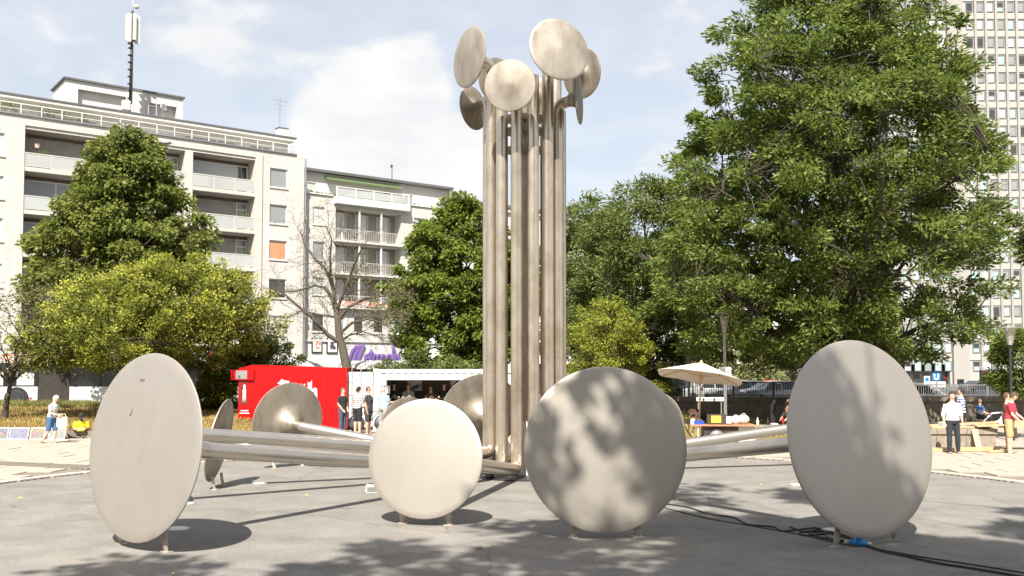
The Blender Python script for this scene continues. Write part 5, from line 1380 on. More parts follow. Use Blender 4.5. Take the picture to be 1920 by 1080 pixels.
# cars on the street behind
def car(label, loc, rz, paint, sc_=1.0, group='cars on the far street'):
    e = empty('parked_car', loc, rz, label, 'car', group); e.scale = (sc_, sc_, sc_)
    # sections along x: (x, half width, z bottom, z shoulder, half roof width, z roof)
    S = [(-2.15, .62, .38, .78, .55, .80), (-2.02, .80, .25, .90, .62, .94), (-1.5, .88, .20, .95, .66, 1.02), (-.9, .90, .20, .97, .64, 1.36), (-.2, .90, .20, .96, .64, 1.44), (.35, .90, .20, .95, .62, 1.40), (1.05, .89, .20, .93, .68, .96), (1.7, .86, .20, .84, .66, .86), (2.1, .74, .24, .72, .56, .74), (2.2, .60, .34, .62, .50, .64)]
    V = []; 
    for x, hw, zb, zs, hr, zr_ in S: V.append([(x, -hw * .92, zb), (x, -hw, (zb + zs) / 2), (x, -hw * .97, zs), (x, -hr, zr_), (x, 0, zr_ + .02), (x, hr, zr_), (x, hw * .97, zs), (x, hw, (zb + zs) / 2), (x, hw * .92, zb)])
    b = MB(); vs = [p_ for r_ in V for p_ in r_]; n = 9; fs = []; mm_ = []
    for i in range(len(S) - 1):
        for j in range(n - 1): fs.append((i * n + j, (i + 1) * n + j, (i + 1) * n + j + 1, i * n + j + 1))
        fs.append((i * n + n - 1, (i + 1) * n + n - 1, (i + 1) * n, i * n))
    fs.append(tuple(range(n))); fs.append(tuple(reversed([(len(S) - 1) * n + j for j in range(n)])))
    b.add(vs, fs); b.build('body', paint, e, smooth=True, angle=32)
    for sg_ in (-1, 1):
        for (x0, x1, x2, x3) in ((-1.15, -.22, -.18, -.86), (-.14, .95, .36, -.16)):
            q = [(x0, .97), (x1, .97), (x2, 1.37), (x3, 1.32)]
            g_ = MB(); g_.add([(x, sg_ * (.895 - .57 * (z - .97) ), z) for x, z in q], [(0, 1, 2, 3)]); g_.build('side_window', 'bus_glass', e)
    for x0, z0, x1, z1, nm in ((1.02, .985, .40, 1.405, 'windscreen'), (-1.46, 1.04, -.93, 1.37, 'rear_window')):
        g_ = MB(); d = .012 if x0 > 0 else -.012
        g_.quad((x0 + d, -.62, z0 + .012), (x0 + d, .62, z0 + .012), (x1 + d, .58, z1 + .012), (x1 + d, -.58, z1 + .012)); g_.build(nm, 'bus_glass', e)
    for sg_ in (-1, 1):
        g_ = MB(); g_.ell((2.04, sg_ * .58, .66), (.12, .16, .06), 10, 6); g_.build('headlight', 'lamp_clear', e, smooth=True)
        g_ = MB(); g_.ell((-2.05, sg_ * .58, .82), (.08, .16, .07), 10, 6); g_.build('tail_light', 'lamp_red', e, smooth=True)
        g_ = MB(); g_.ell((.75, sg_ * 1.0, 1.0), (.09, .10, .07), 8, 6); g_.build('mirror', paint, e, smooth=True)
    g_ = MB(); g_.box(2.13, 2.215, -.42, .42, .40, .56); g_.build('grille', 'black', e)
    for x in (-1.35, 1.35):
        for sg_ in (-1, 1): 
            w_ = wheel(e, x, sg_ * .82, .32, .32, .2)
            if sg_ > 0: w_.rotation_euler = (0, 0, 0)
    return e
car('white car with its nose to the right behind the pale railing', (at(1745, 730, 48.5).x - .6, 48.5, ST - .05), R(-28), 'car_white')
car('dark car on the street beyond the pale railing', (at(1838, 722, 55).x, 55, ST), R(178), 'car_dark')
car('silver car seen through the dark railing nearest the rightmost disc', (at(1462, 735, 54).x, 54, ST), R(5), 'car_silver')
car('white car seen through the middle of the dark railing', (at(1410, 735, 57).x - .5, 57, ST), R(185), 'car_white')
car('red car far behind the dark railing', (at(1450, 735, 70).x, 70, .2), R(4), 'car_red')
car('silver car parked far left of the railing under the trees', (at(1330, 735, 66).x, 66, .2), R(183), 'car_silver')

# plaza lamp posts with a glass cone and a flat hat
def lamp_post(label, px, py_top, Y, zbase, m='grey_metal', hm='alu'):
    p = at(px, py_top, Y); e = empty('lamp_post', (p.x, Y, zbase), 0, label, 'street lamp', 'plaza lamp posts'); Hh = p.z - zbase
    b = MB(); b.tube([(0, 0, 0), (0, 0, .7), (0, 0, .72), (0, 0, Hh - .75)], [.085, .085, .062, .055], 14); b.build('pole', m, e, smooth=True, angle=40)
    b = MB(); b.lathe([(.05, Hh - .78), (.075, Hh - .70), (.10, Hh - .64), (.0, Hh - .64)], None, 16); b.build('socket', m, e, smooth=True, angle=40)
    b = MB(); b.lathe([(.09, Hh - .64), (.21, Hh - .06), (.20, Hh - .05), (.0, Hh - .05)], None, 20); b.build('glass_cone', 'smoked_glass', e, smooth=True, angle=40)
    b = MB(); b.lathe([(.38, Hh - .06), (.385, Hh - .045), (.20, Hh - .005), (.06, Hh + .05), (0, Hh + .06)], None, 28); b.build('hat', hm, e, smooth=True, angle=40)
    b = MB(); b.tube([(0, 0, Hh - .63), (0, 0, Hh - .3)], .03, 8); b.build('lamp_bulb', 'white_paint', e)
    return e
LP1 = lamp_post('grey lamp post with flat hat standing right of the cream parasol', 1358, 586, 36, 0)
lamp_post('farther grey lamp post half hidden behind the cream parasol', 1291, 656, 47, ST)
lamp_post('dark lamp post with glass cone at the right edge', 1893, 612, 33, 0, 'dark_metal', 'smoked_glass')
# signs on and beside the first post
p = at(1344, 695, 35.8); e = empty('wc_sign', (p.x, 35.8, 0), 0, 'white sign with WC and an arrow on the lamp post behind the parasol', 'sign')
p0, p1 = at(1348, 705, 35.8), at(1371, 688, 35.8); a = MB(); a.box(p0.x - p.x, p1.x - p.x, 0, .02, p0.z, p1.z); pl_ = a.build('plate', 'sign_white', e)
letters('^-WC', pl_, 'black', (p0.x - p.x + .05, -.008, p0.z + .10), .19, .002, 0)
b = MB(); b.tube([(p1.x - p.x - .18, .05, 0), (p1.x - p.x - .18, .05, p1.z)], .02, 8); b.build('pole', 'grey_metal', e)
p0, p1 = at(1306, 752, 35.7), at(1357, 746, 35.7); e = empty('direction_sign', (p0.x, 35.7, 0), 0, 'long narrow white direction board below the parasol', 'sign')
b = MB(); b.box(0, p1.x - p0.x, 0, .03, p0.z, p1.z + .02); pl_ = b.build('board', 'sign_white', e)
zc_ = (p0.z + p1.z) / 2
b = MB(); b.box(.22, .30, -.006, -.001, zc_ - .05, zc_ + .05); b.box(.62, .70, -.006, -.001, zc_ - .05, zc_ + .05); b.build('pictogram', 'dark_metal', pl_)
b = MB(); b.box(.34, .58, -.006, -.001, zc_ - .015, zc_ + .015); b.box(.74, .90, -.006, -.001, zc_ - .015, zc_ + .015); b.build('print_line', 'grey_metal', pl_)
b = MB(); b.prism([(.06, zc_), (.12, zc_ + .05), (.12, zc_ + .015), (.17, zc_ + .015), (.17, zc_ - .015), (.12, zc_ - .015), (.12, zc_ - .05)], -.006, -.001); b.build('arrow', 'black', pl_)
for x in (.08, p1.x - p0.x - .08):
    b = MB(); b.tube([(x, .06, 0), (x, .06, p1.z)], .025, 8); b.build('post', 'grey_metal', e)

# cream parasol
Yp = 29.6; ap = at(1315, 681, Yp); ps = empty('parasol', (at(1309, 800, Yp).x, Yp, 0), 0, 'cream canvas parasol with wooden pole over the cargo cart', 'parasol')
pw = Vector((ap.x - ps.location.x, 0, ap.z)); Rp = 1.40; nb = 6
tilt = Matrix.Translation(pw) @ Matrix.Rotation(R(9), 4, 'Y') @ Matrix.Rotation(R(-7), 4, 'X')
b = MB(); rings = [(0.05, .0), (.35, -.10), (.7, -.22), (1.05, -.34), (1.4, -.46)]
vs = []; ns = nb * 4
for r_, z in rings:
    for j in range(ns):
        t = 2 * math.pi * j / ns; ph = (j % 4) / 4; sag = math.cos((ph - .5) * math.pi) ** 2
        rr_ = r_ * (1 - .10 * sag); zz = z + .04 * sag * r_ / 1.4
        vs.append(tilt @ Vector((rr_ * math.cos(t + .3), rr_ * math.sin(t + .3), zz)))
fs = []
for i in range(len(rings) - 1):
    for j in range(ns): fs.append((i * ns + j, i * ns + (j + 1) % ns, (i + 1) * ns + (j + 1) % ns, (i + 1) * ns + j))
fs.append(tuple(range(ns))); b.add(vs, fs); cn = b.build('canopy', 'canvas', ps)
sm = cn.modifiers.new('cloth_thickness', 'SOLIDIFY'); sm.thickness = .008
b = MB(); b.tube([(.0, 0, 0), pw], .024, 10); b.build('pole', 'wood', ps)
hub = pw + Vector((0, 0, -.42))
for j in range(nb):
    t = 2 * math.pi * j / nb + .3; tip = tilt @ Vector((1.37 * math.cos(t), 1.37 * math.sin(t), -.47)); mid_ = tilt @ Vector((.72 * math.cos(t), .72 * math.sin(t), -.26))
    b = MB(); b.tube([pw + Vector((0, 0, -.05)), tip], .012, 6); b.build('rib', 'wood', ps)
    b = MB(); b.tube([hub, mid_], .011, 6); b.build('strut', 'wood', ps)
b = MB(); b.lathe([(.05, -.06), (.06, 0), (.05, .06)], Matrix.Translation(hub), 12); b.build('runner', 'wood', ps)
b = MB(); b.ell(pw + Vector((0, 0, .03)), (.05, .05, .06), 8, 6); b.build('finial', 'wood', ps)
b = MB(); b.lathe([(.25, 0), (.25, .05), (.05, .10), (.04, .3)], None, 20); b.build('stand', 'concrete_dark', ps)

# cargo bike used as a stall
def bike_wheel(parent, c, r_, axis_y=True):
    b = MB(); m = Matrix.Translation(c) @ Matrix.Rotation(R(90), 4, 'X')
    pr = [(r_ + .022 * math.cos(t), .022 * math.sin(t)) for t in [i * 2 * math.pi / 8 for i in range(9)]]
    b.lathe(pr, m, 36); t_ = b.build('wheel', 'rubber', parent, smooth=True)
    b = MB(); b.lathe([(r_ - .02, -.012), (r_ - .05, -.010), (r_ - .05, .010), (r_ - .02, .012)], m, 36); b.build('rim', 'alu', t_, smooth=True)
    b = MB(); c = Vector(c)
    for i in range(18):
        a_ = 2 * math.pi * i / 18; b.tube([c + Vector((0, .02 * (-1) ** i, 0)), c + Vector((math.cos(a_) * (r_ - .04), 0, math.sin(a_) * (r_ - .04)))], .004, 4)
    b.tube([c + Vector((0, -.05, 0)), c + Vector((0, .05, 0))], .025, 8); b.build('spokes', 'alu', t_)
    return t_
Yq = 29.2; kq = Yq / F; q0 = at(1322, 800, Yq); cg = empty('cargo_bike', (q0.x, Yq, 0), R(-3), 'dark brown cargo bike stall with a spoked wheel under the parasol', 'cargo bike')
XQ = lambda px: (px - 1322) * kq
b = MB(); b.box(XQ(1320), XQ(1384), 0, .62, .26, .72); b.build('box', 'brown_box', cg)
b = MB(); b.box(XQ(1294), XQ(1414), -.12, .75, .745, .785); b.build('table_board', 'table_wood', cg)
b = MB(); b.box(XQ(1326), XQ(1361), .05, .09, .787, 1.10); lid = b.build('rear_panel', 'brown_box', cg)
b = MB(); b.box(XQ(1334), XQ(1352), .038, .046, .85, 1.05); b.build('yellow_notice', 'yellow_paper', lid)
b = MB(); b.box(XQ(1361.5), XQ(1373), .07, .10, .787, 1.06); l2 = b.build('price_board', 'black', cg)
b = MB(); b.box(XQ(1362), XQ(1372), .06, .068, .82, 1.03); b.build('white_notice', 'sign_white', l2)
bike_wheel(cg, Vector((XQ(1343), -.10, .335)), .30)
bike_wheel(cg, Vector((XQ(1343), .70, .335)), .30)
b = MB(); b.tube([(XQ(1322), .3, .45), (XQ(1300), .3, .35), (XQ(1285), .3, .75)], .02, 6); b.tube([(XQ(1300), .3, .35), (XQ(1290), .3, .30)], .02, 6); b.build('frame', 'black', cg)
b = MB(); b.box(XQ(1384), XQ(1414), .0, .55, .10, .744); b.build('side_crate', 'offwhite', cg)
b = MB(); b.tube([(XQ(1309), -.05, .02), (XQ(1309), -.05, .75)], .03, 8); b.build('prop_leg', 'offwhite', cg)
# things on the stall
def loose(name, label, cat, mb, m, loc, rz=0, smooth=True, group=None):
    o = mb.build(name, m, None, smooth=smooth, angle=40 if smooth else None); o.location = loc; o.rotation_euler = (0, 0, rz); return tag(o, label, cat, group)
tb = lambda px, dz=.787, dy=.2: Vector((q0.x + XQ(px), Yq + dy, dz))
b = MB(); b.prism([(-.14, 0), (.14, 0), (.16, .10), (-.16, .10)], -.1, .1); loose('plastic_tray', 'blue plastic tray on the left end of the stall board', 'tray', b, 'blue', tb(1312), smooth=False)
for i, (px, m_, ds) in enumerate(((1300, 'offwhite', 'white paper carton on the far left end of the stall'), (1296, 'dark_metal', 'dark box at the left tip of the stall board'))):
    b = MB(); b.box(-.07, .07, -.07, .07, 0, .17); loose('carton', ds, 'box', b, m_, tb(px), R(12 * i), False)
for i, (px, s_, ds) in enumerate(((1381, .17, 'pale striped cloth bag with red base on the stall'), (1396, .2, 'white cloth bag slumped at the right end of the stall'))):
    b = MB(); b.ell((0, 0, s_ * .72), (s_, s_ * .75, s_ * .74), 14, 10); b.tube([(-.06, -.05, s_ * 1.3), (-.03, -.06, s_ * 1.62), (.05, -.06, s_ * 1.62), (.08, -.05, s_ * 1.3)], .012, 6); loose('cloth_bag', ds, 'bag', b, 'bag' if i == 0 else 'offwhite', tb(px))

# concrete seat block and building timber by the men on the right
cbk = empty('concrete_planter', (at(1738, 840, 29.5).x, 29.5, 0), 0, 'rough concrete seat block behind the man in the white shirt', 'planter')
wx_ = at(1868, 840, 29.5).x - cbk.location.x
for i in range(3):
    b = MB(); b.box(-.6 + (wx_ + .6) * i / 3, -.6 + (wx_ + .6) * (i + 1) / 3 - .015, 0, 1.6, 0, .48); b.build('block', 'concrete', cbk)
    b = MB(); b.box(-.62 + (wx_ + .66) * i / 3, -.62 + (wx_ + .66) * (i + 1) / 3 - .012, -.05, 1.65, .483, .64); b.build('cap_stone', 'concrete', cbk)
def plank(label, a, b_, w_, t_, group='loose planks by the seat block'):
    a = Vector(a); b_ = Vector(b_); d = b_ - a; o = MB(); o.box(0, d.length, -w_ / 2, w_ / 2, 0, t_); ob = o.build('plank', 'plank', None)
    ob.location = a; ob.rotation_euler = d.to_track_quat('X', 'Z').to_euler(); return tag(ob, label, 'plank', group)
gx = lambda px, Y: (px - 960) / F * Y
plank('long pale plank on the ground left of the man in white', (gx(1725, 28.6), 28.6, .03), (gx(1848, 28.8), 28.8, .03), .22, .10)
plank('second plank lying on the ground behind the first one', (gx(1745, 28.95), 28.95, .03), (gx(1870, 29.2), 29.25, .03), .16, .08)
plank('short plank leaning upright against the seat block', (gx(1833, 28.9), 28.95, .08), (gx(1824, 29.4), 29.42, .62), .16, .03)
plank('broken short plank near the feet of the red-shirted man', (gx(1848, 28.2), 28.2, .03), (gx(1885, 28.6), 28.5, .03), .14, .06)
plank('long plank resting along the front of the seat block top', (gx(1735, 30), 29.7, .645), (gx(1895, 30), 29.9, .66), .18, .05)
plank('thin batten across the back of the seat block top', (gx(1750, 30), 30.4, .66), (gx(1880, 31), 31.2, .72), .12, .06)
plank('pale board jutting over the right end of the seat block', (gx(1815, 30), 29.6, .70), (gx(1930, 29.4), 29.2, .80), .4, .04)
plank('thick board at the right edge behind the red-shirted man', (gx(1895, 29), 29.0, .72), (gx(1960, 29), 28.9, .72), .3, .2)
b = MB(); b.lathe([(.05, 0), (.05, .19), (.02, .24), (.02, .28), (0, .28)], None, 12); loose('bottle', 'pale plastic bottle on the boards left of the red-shirted man', 'bottle', b, 'lamp_clear', (gx(1869, 29.6), 29.45, .735))
b = MB(); b.box(-.2, .2, -.15, .15, 0, .13); loose('carton', 'small white box on the seat block behind the man in white', 'box', b, 'sign_white', (gx(1771, 30), 29.95, .70), R(8), False)
# low white chair with a person behind
ch = empty('folding_chair', (gx(1860, 40), 40, 0), R(20), 'low white-framed folding chair in front of the far wall', 'chair')
b = MB(); b.tube([(-.5, 0, .32), (-.2, -.1, .62), (.35, -.1, .66), (.5, 0, .5), (.35, .1, .28), (-.45, .1, .2), (-.5, 0, .32)], .035, 8); b.build('frame', 'white_paint', ch, smooth=True)
b = MB(); b.box(-.4, .38, -.05, .4, .25, .29); b.build('seat', 'dark_metal', ch)
for x in (-.35, .33):
    for y in (-.04, .38): b = MB(); b.tube([(x, y, 0), (x, y, .26)], .02, 6); b.build('leg', 'dark_metal', ch)

# ledge below the far wall (under the bending person)
lg = empty('stone_ledge', (gx(1400, 37), 37, 0), 0, 'low stone ledge the bending person works on', 'ledge')
for i in range(6):
    b = MB(); b.box(-.8 + i * .75, -.8 + i * .75 + .735, 0, .5, 0, .30); b.build('ledge_stone', 'concrete', lg)
for i, (px, ds) in enumerate(((1419, 'small white bottle standing on the ledge'), (1438, 'dark bottle standing on the ledge nearer the bending person'))):
    b = MB(); b.lathe([(.05, 0), (.055, .16), (.02, .24), (.02, .3), (0, .3)], None, 12); loose('bottle', ds, 'bottle', b, ('sign_white', 'black')[i], (gx(px, 37.2), 37.2, .30))

# station sign, traffic lights and a tall road lamp
e = empty('station_sign', (gx(1754, 52), 52, ST), 0, 'blue U metro sign above a white board behind the white car', 'sign')
z1 = at(1754, 707, 52).z - ST
b = MB(); b.tube([(0, 0, 0), (0, 0, z1 - .2)], .05, 8); b.build('pole', 'grey_metal', e)
b = MB(); b.box(-.22, .22, -.04, .04, z1 - .18, z1 + .22); c_ = b.build('cube_sign', 'sign_blue', e); letters('U', c_, 'sign_white', (-.15, -.045, z1 - .13), .42, .003, 0, offset=.02)
b = MB(); b.box(-.5, .5, -.03, .03, z1 - .55, z1 - .24); c_ = b.build('board', 'sign_white', e); b = MB(); b.box(-.42, .42, -.036, -.031, z1 - .42, z1 - .38); b.build('print_line', 'grey_metal', c_)
e = empty('parking_sign', (gx(1737, 52), 52, ST), 0, 'small white and blue road sign left of the metro sign', 'sign')
z1 = at(1737, 712, 52).z - ST; b = MB(); b.tube([(0, .05, 0), (0, .05, z1)], .03, 8); b.build('pole', 'grey_metal', e)
b = MB(); b.box(-.16, .16, 0, .03, z1 - .35, z1 + .2); c_ = b.build('plate', 'sign_white', e); b = MB(); b.lathe([(.11, 0), (.11, .008), (0, .008)], Matrix.Translation((0, -.002, z1 + .02)) @ Matrix.Rotation(R(90), 4, 'X'), 20); b.build('blue_disc', 'sign_blue', c_)
def traffic(label, px, py0, py1, Y, pole_to=None):
    a, c_ = at(px, py0, Y), at(px, py1, Y); e = empty('traffic_light', (a.x, Y, ST), 0, label, 'traffic light', 'traffic lights on the street')
    b = MB(); b.tube([(0, .1, 0), (0, .1, a.z - ST)], .06, 8); b.build('pole', 'grey_metal', e)
    h_ = a.z - c_.z; b = MB(); b.box(-.17, .17, -.12, .09, c_.z - ST, a.z - ST); hd = b.build('head', 'dark_metal', e)
    for i, m_ in enumerate(('lamp_red' if h_ > .5 else 'black', 'black', 'banner_green')):
        z = a.z - ST - h_ * (.18 + .32 * i); b = MB(); b.lathe([(.08, 0), (.08, .04), (.065, .015), (0, .015)], Matrix.Translation((0, -.121, z)) @ Matrix.Rotation(R(90), 4, 'X'), 16); b.build('lens', m_, hd)
    return e
traffic('traffic light with red lens above the pale railing', 1843, 694, 716, 56)
traffic('small dark traffic light right of the metro sign', 1801, 711, 722, 60)
traffic('slim dark signal post between sign and traffic light', 1770, 706, 722, 58)
e = empty('gantry_sign', (gx(1839, 60), 60, ST), 0, 'arched pole with hanging white road sign before the tower', 'sign')
a = at(1839, 680, 60).z - ST; b_ = at(1875, 660, 60); 
b = MB(); b.tube(rounded([(0, 0, 0), (0, 0, a + .1), (1.7, 0, at(1880, 666, 60).z - ST)], [.6], 6), .05, 8); b.build('pole', 'grey_metal', e)
z0, z1 = at(1850, 692, 60).z - ST, at(1850, 680, 60).z - ST; b = MB(); b.box(.12, .55, -.08, -.05, z0, z1); b.build('plate', 'sign_white', e)
z0, z1 = at(1877, 679, 60).z - ST, at(1877, 672, 60).z - ST; b = MB(); b.ell((1.27, -.05, (z0 + z1) / 2), (.1, .08, (z1 - z0) / 2), 10, 8); b.build('round_sign', 'dark_metal', e)
# road lamp whose head shows over the lime tree
e = empty('road_lamp', (at(283, 700, 60).x, 60, .35), 0, 'grey road lamp whose flat head sticks out right of the lime tree', 'street lamp')
z1 = at(310, 268, 60).z - .35; xh = at(310, 268, 60).x - e.location.x
b = MB(); b.tube(rounded([(0, 0, 0), (0, 0, z1 - .1), (xh, 0, z1)], [.5], 6), [.09] + [.06] * 7 + [.04], 10); b.build('pole', 'grey_metal', e, smooth=True)
b = MB(); b.ell((xh, 0, z1), (.42, .25, .12), 16, 8); b.build('lamp_head', 'grey_metal', e, smooth=True)
b = MB(); b.ell((xh, 0, z1 - .07), (.22, .13, .06), 12, 6); b.build('lamp_glass', 'offwhite', e, smooth=True)

# ------------------------------------------------------------------ cables on the asphalt
def cable(label, pix, r_=.013, wob=.0):
    pts = [gnd(*p_) for p_ in pix]; rd_ = random.Random(len(pix)); fine = []
    for i in range(len(pts) - 1):
        p0_, p1_, p2_, p3_ = pts[max(0, i - 1)], pts[i], pts[i + 1], pts[min(len(pts) - 1, i + 2)]
        for j in range(8):
            t = j / 8; q = .5 * ((2 * p1_) + (p2_ - p0_) * t + (2 * p0_ - 5 * p1_ + 4 * p2_ - p3_) * t * t + (3 * p1_ - p0_ - 3 * p2_ + p3_) * t ** 3); q.z = r_ + .006; fine.append(q)
    fine.append(pts[-1] + Vector((0, 0, r_ + .006)))
    b = MB(); b.tube(fine, r_, 6); o = b.build('cable', 'rubber', None, smooth=True); return tag(o, label, 'cable', 'cables on the asphalt')
cable('long black cable looping from behind the grey disc to the blue plug', [(1245, 946), (1290, 953), (1330, 966), (1375, 972), (1402, 985), (1450, 990), (1470, 998), (1530, 992), (1560, 1003), (1600, 1013)])
cable('thin black cable running straight below the coiled one', [(1240, 952), (1320, 972), (1400, 986), (1500, 1004), (1575, 1021), (1612, 1027)], .009)
cable('tangled black cable coil left of the blue plug', [(1480, 990), (1515, 1000), (1550, 998), (1545, 1003), (1510, 1006), (1500, 1001), (1540, 996), (1552, 1010), (1572, 1018), (1597, 1012), (1560, 1000), (1520, 998), (1535, 1009), (1590, 1017)])
cable('thick black cable leading from the blue plug to the lower right', [(1620, 1024), (1655, 1036), (1700, 1046), (1760, 1059), (1830, 1070), (1960, 1092)], .017)
cable('second black cable beside the thick one at lower right', [(1615, 1017), (1640, 1030), (1690, 1040), (1750, 1050), (1830, 1062), (1960, 1083)], .011)
q = gnd(1609, 1024); e = empty('power_plug', q, R(-30), 'blue industrial power plug at the foot of the rightmost disc', 'plug')
b = MB(); b.tube([(-.12, 0, .05), (.02, 0, .05), (.021, 0, .05), (.12, 0, .05)], [.035, .035, .045, .045], 12); b.build('housing', 'blue_plug', e, smooth=True, angle=40)
b = MB(); b.tube([(0.0, 0, .05), (0.01, -.02, .13)], .035, 10); b.build('flap', 'blue_plug', e, smooth=True, angle=40)
b = MB(); b.tube([(.12, 0, .05), (.18, 0, .04)], .026, 10); b.tube([(-.18, 0, .04), (-.12, 0, .05)], .026, 10); b.build('gland', 'offwhite', e, smooth=True)
# stray leaves and a pebble on the asphalt
for i, (px, py, ds) in enumerate(((900, 1028, 'curled brown leaf on the asphalt below the small front disc'), (38, 935, 'tiny yellow leaf on the asphalt at far left'), (1428, 910, 'yellow leaf right of the grey disc on sunlit asphalt'), (1270, 938, 'yellow leaf beside the cables'), (325, 1078, 'yellow leaf at the bottom edge below the leftmost disc'), (575, 930, 'pale leaf between the leftmost and the small front disc'))):
    q = gnd(px, py, .01); b = MB(); s_ = .05 if i else .07
    b.add([(-s_, 0, 0), (-.3 * s_, -.5 * s_, .012), (s_, 0, .02), (-.3 * s_, .5 * s_, .022), (0, 0, .035)], [(0, 1, 4), (1, 2, 4), (2, 3, 4), (3, 0, 4), (3, 2, 1, 0)])
    loose('fallen_leaf', ds, 'leaf', b, 'table_wood' if i == 0 else 'yellow_leaf' if 'yellow_leaf' in M else (mat('yellow_leaf', (.55, .48, .06), .8) and 'yellow_leaf'), q, rnd.uniform(0, 6), False, 'fallen leaves on the asphalt')
# ------------------------------------------------------------------ people
for nm, c in (('skin_fair', (.58, .36, .26)), ('skin_tan', (.48, .27, .18)), ('skin_dark', (.10, .055, .035))): mat(nm, c, .6, var=.06, scale=8)
for nm, c in (('hair_white', (.75, .73, .68)), ('hair_brown', (.075, .045, .028)), ('hair_dark', (.025, .018, .014)), ('hair_blond', (.10, .055, .028)), ('hair_ginger', (.36, .13, .04))): mat(nm, c, .8, var=.2, scale=30, bump=.4, bscale=60)
for nm, c in (('cl_black', (.016, .016, .018)), ('cl_charcoal', (.035, .033, .037)), ('cl_white', (.60, .59, .585)), ('cl_aqua', (.28, .52, .58)), ('cl_yellow', (.80, .62, .015)), ('cl_red', (.42, .035, .06)), ('cl_khaki', (.42, .31, .16)), ('cl_denim', (.045, .065, .10)), ('cl_darkdenim', (.020, .026, .036)), ('cl_blue', (.05, .12, .26)), ('cl_grey', (.30, .29, .28)), ('cl_brown', (.12, .06, .035)), ('cl_camo', (.10, .09, .07))):
    mat(nm, c, .9, var=.18, scale=9, bump=.25, bscale=22)
def cloth_pattern(name, kind, a, b_, s1=30, c=None):
    m = bpy.data.materials.new(name); m.use_nodes = True; t = m.node_tree; p = t.nodes['Principled BSDF']; p.inputs['Roughness'].default_value = .9
    g = t.nodes.new('ShaderNodeTexCoord')
    def wave(ax, sc_, lo, hi):
        wv = t.nodes.new('ShaderNodeTexWave'); wv.bands_direction = ax; wv.inputs['Scale'].default_value = sc_; wv.inputs['Distortion'].default_value = .6; t.links.new(g.outputs['Object'], wv.inputs[0])
        r_ = t.nodes.new('ShaderNodeMapRange'); t.links.new(wv.outputs['Fac'], r_.inputs[0]); r_.inputs[1].default_value = lo; r_.inputs[2].default_value = hi; return r_.outputs[0]
    mx = t.nodes.new('ShaderNodeMix'); mx.data_type = 'RGBA'; mx.inputs[6].default_value = (*a, 1); mx.inputs[7].default_value = (*b_, 1)
    if kind == 'stripe': t.links.new(wave('Z', s1, .35, .5), mx.inputs[0])
    elif kind == 'plaid':
        ad = t.nodes.new('ShaderNodeMath'); ad.operation = 'MULTIPLY_ADD'; ad.inputs[1].default_value = .5; t.links.new(wave('Z', s1, .55, .7), ad.inputs[0])
        m2 = t.nodes.new('ShaderNodeMath'); m2.operation = 'MULTIPLY'; m2.inputs[1].default_value = .5; t.links.new(wave('X', s1, .55, .7), m2.inputs[0]); t.links.new(m2.outputs[0], ad.inputs[2]); t.links.new(ad.outputs[0], mx.inputs[0])
    else:
        n = t.nodes.new('ShaderNodeTexNoise'); n.inputs['Scale'].default_value = s1; n.inputs['Detail'].default_value = 4; t.links.new(g.outputs['Object'], n.inputs[0])
        r_ = t.nodes.new('ShaderNodeMapRange'); t.links.new(n.outputs[0], r_.inputs[0]); r_.inputs[1].default_value = .5; r_.inputs[2].default_value = .56; t.links.new(r_.outputs[0], mx.inputs[0])
    t.links.new(mx.outputs[2], p.inputs['Base Color']); M[name] = m
cloth_pattern('cl_plaid', 'plaid', (.62, .55, .54), (.06, .02, .04), 4.2)
cloth_pattern('cl_stripe', 'stripe', (.03, .06, .22), (.62, .66, .74), 3.6)
cloth_pattern('cl_floral', 'noise', (.66, .66, .64), (.14, .17, .20), 26)

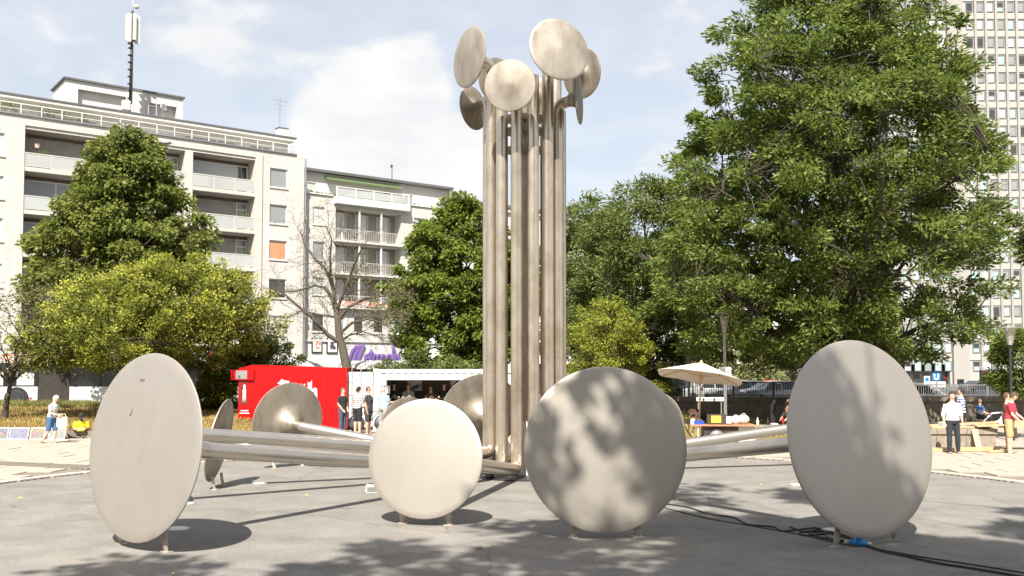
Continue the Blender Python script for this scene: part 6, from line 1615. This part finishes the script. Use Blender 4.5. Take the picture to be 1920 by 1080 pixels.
def remesh(mb, name, mats, vox, it=3):
    me = mb.mesh('tmp', mats); o = bpy.data.objects.new('tmp', me); col.objects.link(o)
    r_ = o.modifiers.new('r', 'REMESH'); r_.mode = 'VOXEL'; r_.voxel_size = vox
    s_ = o.modifiers.new('s', 'SMOOTH'); s_.iterations = it; s_.factor = .5
    dg = bpy.context.evaluated_depsgraph_get(); nm = bpy.data.meshes.new_from_object(o.evaluated_get(dg)); nm.name = name
    bpy.data.objects.remove(o); bpy.data.meshes.remove(me)
    nm.polygons.foreach_set('use_smooth', [True] * len(nm.polygons)); return nm
V3 = lambda *a: Vector(a)
def person(label, loc, rz, h=1.75, T=(0, 0, 1), HD=None, P=None, arms=None, legs=None, skin='skin_fair', hair=('short', 'hair_brown'), top=('cl_black', 'short'), bottom=('cl_denim', 'long'), shoes='cl_black', girth=1.0, group=None, cap=None, glasses=False, detail=True, feet_fwd=((0, -1, 0), (0, -1, 0)), name='person'):
    """figure faces local -Y; directions of the limbs are vectors in that frame"""
    s = h / 1.75
    T = Vector(T).normalized(); side = V3(1, 0, 0); fw = T.cross(side).normalized() * 1
    if fw.y > 0: fw = -fw
    HDv = Vector(HD).normalized() if HD else (T * .75 + V3(0, 0, .25)).normalized()
    arms = arms or (((-.12, .02, -1), (-.05, -.15, -1)), ((.12, .02, -1), (.05, -.15, -1)))
    legs = legs or (((-.03, -.02, -1), (-.02, .03, -1)), ((.03, -.02, -1), (.02, .03, -1)))
    LEG = (.44, .42); ARM = (.29, .25)
    legs = [(Vector(a).normalized(), Vector(b).normalized()) for a, b in legs]; arms = [(Vector(a).normalized(), Vector(b).normalized()) for a, b in arms]
    if P is None:
        drop = max(-(a.z * LEG[0] + b.z * LEG[1]) for a, b in legs); P = V3(0, 0, drop + .085)
    else: P = Vector(P)
    root = empty(name, loc, rz, label, 'person', group); root.scale = (s, s, s)
    sp = lambda d, f=0.0, l=0.0: P + T * d + fw * f + side * l
    G = girth
    def torso(b, o=0.0, z0=-.06, z1=.56, sk=1.0):
        R_ = [(-.08, .135, .10), (0, .168, .122), (.10, .152, .115), (.2, .145, .108), (.32, .165, .118), (.42, .172, .11), (.47, .15, .088), (.51, .085, .068), (.56, .056, .058)]
        R_ = [q for q in R_ if z0 <= q[0] <= z1]
        b.loft([sp(q[0], .01 if q[0] > .1 else 0) for q in R_], [((q[1] * (G if q[0] < .4 else 1) + o), (q[2] * (G if q[0] < .4 else 1) + o)) for q in R_], side, 18)
    sh = [sp(.455, 0, -.178), sp(.455, 0, .178)]
    el = [sh[i] + arms[i][0] * ARM[0] for i in (0, 1)]; wr = [el[i] + arms[i][1] * ARM[1] for i in (0, 1)]
    hp = [P + side * (-.088) - T * .03, P + side * .088 - T * .03]
    kn = [hp[i] + legs[i][0] * LEG[0] for i in (0, 1)]; an = [kn[i] + legs[i][1] * LEG[1] for i in (0, 1)]
    def arm(b, i, o=0.0, f=1.0):
        pts = [sh[i] - arms[i][0] * .0, sh[i].lerp(el[i], .35), sh[i].lerp(el[i], .75), el[i], el[i].lerp(wr[i], .3), el[i].lerp(wr[i], .7), wr[i]]; rr_ = [.058, .052, .044, .04, .041, .033, .026]
        ts = [0, .18, .39, .52, .66, .85, 1]; keep = [k for k in range(7) if ts[k] <= f + 1e-6]
        b.loft([pts[k] for k in keep], [rr_[k] * (1 + .12 * (G - 1)) + o for k in keep], (0, 1, .01), 10)
    def leg(b, i, o=0.0, f=1.0, lo=0.0):
        pts = [hp[i] + T * .05, hp[i].lerp(kn[i], .25), hp[i].lerp(kn[i], .7), kn[i], kn[i].lerp(an[i], .25), kn[i].lerp(an[i], .6), an[i]]; rr_ = [.092, .088, .066, .055, .056, .046, .036]
        ts = [0, .13, .36, .51, .64, .82, 1]; keep = [k for k in range(7) if ts[k] <= f + 1e-6]
        b.loft([pts[k] for k in keep], [rr_[k] * (1 + .35 * (G - 1)) + o * (1 if k < 4 else 1.25) for k in keep], (1, 0, 0), 12)
    hc = sp(.56) + HDv * .135; 
    hside = side; hf = (fw - HDv * fw.dot(HDv)).normalized()
    hm = Matrix((hside, -hf, HDv)).transposed().to_4x4()          # head frame: x side, -y face, z up
    hl = lambda x, y, z: hc + (hm @ V3(x, y, z))
    b = MB(); torso(b)
    for i in (0, 1): arm(b, i); leg(b, i)
    b.loft([sp(.50), sp(.60), hl(0, .0, -.06)], [.062, .056, .058], side, 12)
    b.ell(hc, (.076, .095, .112), 16, 12, hm.to_3x3())
    b.ell(hl(0, -.03, -.055), (.058, .062, .062), 12, 8, hm.to_3x3())
    b.ell(hl(0, -.097, -.018), (.014, .022, .024), 8, 6, hm.to_3x3())
    for x in (-.078, .078): b.ell(hl(x, .012, -.01), (.010, .02, .03), 8, 6, hm.to_3x3())
    for i in (0, 1):
        hd = arms[i][1]; b.loft([wr[i], wr[i] + hd * .04, wr[i] + hd * .09], [(.026, .02), (.04, .02), (.036, .015)], fw.cross(hd) if fw.cross(hd).length > .2 else side, 10)
        ff = Vector(feet_fwd[i]).normalized(); b.loft([an[i] + V3(0, 0, .02), an[i] - V3(0, 0, .03), an[i] + ff * .09 - V3(0, 0, .052), an[i] + ff * .16 - V3(0, 0, .06)], [(.038, .036), (.038, .045), (.042, .032), (.034, .02)], (1, 0, 0), 10)
    me = remesh(b, 'body', [skin], .0155)
    # fingers, eyes, mouth appended to the same mesh
    ex = MB(); ex.v = [tuple(v.co) for v in me.vertices]; ex.f = [tuple(p_.vertices) for p_ in me.polygons]; ex.m = [0] * len(ex.f)
    bpy.data.meshes.remove(me)
    for i in (0, 1):
        hd = arms[i][1]; sd_ = fw.cross(hd); sd_ = sd_.normalized() if sd_.length > .2 else side; cu = (fw if abs(fw.dot(hd)) < .8 else -T); pb = wr[i] + hd * .085
        for j, (o_, l_) in enumerate(((-.028, .062), (-.009, .074), (.010, .070), (.028, .055))):
            a0 = pb + sd_ * o_ - hd * .015; a1 = a0 + hd * l_ * .62 + cu * .006; a2 = a1 + (hd * .8 + cu * .6).normalized() * l_ * .5
            ex.loft([a0, a1, a2], [.0095, .0085, .006], (0, 1, .3), 6)
        tsd = 1 if (i == 0) else -1
        a0 = wr[i] + hd * .03 + sd_ * .03 * tsd; a1 = a0 + (hd * .7 + sd_ * .7 * tsd) * .035; a2 = a1 + hd * .035 + cu * .01; ex.loft([a0, a1, a2], [.012, .010, .007], (0, 1, .3), 6)
    ex.mi = 1
    for x in (-.030, .030): ex.ell(hl(x, -.084, .012), (.012, .008, .008), 8, 6, hm.to_3x3())
    for x in (-.031, .031): ex.ell(hl(x, -.088, .032), (.02, .007, .004), 6, 4, hm.to_3x3())
    ex.mi = 2; ex.ell(hl(0, -.090, -.058), (.022, .008, .006), 8, 5, hm.to_3x3())
    ex.build('body', [skin, 'hair_dark', 'lip'], root, smooth=True)
    # clothes
    tm, sl_ = top
    b = MB(); torso(b, .014, -.06 if sl_ != 'tank' else -.04, .51 if sl_ != 'tank' else .47)
    fr = {'short': .39, 'long': 1.0, 'rolled': .66, 'tank': 0}[sl_]
    if fr:
        for i in (0, 1): arm(b, i, .014, fr)
    me = remesh(b, 'shirt', [tm], .014, 2); inst('shirt', me, root)
    bm_, ln = bottom
    b = MB()
    R_ = [(-.10, .13, .105), (-.04, .155, .12), (.02, .168, .122), (.09, .154, .116)]
    b.loft([sp(q[0]) for q in R_], [(q[1] * G + .010, q[2] * G + .010) for q in R_], side, 18)
    fr = {'long': 1.0, 'knee': .64, 'short': .36, 'shorts': .51}[ln]
    for i in (0, 1): leg(b, i, .013 if ln == 'long' else .022, fr)
    me = remesh(b, 'trousers' if ln == 'long' else 'shorts', [bm_], .014, 2); inst(me.name.split('.')[0], me, root)
    for i in (0, 1):
        ff = Vector(feet_fwd[i]).normalized(); b = MB()
        b.loft([an[i] - ff * .055 - V3(0, 0, .045), an[i] - V3(0, 0, .042), an[i] + ff * .09 - V3(0, 0, .052), an[i] + ff * .17 - V3(0, 0, .058), an[i] + ff * .195 - V3(0, 0, .064)], [(.034, .034), (.045, .042), (.05, .032), (.042, .024), (.02, .012)], (1, 0, 0), 10)
        b.build('shoe', shoes, root, smooth=True)
    # hair
    st_, hmn = hair
    if st_ != 'bald':
        b = MB(); n, k = 20, 14; vs = []; fs = []
        for i in range(k + 1):
            ph = math.pi * i / k
            for j in range(n):
                th = 2 * math.pi * j / n; wv = 1 + .025 * math.sin(5 * th + 3 * i) ; vs.append(V3(.086 * math.sin(ph) * math.cos(th) * wv, .105 * math.sin(ph) * math.sin(th) * wv + .006, .122 * math.cos(ph) * wv + .008))
        for i in range(k):
            for j in range(n):
                q = [(i * n + j), ((i + 1) * n + j), ((i + 1) * n + (j + 1) % n), (i * n + (j + 1) % n)]; c = sum((vs[x] for x in q), V3(0, 0, 0)) / 4
                front = c.y < -.02; low = .055 if front else (-.02 + .3 * max(0, -c.y) if st_ == 'short' else -.09)
                if c.y > .03: low = -.06 if st_ == 'short' else -.11
                if c.z > low: fs.append(q)
        b.add([hl(*v) for v in vs], fs)
        if st_ == 'long':
            b.loft([hl(0, .05, .02), hl(0, .085, -.08), hl(0, .09, -.2), hl(0, .08, -.30)], [(.085, .05), (.09, .04), (.085, .035), (.05, .02)], hside, 14)
            for x in (-1, 1): b.loft([hl(x * .075, .0, .02), hl(x * .088, .0, -.08), hl(x * .09, -.01, -.2)], [(.02, .045), (.025, .045), (.015, .03)], hside, 8)
        b.build('hair', hmn, root, smooth=True)
    if cap:
        b = MB(); prof = [(.094, .03), (.096, .06), (.082, .105), (.05, .128), (0, .133)]
        b.lathe(prof, Matrix.Translation(hc) @ hm, 18)
        b.loft([hl(0, -.07, .045), hl(0, -.13, .035), hl(0, -.165, .025)], [(.075, .012), (.07, .008), (.05, .005)], hside, 10); b.build('cap', cap, root, smooth=True, angle=50)
    if glasses:
        b = MB()
        for x in (-.034, .034): b.ell(hl(x, -.096, .012), (.027, .007, .019), 10, 6, hm.to_3x3())
        for x in (-.08, .08): b.tube([hl(x * .8, -.09, .014), hl(x, .0, .014)], .004, 4)
        b.build('sunglasses', 'black', root, smooth=True)
    root['_j'] = 0; del root['_j']
    return root, dict(hc=hc, hl=hl, wr=wr, el=el, P=P, kn=kn, an=an, sp=sp, sh=sh, arms=arms)
mat('lip', (.36, .15, .12), .6)
gpt = lambda px, py, z=0.0: gnd(px, py, z)

# elderly lady walking to the right, looking down into her bag
q = gpt(96, 832)
lady, J = person('white-haired walker in patterned shirt and blue shorts carrying a cream bag', q, R(80), 1.62, T=(0, -.16, 1), HD=(0, -.55, 1), arms=(((-.15, -.05, -1), (.35, -1, -.25)), ((.15, .25, -1), (-.25, -1, -.35))),
    legs=(((0, .12, -1), (0, .62, -1)), ((0, -.22, -1), (0, .10, -1))), feet_fwd=((0, -1, -.35), (0, -1, 0)), skin='skin_fair', hair=('short', 'hair_white'), top=('cl_floral', 'short'), bottom=('cl_blue', 'shorts'), shoes='cl_brown', girth=1.08)
def world(root, p_): return Vector(root.location) + Matrix.Rotation(root.rotation_euler.z, 3, 'Z') @ (Vector(p_) * root.scale.x)
bagp = world(lady, (J['wr'][0] + J['wr'][1]) / 2 + V3(0, -.14, -.05))
hb = empty('handbag', bagp, R(10), 'cream handbag with a round white emblem held by the white-haired walker', 'bag')
mat('bag_cream', (.62, .54, .34), .8, var=.06)
b = MB(); b.prism([(-.17, -.34), (.17, -.34), (.16, -.02), (-.16, -.02)], -.05, .05); b.build('pouch', 'bag_cream', hb)
b = MB(); b.tube([(-.12, 0, -.03), (-.08, 0, .07), (.08, 0, .07), (.12, 0, -.03)], .012, 6); b.build('handle', 'bag_cream', hb)
b = MB(); b.lathe([(.10, 0), (.10, .006), (0, .006)], Matrix.Translation((0, -.051, -.18)) @ Matrix.Rotation(R(90), 4, 'X'), 20); b.build('emblem', 'sign_white', hb)
b = MB()
for j in range(3):
    a_ = R(90 + 120 * j); b.ell((.05 * math.cos(a_), -.059, -.18 + .05 * math.sin(a_)), (.02, .004, .028), 8, 5)
b.build('emblem_mark', 'cl_khaki', hb)

# seated artist
q = gpt(152, 822)
person('seated artist in yellow shirt and black cap drawing by the grass bank', (q.x, q.y, .02), R(20), 1.72, T=(0, -.22, 1), HD=(0, -.75, 1), P=(0, .1, .12), arms=(((-.3, -.25, -1), (.35, -1, -.1)), ((.3, -.25, -1), (-.35, -1, -.1))),
    legs=(((-.75, -.75, .18), (.85, -.35, -.32)), ((.75, -.75, .18), (-.85, -.35, -.32))), feet_fwd=((.9, -.3, 0), (-.9, -.3, 0)), skin='skin_dark', hair=('short', 'hair_dark'), top=('cl_yellow', 'short'), bottom=('cl_camo', 'long'), shoes='cl_grey', cap='cl_black')
b = MB(); b.box(-.2, .2, -.14, .14, 0, .02); loose('drawing_board', 'pale drawing board on the lap of the seated artist', 'board', b, 'canvas', (q.x + .12, q.y - .38, .36), R(20), False)
# paintings leaning on the edging
def painting(name_m, cols_, sc_):
    m = bpy.data.materials.new(name_m); m.use_nodes = True; t = m.node_tree; p_ = t.nodes['Principled BSDF']; p_.inputs['Roughness'].default_value = .6
    g_ = t.nodes.new('ShaderNodeTexCoord'); n = t.nodes.new('ShaderNodeTexNoise'); n.inputs['Scale'].default_value = sc_; n.inputs['Detail'].default_value = 2; n.inputs['Distortion'].default_value = 2.5; t.links.new(g_.outputs['Object'], n.inputs[0])
    r_ = t.nodes.new('ShaderNodeValToRGB'); t.links.new(n.outputs[0], r_.inputs[0]); cr = r_.color_ramp; cr.interpolation = 'CONSTANT'
    for i, c in enumerate(cols_):
        pos = .30 + .42 * i / len(cols_)
        if i < 2: cr.elements[i].position = pos; cr.elements[i].color = (*[x * .26 for x in c], 1)
        else: e_ = cr.elements.new(pos); e_.color = (*[x * .26 for x in c], 1)
    t.links.new(r_.outputs[0], p_.inputs['Base Color']); M[name_m] = m
painting('art_a', [(.55, .62, .75), (.20, .25, .60), (.75, .62, .05), (.75, .35, .45), (.8, .8, .8)], 4)
painting('art_b', [(.35, .35, .72), (.72, .74, .80), (.50, .42, .70), (.25, .40, .70), (.8, .6, .7)], 5)
painting('art_c', [(.80, .55, .50), (.70, .62, .10), (.35, .45, .72), (.7, .3, .4), (.78, .74, .7)], 4)
painting('art_d', [(.72, .74, .70), (.66, .70, .66), (.50, .56, .52), (.76, .76, .74), (.6, .66, .7)], 4)
for i, (x0, x1, m_, ds) in enumerate(((-45, -5, 'art_c', 'colourful painting cut by the left edge against the edging'), (-3, 18, 'art_a', 'blue and yellow abstract painting leaning on the edging at far left'), (19, 56, 'art_b', 'violet and blue abstract painting leaning on the edging'), (58, 86, 'art_c', 'pink and yellow abstract painting behind the walker'), (92, 125, 'art_d', 'pale grey-green painting between the walker and the seated artist'))):
    Yd = 33.55; a0, a1 = gx(x0, Yd), gx(x1, Yd); hgt = .42
    e = empty('painting', ((a0 + a1) / 2, Yd, .02), 0, ds, 'painting', 'paintings set out along the grass edging')
    wd_ = (a1 - a0) / 2 - .015; tl = Matrix.Rotation(R(-18), 4, 'X')
    b = MB(); b.box(-wd_, wd_, 0, .02, 0, hgt, tl); b.build('stretcher_frame', 'sign_white', e)
    b = MB(); b.box(-wd_ + .02, wd_ - .02, -.006, -.001, .02, hgt - .02, tl); b.build('picture', m_, e)
b = MB(); b.box(-.25, .25, -.15, .15, 0, .012); loose('drawing_sheet', 'pale blue sheet on the paving at the foot of the grey-green painting', 'paper', b, 'lamp_clear', (gx(122, 33.2), 33.1, .03), R(5), False)

# queue at the container
person('waiting visitor in black shirt and jeans beside the red trailer', gpt(642, 813), R(60), 1.74, arms=(((-.15, .1, -1), (.45, -.5, -.8)), ((.2, .05, -1), (-.3, -.6, -.9))), HD=(.0, -.05, 1), hair=('short', 'hair_blond'), top=('cl_black', 'short'), bottom=('cl_denim', 'long'), group='queue at the container')
person('waiting visitor in checked shirt and black shorts before the container door', gpt(670, 814), R(150), 1.80, arms=(((-.15, -.1, -1), (.7, -.9, .1)), ((.2, -.1, -1), (-.7, -.9, .15))), HD=(-.25, 0, 1), hair=('short', 'hair_dark'), top=('cl_plaid', 'rolled'), bottom=('cl_black', 'shorts'), girth=1.1, group='queue at the container')
person('waiting visitor in dark tee, shorts and sunglasses at the container corner', gpt(690, 815), R(75), 1.80, arms=(((-.12, .08, -1), (.05, -.25, -1)), ((.12, .08, -1), (0, -.3, -1))), hair=('short', 'hair_blond'), glasses=True, top=('cl_charcoal', 'short'), bottom=('cl_charcoal', 'shorts'), girth=1.12, group='queue at the container', skin='skin_tan')
person('bald customer in light blue tee leaning on the container counter', gpt(718, 813), R(150), 1.80, T=(.1, -.12, 1), arms=(((-.15, -.5, -1), (.1, -1, .1)), ((.2, -.4, -1), (-.1, -1, .1))), hair=('bald', 'hair_dark'), top=('cl_aqua', 'short'), bottom=('cl_grey', 'long'), girth=1.1, group='queue at the container')
for i, (px, hh, hr, tp_, ds) in enumerate(((739, 1.70, 'hair_dark', 'cl_black', 'dark-haired server nearest the left end of the container hatch'), (766, 1.68, 'hair_brown', 'cl_grey', 'server in pale top in the middle of the container hatch'), (808, 1.58, 'hair_brown', 'cl_brown', 'shorter server with brown hair right of the hatch middle'), (833, 1.70, 'hair_dark', 'cl_black', 'server half hidden by the big far disc in the hatch'))):
    person(ds, (gx(px, 39.2), 39.25, .18), R(-8 + 5 * i), hh, arms=(((-.2, -.3, -1), (.2, -1, .0)), ((.2, -.3, -1), (-.2, -1, .0))), hair=('long', hr), top=(tp_, 'short'), bottom=('cl_black', 'long'), group='servers in the container')
# bicycle by the container
bk = empty('bicycle', (gx(694, 38), 37.9, 0), R(8), 'dark bicycle leaning at the container behind the queue', 'bicycle')
for x in (-.5, .52): bike_wheel(bk, Vector((x, 0, .33)), .31)
b = MB()
for a_, c_ in (((-.5, 0, .33), (-.05, 0, .30)), ((-.05, 0, .30), (.38, 0, .78)), ((-.15, 0, .80), (.38, 0, .78)), ((-.05, 0, .30), (-.18, 0, .92)), ((-.5, 0, .33), (-.15, 0, .80)), ((.52, 0, .33), (.36, 0, .95))): b.tube([a_, c_], .016, 6)
b.build('frame', 'black', bk)
b = MB(); b.tube([(.36, -.26, 1.0), (.34, 0, .96), (.36, .26, 1.0)], .014, 6); b.build('handlebar', 'alu', bk)
b = MB(); b.ell((-.2, 0, .95), (.13, .07, .035), 10, 6); b.build('saddle', 'black', bk, smooth=True)

# right side people
person('stall keeper in dark tank top and cap bending over under the parasol', (gx(1322, 30.6), 30.5, 0), R(-72), 1.75, T=(0, -1, .42), HD=(0, -1, .25), arms=(((-.05, -.15, -1), (0, -.3, -1)), ((.1, -.25, -1), (0, -.35, -1))), legs=(((0, .05, -1), (0, .06, -1)), ((0, .0, -1), (0, .08, -1))), hair=('short', 'hair_brown'), cap='cl_charcoal', top=('cl_black', 'tank'), bottom=('cl_charcoal', 'long'), skin='skin_fair')
person('person in blue and white striped top standing behind the parasol', (gx(1272, 53), 53, ST + .1), R(150), 1.72, arms=(((-.25, -.1, -1), (.5, -.9, .1)), ((.25, -.1, -1), (-.5, -.9, .1))), top=('cl_stripe', 'short'), bottom=('cl_darkdenim', 'long'), girth=1.12)
person('distant ginger-haired person left of the striped one', (gx(1226, 52), 52, ST + .1), R(60), 1.68, hair=('long', 'hair_ginger'), top=('cl_brown', 'short'), bottom=('cl_denim', 'long'))
person('distant person in white top beside the ginger-haired one', (gx(1243, 51), 51, ST + .1), R(-60), 1.62, hair=('long', 'hair_brown'), top=('cl_white', 'tank'), bottom=('cl_red', 'shorts'))
person('person in black bending down on the stone ledge left of the rightmost disc', (gx(1452, 37.2), 37.25, .30), R(62), 1.66, T=(0, -1, .12), HD=(0, -.8, -.3), arms=(((-.05, -.35, -1), (.05, -.5, -1)), ((.05, -.3, -1), (-.05, -.3, -1))), legs=(((0, .14, -1), (0, .02, -1)), ((0, .08, -1), (0, .02, -1))), top=('cl_black', 'short'), bottom=('cl_black', 'long'), shoes='cl_white', hair=('short', 'hair_blond'))
person('child in pale top crouching on the ledge beside the person in black', (gx(1474, 37.4), 37.3, .30), R(-50), 1.2, T=(0, -.5, 1), P=(0, .12, .32), arms=(((-.1, -.6, -1), (.1, -.8, -.6)), ((.1, -.6, -1), (-.1, -.8, -.6))), legs=(((-.2, -1, .15), (0, .35, -1)), ((.2, -1, .15), (0, .35, -1))), top=('cl_grey', 'short'), bottom=('cl_red', 'long'), hair=('short', 'hair_brown'))
person('man in white shirt and dark jeans standing on the pale paving', gpt(1787, 851), R(4), 1.80, arms=(((-.30, .08, -1), (-.02, -.30, -1)), ((.30, .08, -1), (.08, -.22, -1))), legs=(((-.03, -.03, -1), (-.01, .02, -1)), ((.10, -.06, -1), (.05, .06, -1))), hair=('short', 'hair_dark'), top=('cl_white', 'rolled'), bottom=('cl_darkdenim', 'long'), shoes='cl_brown', girth=1.14)
person('person with dark backpack strap half hidden behind the man in white', (gx(1800, 32), 32.0, 0), R(-110), 1.84, hair=('short', 'hair_dark'), top=('cl_stripe', 'short'), bottom=('cl_black', 'shorts'), skin='skin_tan')
person('man in red tee and khaki shorts at the right edge', gpt(1894, 851), R(52), 1.80, T=(0, -.10, 1), HD=(0, -.5, 1), arms=(((-.05, -.25, -1), (.10, -.75, -.7)), ((.1, -.35, -1), (-.05, -.8, -.6))), hair=('short', 'hair_brown'), top=('cl_red', 'short'), bottom=('cl_khaki', 'shorts'), shoes='cl_charcoal', girth=1.1)
person('person in dark clothes directly behind the man in red tee', (gx(1884, 29.4), 29.35, 0), R(70), 1.74, hair=('short', 'hair_blond'), top=('cl_brown', 'tank'), bottom=('cl_black', 'shorts'), shoes='cl_black')
person('distant person sitting by the white folding chair before the wall', (gx(1838, 41), 41, .02), R(30), 1.7, P=(0, .1, .42), legs=(((-.1, -1, .05), (0, .1, -1)), ((.1, -1, .05), (0, .1, -1))), arms=(((-.1, -.3, -1), (.1, -1, -.2)), ((.1, -.3, -1), (-.1, -1, -.2))), top=('cl_blue', 'short'), bottom=('cl_black', 'long'), hair=('short', 'hair_dark'))
